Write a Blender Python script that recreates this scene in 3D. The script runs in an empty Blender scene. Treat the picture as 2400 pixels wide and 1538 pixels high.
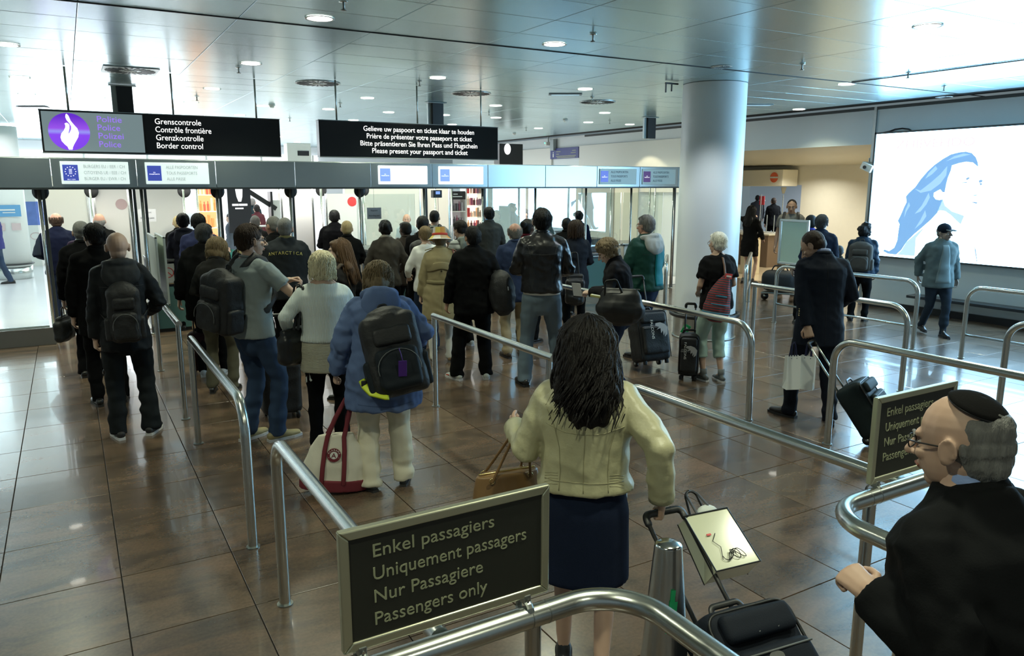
import bpy, bmesh, math, random
import numpy as np
from mathutils import Vector, Matrix
random.seed(7); np.random.seed(7)
SC = bpy.context.scene
COL = SC.collection
# ---------------------------------------------------------------- camera, world, exposure
F, CX, CY, HC = 1770.0, 1200.0, 769.0, 2.15
PIT = math.atan(335 / F); YAW = math.radians(30.2)
cd = bpy.data.cameras.new('camera'); cam = bpy.data.objects.new('camera', cd); COL.objects.link(cam)
cd.sensor_width = 36; cd.lens = 36 * F / 2400; cd.clip_start = 0.05; cd.clip_end = 200
cam.location = (0, 0, HC); cam.rotation_euler = (math.pi / 2 - PIT, 0, -YAW)
SC.camera = cam
SC.view_settings.view_transform = 'Standard'; SC.view_settings.look = 'None'
SC.view_settings.gamma = 1; SC.view_settings.exposure = 0.22; SC.view_settings.use_curve_mapping = False
w = bpy.data.worlds.new('world'); SC.world = w; w.use_nodes = True
w.node_tree.nodes['Background'].inputs[0].default_value = (0.62, 0.80, 0.86, 1)
w.node_tree.nodes['Background'].inputs[1].default_value = 0.20
_fw = np.array([math.sin(YAW) * math.cos(PIT), math.cos(YAW) * math.cos(PIT), -math.sin(PIT)])
_rt = np.array([math.cos(YAW), -math.sin(YAW), 0]); _up = np.cross(_rt, _fw)
def ray(px, py): return _fw * F + _rt * (px - CX) - _up * (py - CY)
def atz(px, py, z=0.0):
    r = ray(px, py); t = (z - HC) / r[2]; return np.array([0, 0, HC]) + t * r
def aty(px, py, y):
    r = ray(px, py); return np.array([0, 0, HC]) + y / r[1] * r
def atx(px, py, x):
    r = ray(px, py); return np.array([0, 0, HC]) + x / r[0] * r
def hgt(px, py, P):
    r = ray(px, py); return HC + math.hypot(P[0], P[1]) / math.hypot(r[0], r[1]) * r[2]
def area(name, loc, rot, sx, sy, power, col, spread=180, shape='RECTANGLE'):
    l = bpy.data.lights.new(name, 'AREA'); l.shape = shape; l.size = sx; l.size_y = sy; l.energy = power; l.color = col
    l.spread = math.radians(spread); o = bpy.data.objects.new(name, l); COL.objects.link(o); o.location = loc; o.rotation_euler = rot
    return o
# daylight of the far glass front, then two added fill lamps under the ceiling
area('hall_fill', (-1.0, 26.8, 2.4), (math.radians(-90), 0, 0), 9, 2.0, 360, (0.90, 0.95, 1.0))
area('hall_fill', (6, 20.5, 3.3), (0, 0, 0), 8, 5, 330, (1.0, 0.97, 0.93))
area('hall_fill', (-2.2, 17.5, 3.3), (0, 0, 0), 7, 6, 200, (0.93, 0.96, 1.0))
area('booth_fill', (4.2, 12.42, 2.06), (math.radians(32), 0, 0), 15, .12, 95, (1.0, .98, .92))  # added strip lamp under the canopy, brightens the partitions behind the booths
# ---------------------------------------------------------------- materials
MATS = {}
def mat(name, col, rough=.6, metal=0., nz=0., nscale=8., bump=0., bscale=60., emis=None, estr=0., spec=.5, stretch=(1, 1, 1), rnd=0., coat=0., alpha=None):
    if name in MATS: return MATS[name]
    m = bpy.data.materials.new(name); m.use_nodes = True; nt = m.node_tree; b = nt.nodes['Principled BSDF']
    b.inputs['Base Color'].default_value = (*col, 1); b.inputs['Roughness'].default_value = rough
    b.inputs['Metallic'].default_value = metal; b.inputs['Specular IOR Level'].default_value = spec
    b.inputs['Coat Weight'].default_value = coat
    if emis: b.inputs['Emission Color'].default_value = (*emis, 1); b.inputs['Emission Strength'].default_value = estr
    N = nt.nodes.new
    if nz or bump or rnd:
        tc = N('ShaderNodeTexCoord'); mp = N('ShaderNodeMapping'); mp.inputs['Scale'].default_value = stretch
        nt.links.new(tc.outputs['Object'], mp.inputs[0])
    if nz or rnd:
        n = N('ShaderNodeTexNoise'); n.inputs['Scale'].default_value = nscale; n.inputs['Detail'].default_value = 4
        nt.links.new(mp.outputs[0], n.inputs['Vector'])
        mr = N('ShaderNodeMapRange'); mr.inputs['To Min'].default_value = 1 - nz; mr.inputs['To Max'].default_value = 1 + nz
        nt.links.new(n.outputs['Fac'], mr.inputs[0]); fac = mr.outputs[0]
        if rnd:
            oi = N('ShaderNodeObjectInfo'); m2 = N('ShaderNodeMapRange'); m2.inputs['To Min'].default_value = 1 - rnd; m2.inputs['To Max'].default_value = 1 + rnd
            nt.links.new(oi.outputs['Random'], m2.inputs[0]); mu = N('ShaderNodeMath'); mu.operation = 'MULTIPLY'
            nt.links.new(fac, mu.inputs[0]); nt.links.new(m2.outputs[0], mu.inputs[1]); fac = mu.outputs[0]
        vm = N('ShaderNodeVectorMath'); vm.operation = 'SCALE'; vm.inputs[0].default_value = col
        nt.links.new(fac, vm.inputs['Scale']); nt.links.new(vm.outputs[0], b.inputs['Base Color'])
    if bump:
        n2 = N('ShaderNodeTexNoise'); n2.inputs['Scale'].default_value = bscale; n2.inputs['Detail'].default_value = 3
        nt.links.new(mp.outputs[0], n2.inputs['Vector']); bp = N('ShaderNodeBump'); bp.inputs['Strength'].default_value = bump; bp.inputs['Distance'].default_value = .01
        nt.links.new(n2.outputs['Fac'], bp.inputs['Height']); nt.links.new(bp.outputs[0], b.inputs['Normal'])
    MATS[name] = m; return m
def emat(name, col, s):
    if name in MATS: return MATS[name]
    m = bpy.data.materials.new(name); m.use_nodes = True; nt = m.node_tree; b = nt.nodes['Principled BSDF']
    b.inputs['Base Color'].default_value = (*[c * .6 for c in col], 1); b.inputs['Emission Color'].default_value = (*col, 1); b.inputs['Emission Strength'].default_value = s
    b.inputs['Roughness'].default_value = .35
    MATS[name] = m; return m
def wave_mat(name, c1, c2, scale, axis='Z', rough=.8, bump=.5, sharp=False):
    """cloth with ribs or stripes running across one axis"""
    if name in MATS: return MATS[name]
    m = bpy.data.materials.new(name); m.use_nodes = True; nt = m.node_tree; b = nt.nodes['Principled BSDF']; N = nt.nodes.new
    b.inputs['Roughness'].default_value = rough
    tc = N('ShaderNodeTexCoord'); wv = N('ShaderNodeTexWave'); wv.bands_direction = axis; wv.inputs['Scale'].default_value = scale; wv.inputs['Distortion'].default_value = .6; wv.inputs['Detail'].default_value = 1
    nt.links.new(tc.outputs['Object'], wv.inputs['Vector']); cr = N('ShaderNodeValToRGB'); cr.color_ramp.elements[0].color = (*c1, 1); cr.color_ramp.elements[1].color = (*c2, 1)
    if sharp: cr.color_ramp.interpolation = 'CONSTANT'; cr.color_ramp.elements[1].position = sharp
    nt.links.new(wv.outputs['Fac'], cr.inputs[0]); nt.links.new(cr.outputs[0], b.inputs['Base Color'])
    bp = N('ShaderNodeBump'); bp.inputs['Strength'].default_value = bump; bp.inputs['Distance'].default_value = .004
    nt.links.new(wv.outputs['Fac'], bp.inputs['Height']); nt.links.new(bp.outputs[0], b.inputs['Normal'])
    MATS[name] = m; return m
def glass_mat(name, tint=(.93, .97, .96), refl=.08):
    """thin pane: clear with a mirror reflection that grows at grazing angles"""
    if name in MATS: return MATS[name]
    m = bpy.data.materials.new(name); m.use_nodes = True; nt = m.node_tree; nt.nodes.clear(); N = nt.nodes.new
    out = N('ShaderNodeOutputMaterial'); mix = N('ShaderNodeMixShader'); tr = N('ShaderNodeBsdfTransparent'); gl = N('ShaderNodeBsdfGlossy')
    fr = N('ShaderNodeLayerWeight'); fr.inputs['Blend'].default_value = .25; mr = N('ShaderNodeMapRange'); mr.inputs['To Min'].default_value = refl
    tr.inputs[0].default_value = (*tint, 1); gl.inputs['Roughness'].default_value = .01
    nt.links.new(fr.outputs['Fresnel'], mr.inputs[0]); nt.links.new(mr.outputs[0], mix.inputs[0])
    nt.links.new(tr.outputs[0], mix.inputs[1]); nt.links.new(gl.outputs[0], mix.inputs[2]); nt.links.new(mix.outputs[0], out.inputs[0])
    MATS[name] = m; return m
def frost_mat(name, tint, a=.55):
    if name in MATS: return MATS[name]
    m = bpy.data.materials.new(name); m.use_nodes = True; nt = m.node_tree; nt.nodes.clear(); N = nt.nodes.new
    out = N('ShaderNodeOutputMaterial'); mix = N('ShaderNodeMixShader'); tr = N('ShaderNodeBsdfTransparent'); df = N('ShaderNodeBsdfPrincipled')
    tr.inputs[0].default_value = (*tint, 1); df.inputs['Base Color'].default_value = (*tint, 1); df.inputs['Roughness'].default_value = .3; mix.inputs[0].default_value = a
    nt.links.new(tr.outputs[0], mix.inputs[1]); nt.links.new(df.outputs[0], mix.inputs[2]); nt.links.new(mix.outputs[0], out.inputs[0])
    MATS[name] = m; return m
STEEL = mat('brushed_steel', (.62, .65, .62), .26, 1., nz=.06, nscale=40, stretch=(1, 1, 1))
STEELD = mat('darker_steel', (.34, .36, .34), .35, 1.)
BLACKP = mat('black_plastic', (.012, .013, .014), .4)
WHITE = mat('white_paint', (.78, .79, .74), .5, nz=.03)
GLASS = glass_mat('clear_glass'); GLASSB = glass_mat('coated_glass', (.80, .90, .94), .22)
TEAL = frost_mat('teal_frosted_glass', (.14, .30, .28), .6); FROST = frost_mat('white_frosted_glass', (.80, .82, .80), .72)
# ---------------------------------------------------------------- mesh helpers
def me_from(name, V, Fc, smooth=True):
    me = bpy.data.meshes.new(name); me.from_pydata([tuple(v) for v in V], [], Fc)
    if smooth: me.polygons.foreach_set('use_smooth', [True] * len(me.polygons))
    me.update(); return me
def link(name, me, m=None, parent=None):
    o = bpy.data.objects.new(name, me); COL.objects.link(o)
    if m is not None and me is not None and not len(me.materials): me.materials.append(m)
    if parent is not None: o.parent = parent
    return o
def tag(o, label=None, cat=None, group=None, kind=None):
    if label: o['label'] = label
    if cat: o['category'] = cat
    if group: o['group'] = group
    if kind: o['kind'] = kind
    return o
def empty(name, loc=(0, 0, 0), rz=0., label=None, cat=None, group=None, kind=None):
    o = bpy.data.objects.new(name, None); COL.objects.link(o); o.location = loc; o.rotation_euler = (0, 0, rz); o.empty_display_size = .1
    return tag(o, label, cat, group, kind)
def join(ps):
    V = []; Fc = []; n = 0
    for v, f in ps:
        V.append(np.asarray(v, float)); Fc += [tuple(i + n for i in q) for q in f]; n += len(v)
    return np.concatenate(V), Fc
def box(c, s, R=None):
    x, y, z = [a / 2 for a in s]
    V = np.array([(-x, -y, -z), (x, -y, -z), (x, y, -z), (-x, y, -z), (-x, -y, z), (x, -y, z), (x, y, z), (-x, y, z)], float)
    if R is not None: V = V @ np.asarray(R).T
    return V + np.asarray(c, float), [(0, 3, 2, 1), (4, 5, 6, 7), (0, 1, 5, 4), (1, 2, 6, 5), (2, 3, 7, 6), (3, 0, 4, 7)]
def quadp(pts, th, nrm):
    """a flat plate from an outline, with thickness"""
    P = np.array(pts, float); n = len(P); Q = P + np.array(nrm, float) * th
    return np.concatenate([P, Q]), [tuple(range(n)), tuple(range(2 * n - 1, n - 1, -1))] + [(i, i + n, (i + 1) % n + n, (i + 1) % n) for i in range(n)]
def tube(P, R, seg=12, ref=(0, 1, 0), cap='round', fixed=False):
    """closed swept tube; R a radius or (rx, ry) per point; ref = direction of ry"""
    P = [np.asarray(p, float) for p in P]; n = len(P)
    if not isinstance(R, (list, tuple)) or (len(R) == 2 and n != 2 and not isinstance(R[0], (list, tuple))): R = [R] * n
    R = [(r, r) if not isinstance(r, (list, tuple)) else r for r in R]
    T = [P[min(i + 1, n - 1)] - P[max(i - 1, 0)] for i in range(n)]; T = [t / (np.linalg.norm(t) + 1e-9) for t in T]
    ref = np.asarray(ref, float); rings = []
    def frame(t, pr):
        y = ref if fixed else pr
        y = y - t * (y @ t)
        if np.linalg.norm(y) < 1e-3: y = np.cross(t, (1, 0, 0)) if abs(t[0]) < .9 else np.cross(t, (0, 0, 1))
        y = y / np.linalg.norm(y); return np.cross(y, t), y
    pr = ref
    for i in range(n):
        x, y = frame(T[i], pr); pr = y
        ex = []
        rm = min(R[i])
        if i == 0 and cap == 'round': ex = [(-.87 * rm, .5), (-.5 * rm, .87)]
        for d, k in ex: rings.append((P[i] + T[i] * d, R[i][0] * k, R[i][1] * k, x, y))
        rings.append((P[i], R[i][0], R[i][1], x, y))
        if i == n - 1 and cap == 'round':
            for d, k in ((.5 * rm, .87), (.87 * rm, .5)): rings.append((P[i] + T[i] * d, R[i][0] * k, R[i][1] * k, x, y))
    V = []; a = np.linspace(0, 2 * math.pi, seg, endpoint=False)
    for c, rx, ry, x, y in rings:
        for t in a: V.append(c + x * rx * math.cos(t) + y * ry * math.sin(t))
    Fc = []
    m = len(rings)
    for i in range(m - 1):
        for j in range(seg):
            k = (j + 1) % seg; Fc.append((i * seg + j, i * seg + k, (i + 1) * seg + k, (i + 1) * seg + j))
    Fc.append(tuple(range(seg - 1, -1, -1))); Fc.append(tuple((m - 1) * seg + j for j in range(seg)))
    return np.array(V), Fc
def ell(c, r, R=None, seg=14, rn=9):
    V = [(0, 0, -1)]; Fc = []
    for i in range(1, rn):
        p = math.pi * i / rn - math.pi / 2
        for j in range(seg): V.append((math.cos(p) * math.cos(2 * math.pi * j / seg), math.cos(p) * math.sin(2 * math.pi * j / seg), math.sin(p)))
    V.append((0, 0, 1)); V = np.array(V) * np.asarray(r, float)
    if R is not None: V = V @ np.asarray(R).T
    for j in range(seg):
        k = (j + 1) % seg; Fc.append((0, 1 + k, 1 + j)); Fc.append((len(V) - 1, 1 + (rn - 2) * seg + j, 1 + (rn - 2) * seg + k))
        for i in range(rn - 2): Fc.append((1 + i * seg + j, 1 + i * seg + k, 1 + (i + 1) * seg + k, 1 + (i + 1) * seg + j))
    return V + np.asarray(c, float), Fc
def rbox(c, s, r=.02, R=None, seg=3):
    bm = bmesh.new(); bmesh.ops.create_cube(bm, size=1.0); bmesh.ops.scale(bm, vec=s, verts=bm.verts)
    bmesh.ops.bevel(bm, geom=bm.edges[:], offset=min(r, min(s) * .45), segments=seg, profile=.5, affect='EDGES')
    V = np.array([v.co[:] for v in bm.verts]); Fc = [tuple(v.index for v in f.verts) for f in bm.faces]; bm.free()
    if R is not None: V = V @ np.asarray(R).T
    return V + np.asarray(c, float), Fc
def cyl(p0, p1, r, seg=16, r1=None): return tube([p0, p1], [r, r if r1 is None else r1], seg=seg, cap='flat', ref=(0, 1, .01))
def fillet(pts, rad, n=7):
    """polyline with rounded corners; rad per inner corner"""
    P = [np.asarray(p, float) for p in pts]; out = [P[0]]
    if not isinstance(rad, (list, tuple)): rad = [rad] * (len(P) - 2)
    for i in range(1, len(P) - 1):
        a = P[i - 1] - P[i]; b = P[i + 1] - P[i]; r = rad[i - 1]
        if r <= 0.001: out.append(P[i]); continue
        a /= np.linalg.norm(a); b /= np.linalg.norm(b); th = math.acos(max(-1, min(1, a @ b))) / 2; d = r / math.tan(th)
        c = P[i] + (a + b) / np.linalg.norm(a + b) * r / math.sin(th); s = P[i] + a * d - c; e = P[i] + b * d - c; om = math.acos(max(-1, min(1, (s @ e) / r / r)))
        for k in range(n + 1):
            t = k / n; out.append(c + (s * math.sin((1 - t) * om) + e * math.sin(t * om)) / math.sin(om))
    out.append(P[-1]); return out
def add(name, pieces, m, parent=None, smooth=False):
    V, Fc = join(pieces); return link(name, me_from(name, V, Fc, smooth), m, parent)
def tubes(name, lst, m, parent=None): return add(name, lst, m, parent, True)
def flatcap(o, ang=40):
    me = o.data
    try: me.set_sharp_from_angle(angle=math.radians(ang))
    except Exception: pass
    return o
def text(name, s, size, m, parent, M, width=None, align='LEFT', th=.0015):
    cu = bpy.data.curves.new('t', 'FONT'); cu.body = s; cu.size = size; cu.align_x = align; cu.extrude = th / 2; cu.resolution_u = 3
    o = bpy.data.objects.new('t', cu); COL.objects.link(o); me = bpy.data.meshes.new_from_object(o); bpy.data.objects.remove(o)
    me.name = name; me.materials.clear(); me.materials.append(m)
    V = np.zeros(len(me.vertices) * 3); me.vertices.foreach_get('co', V); V = V.reshape(-1, 3)
    if width:
        k = width / max(1e-6, V[:, 0].max() - V[:, 0].min()); V[:, 0] *= k
    V = V @ np.array(M.to_3x3()).T + np.array(M.translation); me.vertices.foreach_set('co', V.ravel()); me.update()
    o = bpy.data.objects.new(name, me); COL.objects.link(o); o.parent = parent; return o
def face_y(loc): return Matrix.Translation(loc) @ Matrix.Rotation(math.pi / 2, 4, 'X')              # reads from -y
def face_x(loc): return Matrix.Translation(loc) @ Matrix.Rotation(-math.pi / 2, 4, 'Z') @ Matrix.Rotation(math.pi / 2, 4, 'X')   # reads from -x
def ngon(name, pts, m, parent, th=.002, nrm=(0, -1, 0)):
    V, Fc = quadp(pts, th, nrm); return link(name, me_from(name, V, Fc, False), m, parent)
# ================================================================ SETTING
def floor_material():
    m = bpy.data.materials.new('polished_granite'); m.use_nodes = True; nt = m.node_tree; b = nt.nodes['Principled BSDF']; N = nt.nodes.new; L = nt.links.new
    g = N('ShaderNodeNewGeometry'); mp = N('ShaderNodeMapping'); mp.inputs['Scale'].default_value = (1, 2.6, 1); mp.inputs['Rotation'].default_value = (0, 0, .25)
    oi = N('ShaderNodeObjectInfo'); ad = N('ShaderNodeVectorMath'); ad.operation = 'ADD'; sc = N('ShaderNodeVectorMath'); sc.operation = 'SCALE'; sc.inputs[0].default_value = (13, 7, 5)
    L(oi.outputs['Random'], sc.inputs['Scale']); L(g.outputs['Position'], ad.inputs[0]); L(sc.outputs[0], ad.inputs[1]); L(ad.outputs[0], mp.inputs[0])
    n1 = N('ShaderNodeTexNoise'); n1.inputs['Scale'].default_value = 1.6; n1.inputs['Detail'].default_value = 7; n1.inputs['Roughness'].default_value = .62; n1.inputs['Distortion'].default_value = .7
    n2 = N('ShaderNodeTexNoise'); n2.inputs['Scale'].default_value = 60; n2.inputs['Detail'].default_value = 3
    L(mp.outputs[0], n1.inputs['Vector']); L(g.outputs['Position'], n2.inputs['Vector'])
    cr = N('ShaderNodeValToRGB'); e = cr.color_ramp.elements; e[0].position = .34; e[0].color = (.115, .082, .062, 1); e[1].position = .68; e[1].color = (.27, .168, .105, 1)
    x = cr.color_ramp.elements.new(.50); x.color = (.195, .135, .088, 1)
    L(n1.outputs['Fac'], cr.inputs[0]); mr = N('ShaderNodeMapRange'); mr.inputs['From Min'].default_value = .3; mr.inputs['From Max'].default_value = .7; mr.inputs['To Min'].default_value = .53; mr.inputs['To Max'].default_value = .69
    L(n2.outputs['Fac'], mr.inputs[0]); m2 = N('ShaderNodeMapRange'); m2.inputs['To Min'].default_value = .8; m2.inputs['To Max'].default_value = 1.18; L(oi.outputs['Random'], m2.inputs[0])
    mu = N('ShaderNodeMath'); mu.operation = 'MULTIPLY'; L(mr.outputs[0], mu.inputs[0]); L(m2.outputs[0], mu.inputs[1])
    v = N('ShaderNodeVectorMath'); v.operation = 'SCALE'; L(cr.outputs[0], v.inputs[0]); L(mu.outputs[0], v.inputs['Scale']); L(v.outputs[0], b.inputs['Base Color'])
    r = N('ShaderNodeMapRange'); r.inputs['To Min'].default_value = .17; r.inputs['To Max'].default_value = .30; L(n1.outputs['Fac'], r.inputs[0]); L(r.outputs[0], b.inputs['Roughness'])
    b.inputs['Specular IOR Level'].default_value = .8; b.inputs['Coat Weight'].default_value = .22; b.inputs['Coat Roughness'].default_value = .035
    return m
FLM = floor_material()
GROUT = mat('dark_grout', (.015, .013, .011), .8)
floor = add('floor', [box((3.5, 12, -.06), (27, 32, .1))], GROUT); tag(floor, kind='structure')
TX0, TDX, TY0, TDY = .07, .585, 3.78, .67
tb = me_from('tile', *rbox((0, 0, -.0045), (TDX - .006, TDY - .006, .011), .0012, seg=1), False); tb.materials.append(FLM)
cells = []
for i in range(-17, 29):
    for j in range(-9, 36):
        x = TX0 + (i + .5) * TDX; y = TY0 + (j + .5) * TDY
        d = np.array([x, y, -HC]); wz = d @ _fw
        vis = wz > .5 and -90 < CX + F * (d @ _rt) / wz < 2490 and CY - F * (d @ _up) / wz < 1640 and y < 12.4
        cells.append((0 if vis else 1, math.hypot(x, y), x, y))
cells.sort()
for k, (a, d, x, y) in enumerate(cells[:300]):
    o = link('tile', tb, None, floor); o.location = (x, y, 0)
far = [box((x, y, -.0045), (TDX - .006, TDY - .006, .011)) for a, d, x, y in cells[300:]]
tag(add('tile_field', far, FLM, floor), kind='stuff')
# ceiling of brushed metal planks
CZ = 3.5
CEM = mat('brushed_metal_ceiling', (.52, .70, .73), .26, .82, nz=.05, nscale=3, bump=.05, bscale=5, stretch=(2, 14, 1), rnd=.05)
ceil = add('ceiling', [box((2.6, 12, CZ + .09), (19.7, 32, .1))], mat('ceiling_void', (.02, .02, .02), .8)); tag(ceil, kind='structure')
PX, PY = 1.155, .62
pb = me_from('panel', *rbox((0, 0, .02), (PX - .005, PY - .004, .03), .003, seg=1), False); pb.materials.append(CEM)
cc = []
for i in range(-6, 11):
    for j in range(-9, 34):
        x = .79 + PX * i; y = 6.86 + .012 + PY * (j + .5) if j >= 0 else 6.86 - .022 + PY * (j + .5)
        if x > 12.45 - PX * .45: continue
        d = np.array([x, y, CZ - HC]); wz = d @ _fw
        vis = wz > .5 and -150 < CX + F * (d @ _rt) / wz < 2550 and CY - F * (d @ _up) / wz > -120
        cc.append((0 if vis else 1, math.hypot(x, y), x, y))
cc.sort()
for a, d, x, y in cc[:300]:
    o = link('panel', pb, None, ceil); o.location = (x, y, CZ); o.rotation_euler = (random.uniform(-.0022, .0022), random.uniform(-.0015, .0015), 0)
tag(add('panel_field', [box((x, y, CZ + .02), (PX - .005, PY - .004, .03)) for a, d, x, y in cc[300:]], CEM, ceil), kind='stuff')
t = add('trim_1', [box((3.3, 6.853, CZ + .004), (18.4, .012, .012))], BLACKP); tag(t, kind='structure')
t = add('trim_2', [box((9.2, 4.0, CZ - .004), (.02, 5.6, .012))], BLACKP); tag(t, kind='structure')
# walls: right wall with the passage, end wall, left wall
WRM = mat('wall_paint', (.72, .78, .78), .42, nz=.02, nscale=2)
SEAM = mat('wall_seam', (.08, .09, .09), .7)
XW = 12.45
wr = add('wall_right', [box((XW + .08, 3.3, 1.75), (.16, 10.5, 3.5))], WRM); tag(wr, kind='structure')
wf = add('wall_fascia', [box((XW + .06, 10.3, 3.18), (.12, 3.5, .64))], WRM); tag(wf, kind='structure')
wc = add('wall_far_right', [box((XW + .08, 18.9, 3.02), (.16, 13.7, .96)), box((XW + .08, 19.6, 1.27), (.16, 12.3, 2.54))], WRM); tag(wc, kind='structure')
for y0, y1 in ((12.9, 17.6), (19.0, 22.5)):
    tag(add('wall_cladding', [rbox((XW - .03, (y0 + y1) / 2, 2.6), (.06, y1 - y0, 1.24), .005)], mat('cream_cladding', (.74, .74, .68), .5)), kind='structure')
for k, y in enumerate((8.66, 12.04)):
    t = add('trim_%d' % (k + 3), [box((XW - .012, y, 1.75 if k == 0 else 3.2), (.03, .05, 3.5 if k == 0 else .6))], mat('steel_trim', (.42, .46, .46), .4, .6)); tag(t, kind='structure')
t = add('trim_5', [box((XW - .01, 7.6, CZ - .025), (.03, 19.6, .05))], SEAM); tag(t, kind='structure')
for k, y in enumerate((7.15, 5.4, 3.6)):
    add('panel_joint', [box((XW - .001, y, .45), (.004, .008, .82))], SEAM, wr)
tag(add('baseboard_right', [box((XW - .02, 3.3, .055), (.05, 10.5, .11))], mat('black_skirting', (.015, .017, .018), .35)), kind='structure')
tag(add('bench_ledge', [rbox((XW - .16, 4.4, .30), (.28, 6.4, .05), .01)], mat('dark_ledge', (.03, .035, .04), .3)), 'long dark ledge along the foot of the billboard wall', 'ledge')
# recess behind the passage
XR = 17.2
wa = add('wall_recess', [box((XR + .1, 11.05, 1.4), (.2, 5.9, 2.8)), box((14.9, 8.6, 1.4), (4.8, .16, 2.8)), box((XR + .1, 17.9, 1.4), (.2, 2.2, 2.8)), box((XR + .1, 15.4, 2.45), (.2, 2.8, .6)), box((XR + .1, 15.4, .42), (.2, 2.8, .84))], mat('cream_wall', (.80, .78, .68), .5, nz=.03)); tag(wa, kind='structure')
add('panel_joint', [box((XR - .002, 12.0, 1.3), (.004, .01, 2.6))], SEAM, wa)
cr_ = add('ceiling_recess', [quadp([(12.5, 8.5, 2.86), (XR, 8.5, 2.66), (XR, 19, 2.66), (12.5, 19, 2.86)], .05, (0, 0, 1))], mat('recess_ceiling', (.60, .58, .48), .45)); tag(cr_, kind='structure')
tag(add('floor_recess', [box((19, 14, -.012), (11, 12, .03))], mat('tan_floor', (.44, .36, .24), .25, nz=.1, nscale=5)), kind='structure')
tag(add('floor_passage', [box((22.5, 15, -.012), (8, 10, .03))], mat('grey_floor', (.4, .4, .4), .3)), kind='structure')
tag(add('wall_passage', [box((24, 16, 1.5), (.1, 12, 3))], mat('lit_white_wall', (.8, .84, .9), .5)), kind='structure')
area('recess_light', (14.6, 11.0, 2.62), (0, 0, 0), .5, .5, 85, (1.0, .94, .78), 150)
area('recess_light', (16.1, 13.2, 2.6), (0, 0, 0), .4, .4, 32, (1.0, .95, .80), 150)
area('recess_light', (21.5, 15.5, 2.9), (0, 0, 0), 3, 3, 380, (.85, .93, 1.0), 170)
# hall beyond
tag(add('wall_far', [box((2.6, 27.9, 1.75), (19.7, .2, 3.5))], mat('far_white_wall', (.86, .88, .90), .5)), kind='structure')
tag(add('wall_left', [box((-7.2, 12, 1.75), (.2, 32, 3.5))], WHITE), kind='structure')
HFM = mat('pale_hall_floor', (.72, .72, .74), .22, nz=.06, nscale=1.5)
tag(add('floor_hall', [box((2.6, 20.2, .004), (19.6, 15.4, .008))], HFM), kind='structure')
# ================================================================ COLUMN
cx, cy, cr0 = 7.83, 7.92, .43
co = empty('column', (cx, cy, 0), 0, 'big round white column standing between the booths and the railings', 'column')
CM = mat('column_paint', (.80, .86, .87), .38, nz=.02, nscale=1.2)
o = flatcap(add('shaft', [tube([(0, 0, .36), (0, 0, 3.5)], cr0, seg=64, cap='flat')], CM, co, True))
o = flatcap(add('steel_skirt', [tube([(0, 0, 0), (0, 0, .36)], cr0 + .004, seg=64, cap='flat')], STEEL, co, True))
a = np.linspace(0, 2 * math.pi, 49)
add('bumper_ring', [tube([(math.cos(t) * (cr0 + .05), math.sin(t) * (cr0 + .05), .33) for t in a], (.03, .022), seg=8, cap='flat')], BLACKP, co, True)
add('base_ring', [tube([(math.cos(t) * (cr0 + .01), math.sin(t) * (cr0 + .01), .01) for t in a], .012, seg=6, cap='flat')], STEELD, co, True)
# ================================================================ RAILINGS
RZ = .905
def rail(label, path, posts=(), lower=None, r=.029, pr=.025, rad=.16, closed_end=None):
    """path: top tube (with bends); posts: (x, y) straight uprights under it; lower: points of a thin lower rail"""
    q = path[0]
    t = empty('handrail', (q[0], q[1], 0), 0, label, 'railing'); off = np.array([q[0], q[1], 0])
    P = fillet([np.array(p, float) - off for p in path], rad)
    flatcap(add('top_rail', [tube(P, r, seg=20, cap='flat', ref=(.02, .01, 1))], STEEL, t, True))
    for x, y in posts:
        flatcap(add('post', [cyl((x - off[0], y - off[1], 0), (x - off[0], y - off[1], RZ - .01), pr, 16)], STEEL, t, True))
    for p in [p for p in (path[0], path[-1]) if p[2] < .1] + [(x, y, 0) for x, y in posts]:
        flatcap(add('floor_collar', [cyl((p[0] - off[0], p[1] - off[1], 0), (p[0] - off[0], p[1] - off[1], .008), r + .012, 20)], STEELD, t, True))
    if lower: add('lower_rail', [tube(fillet([np.array(p, float) - off for p in lower], .05), .016, seg=10, cap='flat')], STEEL, t, True)
    return t
rail('steel railing beside the bald man with the black rucksack, curving down at its near end', [(.78, 6.60, RZ), (.78, 4.45, RZ), (.78, 4.45, 0)], [(.775, 6.60)], rad=.2)
rail('steel railing behind the bald man, under the upright glass plates', [(.78, 9.56, RZ), (.78, 7.37, RZ)], [(.775, 9.54), (.775, 7.39)])
rail('nearest steel railing on the left, running up to the front passengers sign', [(.79, 3.71, 0), (.79, 3.71, RZ), (.79, 1.76, RZ)], [], rad=.14)
rail('steel railing starting beside the blue coat and ending at the dark-haired woman', [(2.97, 6.62, RZ), (2.97, 4.50, RZ)], [(2.97, 6.60), (2.97, 4.56)])
rail('long steel railing from the cream jacket to the right-hand passengers sign', [(2.97, 3.66, 0), (2.97, 3.66, RZ), (2.97, 1.80, RZ)], [], rad=.14)
rail('steel railing in front of the white-haired woman, curving down beyond the suited man', [(5.28, 8.0, RZ), (5.28, 4.73, RZ), (5.30, 4.73, 0)], [(5.28, 7.0)], rad=.2)
rail('steel railing between the black wheeled case and the right-hand sign', [(5.36, 3.92, 0), (5.36, 3.92, RZ), (5.36, .9, RZ)], [(5.36, 1.4)], rad=.18)
rail('steel railing right of the column, passing behind the suited man', [(7.46, 6.72, RZ), (7.46, 4.62, RZ), (7.46, 4.62, 0)], [(7.46, 6.68)], rad=.2)
rail('steel railing at the right edge, nearest the billboard man', [(7.46, 3.64, 0), (7.46, 3.64, RZ), (7.46, .5, RZ)], [(7.46, 1.2)], rad=.18)
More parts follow.
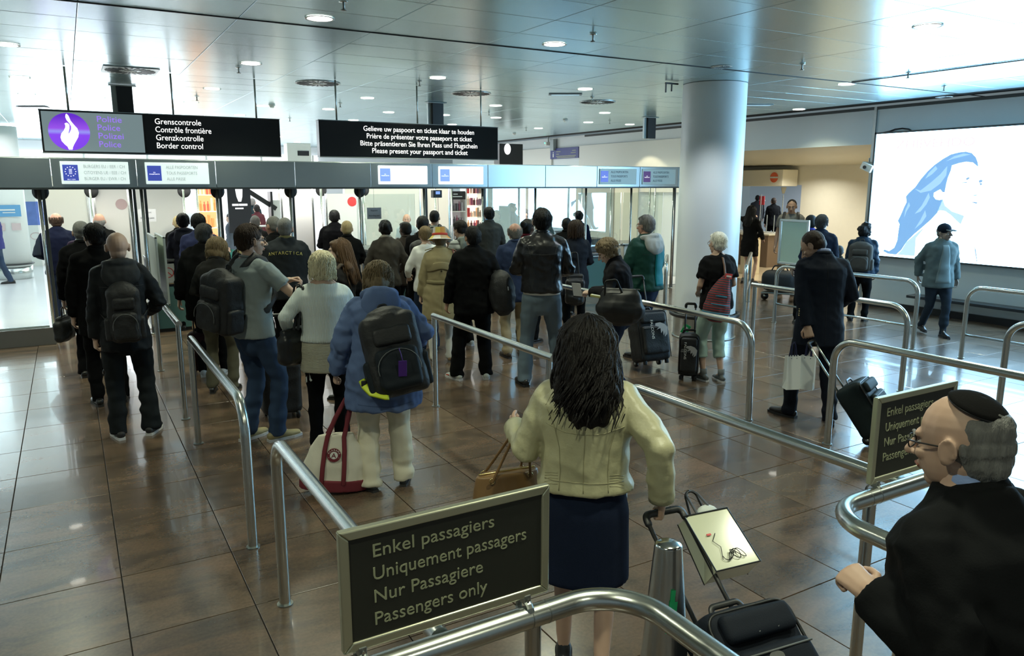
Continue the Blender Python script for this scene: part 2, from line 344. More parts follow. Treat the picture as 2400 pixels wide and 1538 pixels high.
rail('far steel railing carrying the green notice board, with a lower bar', [(9.58, 8.15, 0), (9.58, 8.15, RZ), (9.58, 5.83, RZ), (9.58, 5.83, 0)], [], [(9.58, 8.15, .30), (9.58, 5.83, .30)], rad=.18)
rail('far steel railing below the billboard, with a lower bar', [(9.60, 5.20, 0), (9.60, 5.20, RZ), (9.60, 1.5, RZ)], [(9.60, 2.2)], [(9.60, 5.20, .30), (9.60, 1.5, .30)], rad=.18)
rail('slanting steel railing just right of the column, with a lower bar', [(10.9, 9.9, RZ), (9.05, 8.30, RZ), (9.05, 8.30, 0)], [(10.9, 9.9)], [(10.9, 9.9, .38), (9.08, 8.34, .38)], rad=.12)
rail('low steel hoop behind the man in the green jacket', [(8.3, 9.3, 0), (8.3, 9.3, RZ), (9.3, 10.4, RZ), (9.3, 10.4, 0)], [], rad=.15)
# two tubes that carry the signs, bending back towards the viewer
def sign_rail(label, x0, x1, xe, y, ye, low):
    t = empty('handrail', (x1, y, 0), 0, label, 'railing'); off = np.array([x1, y, 0])
    P = fillet([np.array(p) - off for p in ((x0, y, RZ), (xe, y, RZ), (xe, ye, RZ))], .20, 12)
    flatcap(add('top_rail', [tube(P, .034, seg=24, cap='flat', ref=(.02, .01, 1))], STEEL, t, True))
    s = 1 if xe > x0 else -1
    for px_, py_ in ((x0 + s * (abs(xe - x0) * .70), y + .01), (xe, y - .36), (xe, ye + .25), (x0 + s * .12, y + .01)):
        flatcap(add('post', [cyl((px_ - off[0], py_ - off[1], 0), (px_ - off[0], py_ - off[1], RZ - .02), .025, 16)], STEEL, t, True))
    for f in (.22, .68, .735):
        q = x0 + s * abs(xe - x0) * f
        flatcap(add('sleeve_joint', [cyl((q - off[0] - .0015, 0, RZ), (q - off[0] + .0015, 0, RZ), .0346, 24)], STEELD, t, True))
    if low: add('lower_rail', [tube(fillet([np.array(p) - off for p in ((xe - .02, y - .42, .45), (xe - .28, y - .42, .45), (xe - .28, ye, .45))], .09), .02, seg=12, cap='flat')], STEEL, t, True)
    return t
sign_rail('thick steel tube under the front passengers sign, bending towards the viewer', .33, 1.25, 1.40, 1.72, -.35, False)
sign_rail('thick steel tube under the right-hand passengers sign, bending towards the viewer', 3.45, 2.6, 2.41, 1.76, .05, True)
FRM = mat('champagne_aluminium', (.52, .52, .38), .32, .75); PAN = mat('dark_olive_panel', (.022, .024, .018), .45); LET = mat('pale_olive_lettering', (.36, .38, .24), .5)
def passenger_sign(label, x0, x1, z0, z1, y, textw, tx):
    t = empty('passenger_sign', ((x0 + x1) / 2, y, z0), 0, label, 'sign'); W = (x1 - x0) / 2; H = z1 - z0
    fr = .026; d = .024
    for n, pts in (('frame_top', [(-W, H), (W, H), (W - fr, H - fr), (-W + fr, H - fr)]), ('frame_bottom', [(-W, 0), (-W + fr, fr), (W - fr, fr), (W, 0)]),
                   ('frame_left', [(-W, 0), (-W, H), (-W + fr, H - fr), (-W + fr, fr)]), ('frame_right', [(W, 0), (W - fr, fr), (W - fr, H - fr), (W, H)])):
        V, Fc = quadp([(a, -d / 2, b) for a, b in pts], d, (0, 1, 0))
        bm_o = link(n, me_from(n, V, Fc, False), FRM, t); bv = bm_o.modifiers.new('b', 'BEVEL'); bv.width = .004; bv.segments = 2
    add('panel', [box((0, 0, H / 2), (2 * W - 2 * fr + .002, .012, H - 2 * fr + .002))], PAN, t)
    for k, (s, wd) in enumerate((('Enkel passagiers', .77), ('Uniquement passagers', 1.0), ('Nur Passagiere', .69), ('Passengers only', .72))):
        text('lettering', s, .052, LET, t, face_y((-W + tx, -.0068, H - .088 - k * .0635)), width=textw * wd)
    for sx in (-W + .05, W - .075):
        add('clamp', [rbox((sx, 0, -.006), (.022, .03, .03), .003), tube([(sx + math.cos(q) * .0 , math.cos(q) * .038, -.047 + math.sin(q) * .038) for q in np.linspace(0, 2 * math.pi, 21)], (.011, .003), seg=6, cap='flat'), rbox((sx, 0, -.092), (.022, .018, .02), .003)], STEELD, t)
        add('screw', [cyl((sx, -.016, -.004), (sx, -.02, -.004), .005, 10)], STEEL, t)
    return t
passenger_sign('front passengers-only sign, dark olive board in a metal frame, cut by the bottom edge', .505, 1.13, .965, 1.30, 1.735, .46, .085)
passenger_sign('right-hand passengers-only sign partly hidden by the man with the skullcap', 2.705, 3.26, .955, 1.32, 1.775, .41, .07)
# bollard
b = empty('bollard', (1.665, 1.80, 0), 0, 'tapered brushed steel bollard with a scrap of green sticker', 'bollard')
flatcap(add('cone', [tube([(0, 0, 0), (0, 0, .945)], [.125, .047], seg=40, cap='flat')], STEEL, b, True))
add('cap', [ell((0, 0, .943), (.047, .047, .016), seg=28)], mat('polished_cap', (.7, .72, .7), .15, 1.), b, True)
stk = mat('green_sticker', (.02, .42, .16), .5)
for k, (u, z, ww, hh) in enumerate(((-2.2, .70, .26, .07), (-2.12, .76, .16, .05), (-2.3, .655, .2, .03), (-2.6, .50, .08, .03))):
    rr = .125 - .078 * z / .945 + .0012
    V = [(math.cos(u + q) * rr, math.sin(u + q) * rr, z + h) for h in (0, hh) for q in np.linspace(0, ww * 1.6, 5) + (.06 if h else 0)]
    link('sticker_scrap', me_from('s', V, [(i, i + 1, i + 6, i + 5) for i in range(4)], True), stk, b)
# upright plates on the rail behind the bald man, and the notice board
for k, (dx, lab) in enumerate(((-.045, 'left one of two upright pale sign plates seen edge-on behind the bald man'), (.03, 'right one of two upright pale sign plates seen edge-on behind the bald man'))):
    t = empty('sign_plate', (.78 + dx, 8.75, .94), 0, lab, 'sign plate')
    add('pane', [rbox((0, 0, .35), (.010, .78, .66), .003)], mat('pale_plate', (.55, .62, .56), .3), t)
    for n, q, s in (('frame_top', (0, 0, .69), (.022, .82, .02)), ('frame_bottom', (0, 0, .01), (.022, .82, .02)), ('frame_side', (0, -.4, .35), (.022, .02, .70)), ('frame_side', (0, .4, .35), (.022, .02, .70))):
        add(n, [rbox(q, s, .004)], mat('pale_frame', (.60, .66, .62), .3, .4), t)
t = empty('notice_board', (9.58, 7.88, .94), 0, 'blank pale green notice board in a silver frame on the far railing', 'notice board')
add('sheet', [box((0, 0, .34), (.008, .46, .64))], mat('pale_green_sheet', (.42, .52, .40), .5), t)
for n, q, s in (('frame_top', (0, 0, .675), (.03, .54, .035)), ('frame_bottom', (0, 0, .018), (.03, .54, .035)), ('frame_side', (0, -.255, .345), (.03, .035, .66)), ('frame_side', (0, .255, .345), (.03, .035, .66))):
    add(n, [rbox(q, s, .005)], mat('silver_frame', (.6, .64, .62), .35, .5), t)
# ================================================================ CEILING FIXTURES
LX = [.79 + 1.158 * k for k in range(-2, 11)]
lights = []
for y, ks in ((4.16, (5,)), (6.5, (1, 3)), (9.22, (-1, 1, 3, 5)), (11.87, (-1, 1, 3, 5)), (13.95, (-1, 0, 1, 2, 3, 4, 5, 6, 8, 9)), (16.0, (0, 2, 4, 6, 8)), (19.0, (-1, 1, 3, 5, 7)), (22.5, (0, 2, 4, 6)), (25, (-1, 1, 3, 5))):
    for k in ks: lights.append((.79 + 1.158 * k, y))
lights += [(9.03, 12.0), (11.67, 9.68), (9.35, 6.99), (4.28, 1.5), (1.93, 1.5), (-.35, 4.16), (1.93, -1.5), (4.28, -1.5), (-.35, 1.0), (6.6, 1.5), (-2.7, 7), (-2.7, 11.9), (10.2, 1.5)]
rows = ('near', 'second', 'third', 'fourth')
LW = emat('lamp_glow', (1.0, .97, .86), 9.0)
ring_me = me_from('trim_ring', *tube([(math.cos(t) * .112, math.sin(t) * .112, -.0005) for t in np.linspace(0, 2 * math.pi, 25)], (.003, .012), seg=6, cap='flat')); ring_me.materials.append(WHITE)
disc_me = me_from('lamp', *tube([(0, 0, -.002), (0, 0, .004)], .104, seg=24, cap='flat'), False); disc_me.materials.append(LW)
def place(x, y):
    d = np.array([x, y, CZ - HC]); wz = d @ _fw
    return CX + F * (d @ _rt) / wz, CY - F * (d @ _up) / wz
ORD = ('first', 'second', 'third', 'fourth', 'fifth', 'sixth', 'seventh', 'eighth', 'ninth', 'tenth', 'eleventh', 'twelfth', 'thirteenth', 'fourteenth', 'fifteenth', 'sixteenth', 'seventeenth')
inview = sorted([q for q in lights if (np.array([q[0], q[1], CZ - HC]) @ _fw) > .3 and 0 < place(*q)[0] < 2400 and 0 < place(*q)[1] < 400], key=lambda q: place(*q)[1])
bands = [inview[i:i + 6] for i in range(0, len(inview), 6)]; LN = {}
for bi, bq in enumerate(bands):
    for qi, q in enumerate(sorted(bq, key=lambda q: place(*q)[0])): LN[q] = 'round glowing ceiling downlight, %s from the left in the %s highest group of six' % (ORD[qi], ORD[bi])
for k, (x, y) in enumerate(sorted(lights, key=lambda q: (q[1], q[0]))):
    t = empty('downlight', (x, y, CZ), 0, LN.get((x, y), 'round recessed ceiling downlight outside the picture'), 'ceiling light', 'downlights in the metal ceiling')
    link('trim_ring', ring_me, None, t); link('lamp', disc_me, None, t)
    if y < 14.5:
        l = bpy.data.lights.new('lamp_beam', 'SPOT'); l.energy = 130 if x < 9 else 75; l.color = (.96, 1.0, .74); l.spot_size = math.radians(126); l.spot_blend = .55; l.shadow_soft_size = .09
        lo = bpy.data.objects.new('lamp_beam', l); COL.objects.link(lo); lo.parent = t; lo.location = (0, 0, -.02)
# spots grazing the right-hand wall
for x, y, e in ((11.75, 10.3, 40), (11.7, 14.6, 45)):
    l = bpy.data.lights.new('wall_spot', 'SPOT'); l.energy = e; l.color = (1.0, .9, .62); l.spot_size = math.radians(96); l.spot_blend = .12; l.shadow_soft_size = .04
    lo = bpy.data.objects.new('wall_spot', l); COL.objects.link(lo); lo.location = (x, y, CZ - .02)
# unlit louvre downlights
for x, y, lab in ((1.93, 9.18 + .0, None), (6.73, 6.72, 'small louvred ceiling fitting beside the top of the column'), (12.0, 7.2, 'louvred ceiling fitting above the left end of the billboard')):
    if lab is None: continue
    t = empty('louvre_fitting', (x, y, CZ), 0, lab, 'ceiling fitting')
    link('rim', ring_me, None, t)
    for j in range(6): add('louvre', [box((-.08 + j * .032, 0, -.004), (.012, .17, .01))], mat('bright_louvre', (.9, .95, 1.), .1, 1.), t)
for x, y, e in ((6.73, 6.72, 120), (6.73, 6.73, 1)):
    l = bpy.data.lights.new('louvre_beam', 'SPOT'); l.energy = e; l.color = (.9, .97, 1.0); l.spot_size = math.radians(120); l.spot_blend = .5; l.shadow_soft_size = .09
    lo = bpy.data.objects.new('louvre_beam', l); COL.objects.link(lo); lo.location = (x, y, CZ - .03)
# radial air diffusers
for k, (x, lab) in enumerate(((.81, 'round slotted air diffuser above the police sign'), (3.08, 'round slotted air diffuser between the two hanging signs'), (5.40, 'round slotted air diffuser above the right end of the ticket sign'), (7.75, 'round slotted air diffuser left of the column'))):
    t = empty('air_diffuser', (x, 10.5, CZ), 0, lab, 'air diffuser')
    add('plate', [rbox((0, 0, -.002), (.6, .6, .006), .002)] if k == 0 else [cyl((0, 0, -.005), (0, 0, .002), .30, 32)], mat('diffuser_plate', (.62, .66, .65), .4, .5), t)
    for j in range(24):
        q = j * 2 * math.pi / 24; R = Matrix.Rotation(q, 3, 'Z')
        add('slot', [box(np.array(R) @ np.array((.20, 0, -.008)), (.15, .02, .004), R)], BLACKP, t)
    add('hub', [cyl((0, 0, -.012), (0, 0, 0), .07, 20)], WHITE, t)
# sprinklers
for k, (px_, py_) in enumerate(sorted(((805, 3), (559, 158), (983, 190), (461, 226), (797, 242), (1146, 262), (679, 277), (1390, 80), (1880, 150), (1388, 228), (2213, 202), (1429, 283), (2129, 170), (1233, 300)))):
    p = atz(px_, py_, CZ)
    t = empty('sprinkler', (p[0], p[1], CZ), 0, 'small sprinkler head hanging from the ceiling, %s from the left' % ORD[k], 'sprinkler', 'sprinkler heads in the ceiling')
    add('escutcheon', [cyl((0, 0, -.006), (0, 0, 0), .035, 14)], STEEL, t, True); add('stem', [cyl((0, 0, -.06), (0, 0, 0), .009, 8)], STEELD, t, True)
    add('deflector', [cyl((0, 0, -.066), (0, 0, -.06), .024, 12)], STEELD, t, True)
for k, (px_, py_) in enumerate(((637, 245), (1325, 280), (1205, 312))):
    p = atz(px_, py_, CZ)
    t = empty('smoke_detector', (p[0], p[1], CZ), 0, 'small white smoke detector on the ceiling, ' + ('leftmost', 'rightmost', 'middle')[k] + ' of three', 'smoke detector', 'smoke detectors on the ceiling')
    add('base', [cyl((0, 0, -.02), (0, 0, 0), .055, 20)], WHITE, t, True); add('chamber', [tube([(0, 0, -.02), (0, 0, -.055)], [.045, .03], seg=20, cap='flat')], WHITE, t, True)
# black display columns
for k, (x, y, h, lab) in enumerate(((.81, 12.07, .78, 'black flat hanging post above the police sign'), (5.46, 11.9, .75, 'black flat hanging post with a pale side above the ticket sign'), (10.38, 12.27, .42, 'short black and grey hanging unit left of the column'))):
    t = empty('hanging_post', (x, y, CZ - h), 0, lab, 'hanging post')
    add('black_face', [rbox((.02, -.02, h / 2), (.20, .05, h), .004)], BLACKP, t); add('grey_side', [rbox((-.02, .03, h / 2), (.24, .05, h), .004)], mat('grey_side', (.35, .40, .40), .4, .3), t)
    add('ceiling_plate', [rbox((0, 0, h - .008), (.34, .16, .014), .004)], mat('grey_side', (.35, .40, .40), .4, .3), t)
# vents
for px_, py_, lab in ((1325, 221, 'pale rectangular ceiling vent left of the column'), (1776, 246, 'pale rectangular ceiling vent right of the column'), (77, 250, 'dark slot vent at the far left of the ceiling')):
    p = atz(px_, py_, CZ); t = empty('ceiling_vent', (p[0], p[1], CZ), -YAW, lab, 'vent')
    add('frame', [rbox((0, 0, -.004), (.5, .16, .012), .003)], mat('vent_frame', (.35, .38, .38), .5) if 'pale' in lab else BLACKP, t)
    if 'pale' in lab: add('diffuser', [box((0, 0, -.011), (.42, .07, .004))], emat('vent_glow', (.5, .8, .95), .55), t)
# ================================================================ HANGING SIGNS
def hanging(label, x0, x1, z0, z1, y, drops):
    t = empty('hanging_sign', ((x0 + x1) / 2, y, z0), 0, label, 'hanging sign'); W = (x1 - x0) / 2; H = z1 - z0
    add('case', [rbox((0, .06, H / 2), (2 * W, .12, H), .004)], BLACKP, t)
    for x in drops: add('hanger', [cyl((x - (x0 + x1) / 2, .06, H), (x - (x0 + x1) / 2, .06, CZ - z0), .012, 10)], STEEL, t, True)
    add('edge_trim', [box((0, .06, H + .004), (2 * W + .01, .13, .008)), box((0, .06, -.004), (2 * W + .01, .13, .008))], mat('grey_side', (.35, .40, .40), .4, .3), t)
    return t, W, H
SIGNB = mat('sign_black_face', (.004, .006, .007), .25); LWH = emat('lit_white_letters', (1, 1, .97), 1.25)
t, W, H = hanging('black hanging police sign with a purple disc and four lines reading border control', -.18, 2.53, 2.525, 3.0, 10.45, (.12, 1.25, 2.25))
add('black_panel', [box((.54, -.004, H / 2), (2 * W - 1.1, .008, H - .03))], SIGNB, t)
add('grey_panel', [box((-W + .545, -.004, H / 2), (1.05, .008, H - .03))], emat('lit_grey_panel', (.24, .32, .33), .55), t)
PU = bpy.data.materials.new('purple_disc_light'); PU.use_nodes = True; nt = PU.node_tree; bs = nt.nodes['Principled BSDF']; N = nt.nodes.new
tc = N('ShaderNodeTexCoord'); sx = N('ShaderNodeSeparateXYZ'); nt.links.new(tc.outputs['Object'], sx.inputs[0]); crp = N('ShaderNodeValToRGB'); e = crp.color_ramp.elements
mr = N('ShaderNodeMapRange'); mr.inputs['From Min'].default_value = H / 2 - .22; mr.inputs['From Max'].default_value = H / 2 + .22; nt.links.new(sx.outputs['Z'], mr.inputs[0]); nt.links.new(mr.outputs[0], crp.inputs[0])
e[0].position = .1; e[0].color = (.20, .05, .75, 1); e[1].position = .9; e[1].color = (.12, .02, .55, 1)
for p_, c_ in ((.42, (.24, .06, .80, 1)), (.5, (.30, .30, .85, 1)), (.58, (.30, .08, .75, 1))): q = crp.color_ramp.elements.new(p_); q.color = c_
nt.links.new(crp.outputs[0], bs.inputs['Emission Color']); bs.inputs['Emission Strength'].default_value = .9; bs.inputs['Base Color'].default_value = (.05, .02, .2, 1)
dcx = -W + .285
add('purple_disc', [(np.array([(dcx + math.cos(q) * .212, -.010, H / 2 + math.sin(q) * .212) for q in np.linspace(0, 2 * math.pi, 40, endpoint=False)] + [(dcx + math.cos(q) * .212, -.006, H / 2 + math.sin(q) * .212) for q in np.linspace(0, 2 * math.pi, 40, endpoint=False)]), [tuple(range(40)), tuple(range(79, 39, -1))] + [(i, i + 40, (i + 1) % 40 + 40, (i + 1) % 40) for i in range(40)])], PU, t)
fl = [(508, 234), (520, 250), (532, 290), (552, 320), (575, 350), (583, 385), (575, 420), (558, 450), (540, 480), (528, 505), (524, 524), (498, 524), (490, 500), (470, 480), (452, 455), (446, 425), (455, 395), (475, 370), (488, 345), (490, 325), (485, 314), (500, 306), (512, 312), (520, 325), (518, 350), (510, 375), (505, 397), (517, 385), (529, 360), (531, 335), (521, 310), (503, 285), (496, 260), (500, 240)]
ngon('flame_emblem', [(dcx + (x - 514) / 2392 * 700 * .00478, -.0135, H / 2 + (378 - y) / 2392 * 700 * .00478) for x, y in fl], LWH, t)
LPU = emat('violet_letters', (.35, .18, .95), .8)
for k, s in enumerate(('Politie', 'Police', 'Polizei', 'Police')):
    text('lettering', s, .098, LPU, t, face_y((-W + .575, -.0095, H - .115 - k * .096)), width=(.26, .235, .265, .23)[k], th=.003)
for k, s in enumerate(('Grenscontrole', 'Contrôle frontière', 'Grenzkontrolle', 'Border control')):
    text('lettering', s, .098, LWH, t, face_y((-W + 1.20, -.0095, H - .115 - k * .096)), width=(.53, .645, .545, .53)[k], th=.003)
t, W, H = hanging('black hanging sign with four white lines asking for passport and ticket', 2.92, 5.58, 2.52, 2.98, 10.0, (3.18, 4.33, 5.33))
add('black_panel', [box((0, -.004, H / 2), (2 * W - .02, .008, H - .03))], SIGNB, t)
for k, s in enumerate(('Gelieve uw paspoort en ticket klaar te houden', 'Prière de présenter votre passeport et ticket', 'Bitte präsentieren Sie Ihren Pass und Flugschein', 'Please present your passport and ticket')):
    text('lettering', s, .094, LWH, t, face_y((.10, -.0095, H - .115 - k * .096)), width=(1.66, 1.58, 1.76, 1.44)[k], align='CENTER', th=.003)
# ================================================================ CANOPY BAND AND BOOTH FRONTS (y = 12)
YB = 12.0
BND = mat('grey_canopy_metal', (.42, .49, .51), .30, .65, nz=.03, nscale=2)
seams = [-7.0, -2.3, -.14, .89, 1.94, 3.1, 4.33, 5.41, 6.49, 7.7, 8.88, 9.94, 10.95, 12.40]
band = empty('canopy', (3, YB, 2.11), 0, 'long grey metal canopy band across the tops of the passport booths', 'canopy')
for i in range(len(seams) - 1):
    a_, b_ = seams[i] + .004, seams[i + 1] - .004
    add('fascia_panel', [rbox(((a_ + b_) / 2 - 3, .035, .20), (b_ - a_, .07, .39), .004)], BND, band)
add('soffit', [box((-.3, .22, .012), (19.2, .36, .02))], mat('canopy_soffit', (.45, .46, .44), .5), band)
add('bottom_rail', [box((-.3, .03, -.008), (19.2, .09, .022))], mat('dark_rail', (.06, .07, .07), .4), band)
add('top_cover', [box((-.3, .22, .40), (19.2, .36, .012))], mat('canopy_soffit', (.45, .46, .44), .5), band)
DB = emat('label_blue', (.06, .09, .45), .7); DB2 = emat('label_pale_blue', (.22, .36, .85), .9); PRP = emat('label_purple', (.10, .03, .17), .5); GRT = emat('label_grey_text', (.32, .38, .36), .7); DKT = mat('label_dark_text', (.06, .08, .09), .5)
specs = ((-.03, .79, 'eu'), (1.0, 1.84, 'all'), (4.45, 5.32, 'bright'), (5.53, 6.39, 'bright'), (8.93, 9.84, 'dim'), (9.99, 10.86, 'dimp'))
names = ('lit label for citizens with a circle of stars, first from the left on the canopy', 'lit all-passports label, second from the left on the canopy', 'left one of two glaring white labels under the ticket sign', 'right one of two glaring white labels under the ticket sign', 'all-passports label with a blue square near the column', 'all-passports label with a purple square beside the column')
for (x0, x1, kd), lab in zip(specs, names):
    t = empty('booth_label', ((x0 + x1) / 2, YB - .002, 2.165), 0, lab, 'label'); W = (x1 - x0) / 2; H = .30
    fc = {'eu': emat('label_face_soft', (.78, .92, .88), .78), 'all': emat('label_face_soft', (.78, .92, .88), .78), 'bright': emat('label_face_bright', (.93, .97, 1.0), 1.7), 'dim': mat('label_face_dim', (.62, .70, .66), .4), 'dimp': mat('label_face_dim', (.62, .70, .66), .4)}[kd]
    add('face', [rbox((0, -.008, H / 2), (2 * W, .014, H), .02, seg=4)], fc, t)
    sq = {'eu': DB, 'all': DB, 'bright': DB2, 'dim': emat('label_mid_blue', (.10, .14, .62), .6), 'dimp': PRP}[kd]
    add('blue_square', [box((-W + .115, -.017, H / 2), (.18, .004, .21))], sq, t)
    cxq = -W + .115
    if kd == 'eu':
        st = []
        for j in range(12):
            q = j * math.pi / 6; c0 = np.array((cxq + math.cos(q) * .062, -.0205, H / 2 + .015 + math.sin(q) * .062))
            st.append(quadp([c0 + np.array((math.sin(i * math.pi / 5) * (.009 if i % 2 == 0 else .004), 0, math.cos(i * math.pi / 5) * (.009 if i % 2 == 0 else .004))) for i in range(10)], .001, (0, -1, 0)))
        tag(add('star', st, LWH, t), kind='stuff')
        for j, s in enumerate(('EEE', 'EER', 'EWR', 'EEA')): text('lettering', s, .018, LWH, t, face_y((cxq - .018, -.0205, H / 2 + .037 - j * .018)), width=.036)
        text('lettering', 'EU / CH', .018, LWH, t, face_y((cxq - .045, -.0205, H / 2 - .095)), width=.09)
    else:
        text('lettering', 'ALL', .02, LWH, t, face_y((cxq, -.0205, H / 2 + .005)), width=.03, align='CENTER'); text('lettering', 'PASSPORTS', .02, LWH, t, face_y((cxq, -.0205, H / 2 - .02)), width=.13, align='CENTER')
    L3 = ('BURGERS EU / EER / CH', 'CITOYENS UE / EEE / CH', 'BÜRGER EU / EWR / CH') if kd == 'eu' else ('ALLE PASPOORTEN', 'TOUS PASSEPORTS', 'ALLE PÄSSE')
    if kd == 'bright': tm = emat('label_faint_text', (.80, .90, .95), 1.1)
    elif kd in ('dim', 'dimp'): tm = DKT
    else: tm = GRT
    for j, s in enumerate(L3):
        text('lettering', s, .062, tm, t, face_y((-W + .27, -.0165, H - .085 - j * .082)), width=(.50, .51, .50)[j] if kd == 'eu' else (.42, .41, .25)[j])
# posts with round caps
ORD = ('first', 'second', 'third', 'fourth', 'fifth', 'sixth', 'seventh', 'eighth', 'ninth', 'tenth', 'eleventh', 'twelfth', 'thirteenth', 'fourteenth', 'fifteenth', 'sixteenth')
def booth_post(x, y, label, cap=True, r=.022, dark=True, grp=None):
    t = empty('booth_post', (x, y, 0), 0, label, 'post', grp)
    add('tube', [cyl((0, 0, 0), (0, 0, 2.1), r, 14)], STEEL, t, True)
    if dark: add('dark_profile', [box((.05, .03, 1.05), (.035, .05, 2.1))], mat('dark_rail', (.06, .07, .07), .4), t)
    add('foot', [cyl((0, 0, 0), (0, 0, .015), .045, 16)], STEELD, t, True)
    if cap: add('round_cap', [ell((.02, .03, 2.06), (.10, .02, .11), seg=18)], BLACKP, t, True)
G1 = 'steel posts along the booth fronts'; L1 = 'slim steel post carrying the canopy along the booth fronts'
for pn, (x, c_, d_) in enumerate(((-.31, 1, 1), (.79, 0, 1), (.93, 0, 1), (1.94, 1, 1), (3.02, 1, 1), (4.14, 1, 0), (5.28, 0, 1), (6.41, 0, 1), (7.52, 0, 0), (8.67, 0, 0), (9.78, 0, 0), (10.90, 0, 1))):
    booth_post(x, YB + .06, 'slim steel post under the canopy, ' + ORD[pn] + ' from the left', bool(c_), dark=bool(d_), grp=G1)
G2 = 'second row of steel posts inside the booths'; L2 = 'thin steel post in the second row behind the booth fronts'
for pn, (x, y, c_) in enumerate(((.33, 13.6, 1), (1.62, 13.2, 1), (1.82, 13.2, 0), (3.75, 12.9, 0), (3.95, 13.6, 1), (4.75, 13.6, 1), (6.1, 13.4, 0), (6.2, 12.9, 0), (8.7, 13.4, 1), (9.1, 12.8, 0), (10.3, 13.4, 0), (11.4, 13.4, 0), (11.9, 13.8, 0))):
    booth_post(x, y, 'thin steel post inside the booths, ' + ORD[pn] + ' of the back row from the left', bool(c_), r=.018, dark=False, grp=G2)
def pane(label, x0, x1, z0, z1, y, m=GLASS, extra=()):
    t = empty('glass_screen', ((x0 + x1) / 2, y, z0), 0, label, 'glass screen')
    add('pane', [box((0, 0, (z1 - z0) / 2), (x1 - x0, .01, z1 - z0))], m, t)
    add('shoe', [box((0, 0, .0), (x1 - x0, .03, .03))], STEEL, t); return t
pane('clear glass screen at the far left edge above the steel plinth', -2.3, -.36, .24, 2.09, YB + .05)
t = empty('plinth', (-2.0, YB - .06, 0), 0, 'low steel plinth under the glass at the left edge', 'plinth'); add('cover', [rbox((.1, .1, .115), (3.2, .22, .23), .006)], STEELD, t); add('rim', [box((.1, -.015, .235), (3.2, .012, .012))], STEEL, t)
pane('coated glass screen with bluish reflections behind the old man in the blazer', 6.46, 7.49, .95, 2.09, 12.36, GLASSB)
pane('coated glass screen with bluish reflections behind the leather jacket', 7.55, 8.64, .95, 2.09, 12.36, GLASSB)
pane('clear glass screen of the booth behind the reading woman', 8.70, 9.76, .95, 2.0, 12.36)
pane('clear glass screen beside the column', 9.82, 10.88, .95, 2.0, 12.36)
pane('glass screen of the booth above the dark counter in the middle', 4.20, 5.25, .95, 2.0, 12.40)
# booth counters
def counter(label, x0, x1, y0, y1, h, teal=True, notice=True, col=(.05, .06, .065)):
    t = empty('booth_counter', ((x0 + x1) / 2, (y0 + y1) / 2, 0), 0, label, 'counter'); W = x1 - x0; D = y1 - y0
    add('cabinet', [rbox((0, .02, h / 2 - .01), (W - .02, D - .04, h - .04), .01)], mat('counter_dark%.2f' % col[0], col, .45), t)
    add('worktop', [rbox((0, 0, h - .02), (W, D, .04), .008)], mat('counter_top', (.10, .11, .11), .3), t)
    if teal: add('front_pane', [box((0, -D / 2 + .0, .36), (W - .06, .012, .62))], TEAL, t)
    add('steel_strip', [box((0, -D / 2 - .008, .72), (W - .02, .014, .02))], STEEL, t)
    add('toe_kick', [box((0, -D / 2 + .03, .03), (W, .03, .06))], BLACKP, t)
    if notice:
        n = add('notice_sheet', [box((-W * .1, -D / 2 + .008, .86), (.26, .008, .30))], mat('notice_grey', (.42, .46, .46), .5), t)
        add('red_ring', [tube([(-W * .1 + math.cos(q) * .07, -D / 2 - .0, .88 + math.sin(q) * .07) for q in np.linspace(0, 2 * math.pi, 21)], .006, seg=6, cap='flat'), box((-W * .1, -D / 2, .88), (.13, .006, .012), Matrix.Rotation(.78, 3, 'Y'))], mat('notice_red', (.45, .05, .05), .5), n)
    return t
counter('dark booth counter with a no-smoking notice behind the bald man', .95, 1.58, 12.15, 13.1, 1.08)
counter('low teal-fronted booth counter at the left beside the man in navy', -.18, .04, 13.3, 14.2, 1.0, notice=False)
counter('dark booth counter with a no-smoking notice in the middle of the hall', 4.30, 5.9, 12.2, 13.2, 1.08)
counter('dark booth counter with two raised boxes behind the reading woman', 8.72, 9.74, 12.5, 13.4, .78, notice=False)
for x, w_, h_, lab in ((8.98, .5, .42, 'tall dark equipment box on the booth counter'), (9.45, .42, .26, 'low dark equipment box on the booth counter')):
    t = empty('equipment_box', (x, 12.95, .785), 0, lab, 'box'); add('body', [rbox((0, 0, h_ / 2), (w_, .5, h_), .01)], mat('counter_dark0.05', (.05, .06, .065), .45), t); add('lid', [rbox((0, 0, h_), (w_ + .05, .54, .02), .005)], BLACKP, t)
    add('vent_slot', [box((0, -.252, h_ * .5), (w_ * .5, .004, .02))], STEELD, t)
counter('pale booth side wall beside the column', 9.85, 10.85, 12.3, 13.3, .95, teal=False, notice=False, col=(.55, .54, .47))
counter('pale olive booth panel with a steel rim behind the grey sweater', 6.5, 8.0, 12.55, 13.3, 1.0, teal=False, notice=False, col=(.40, .42, .32))
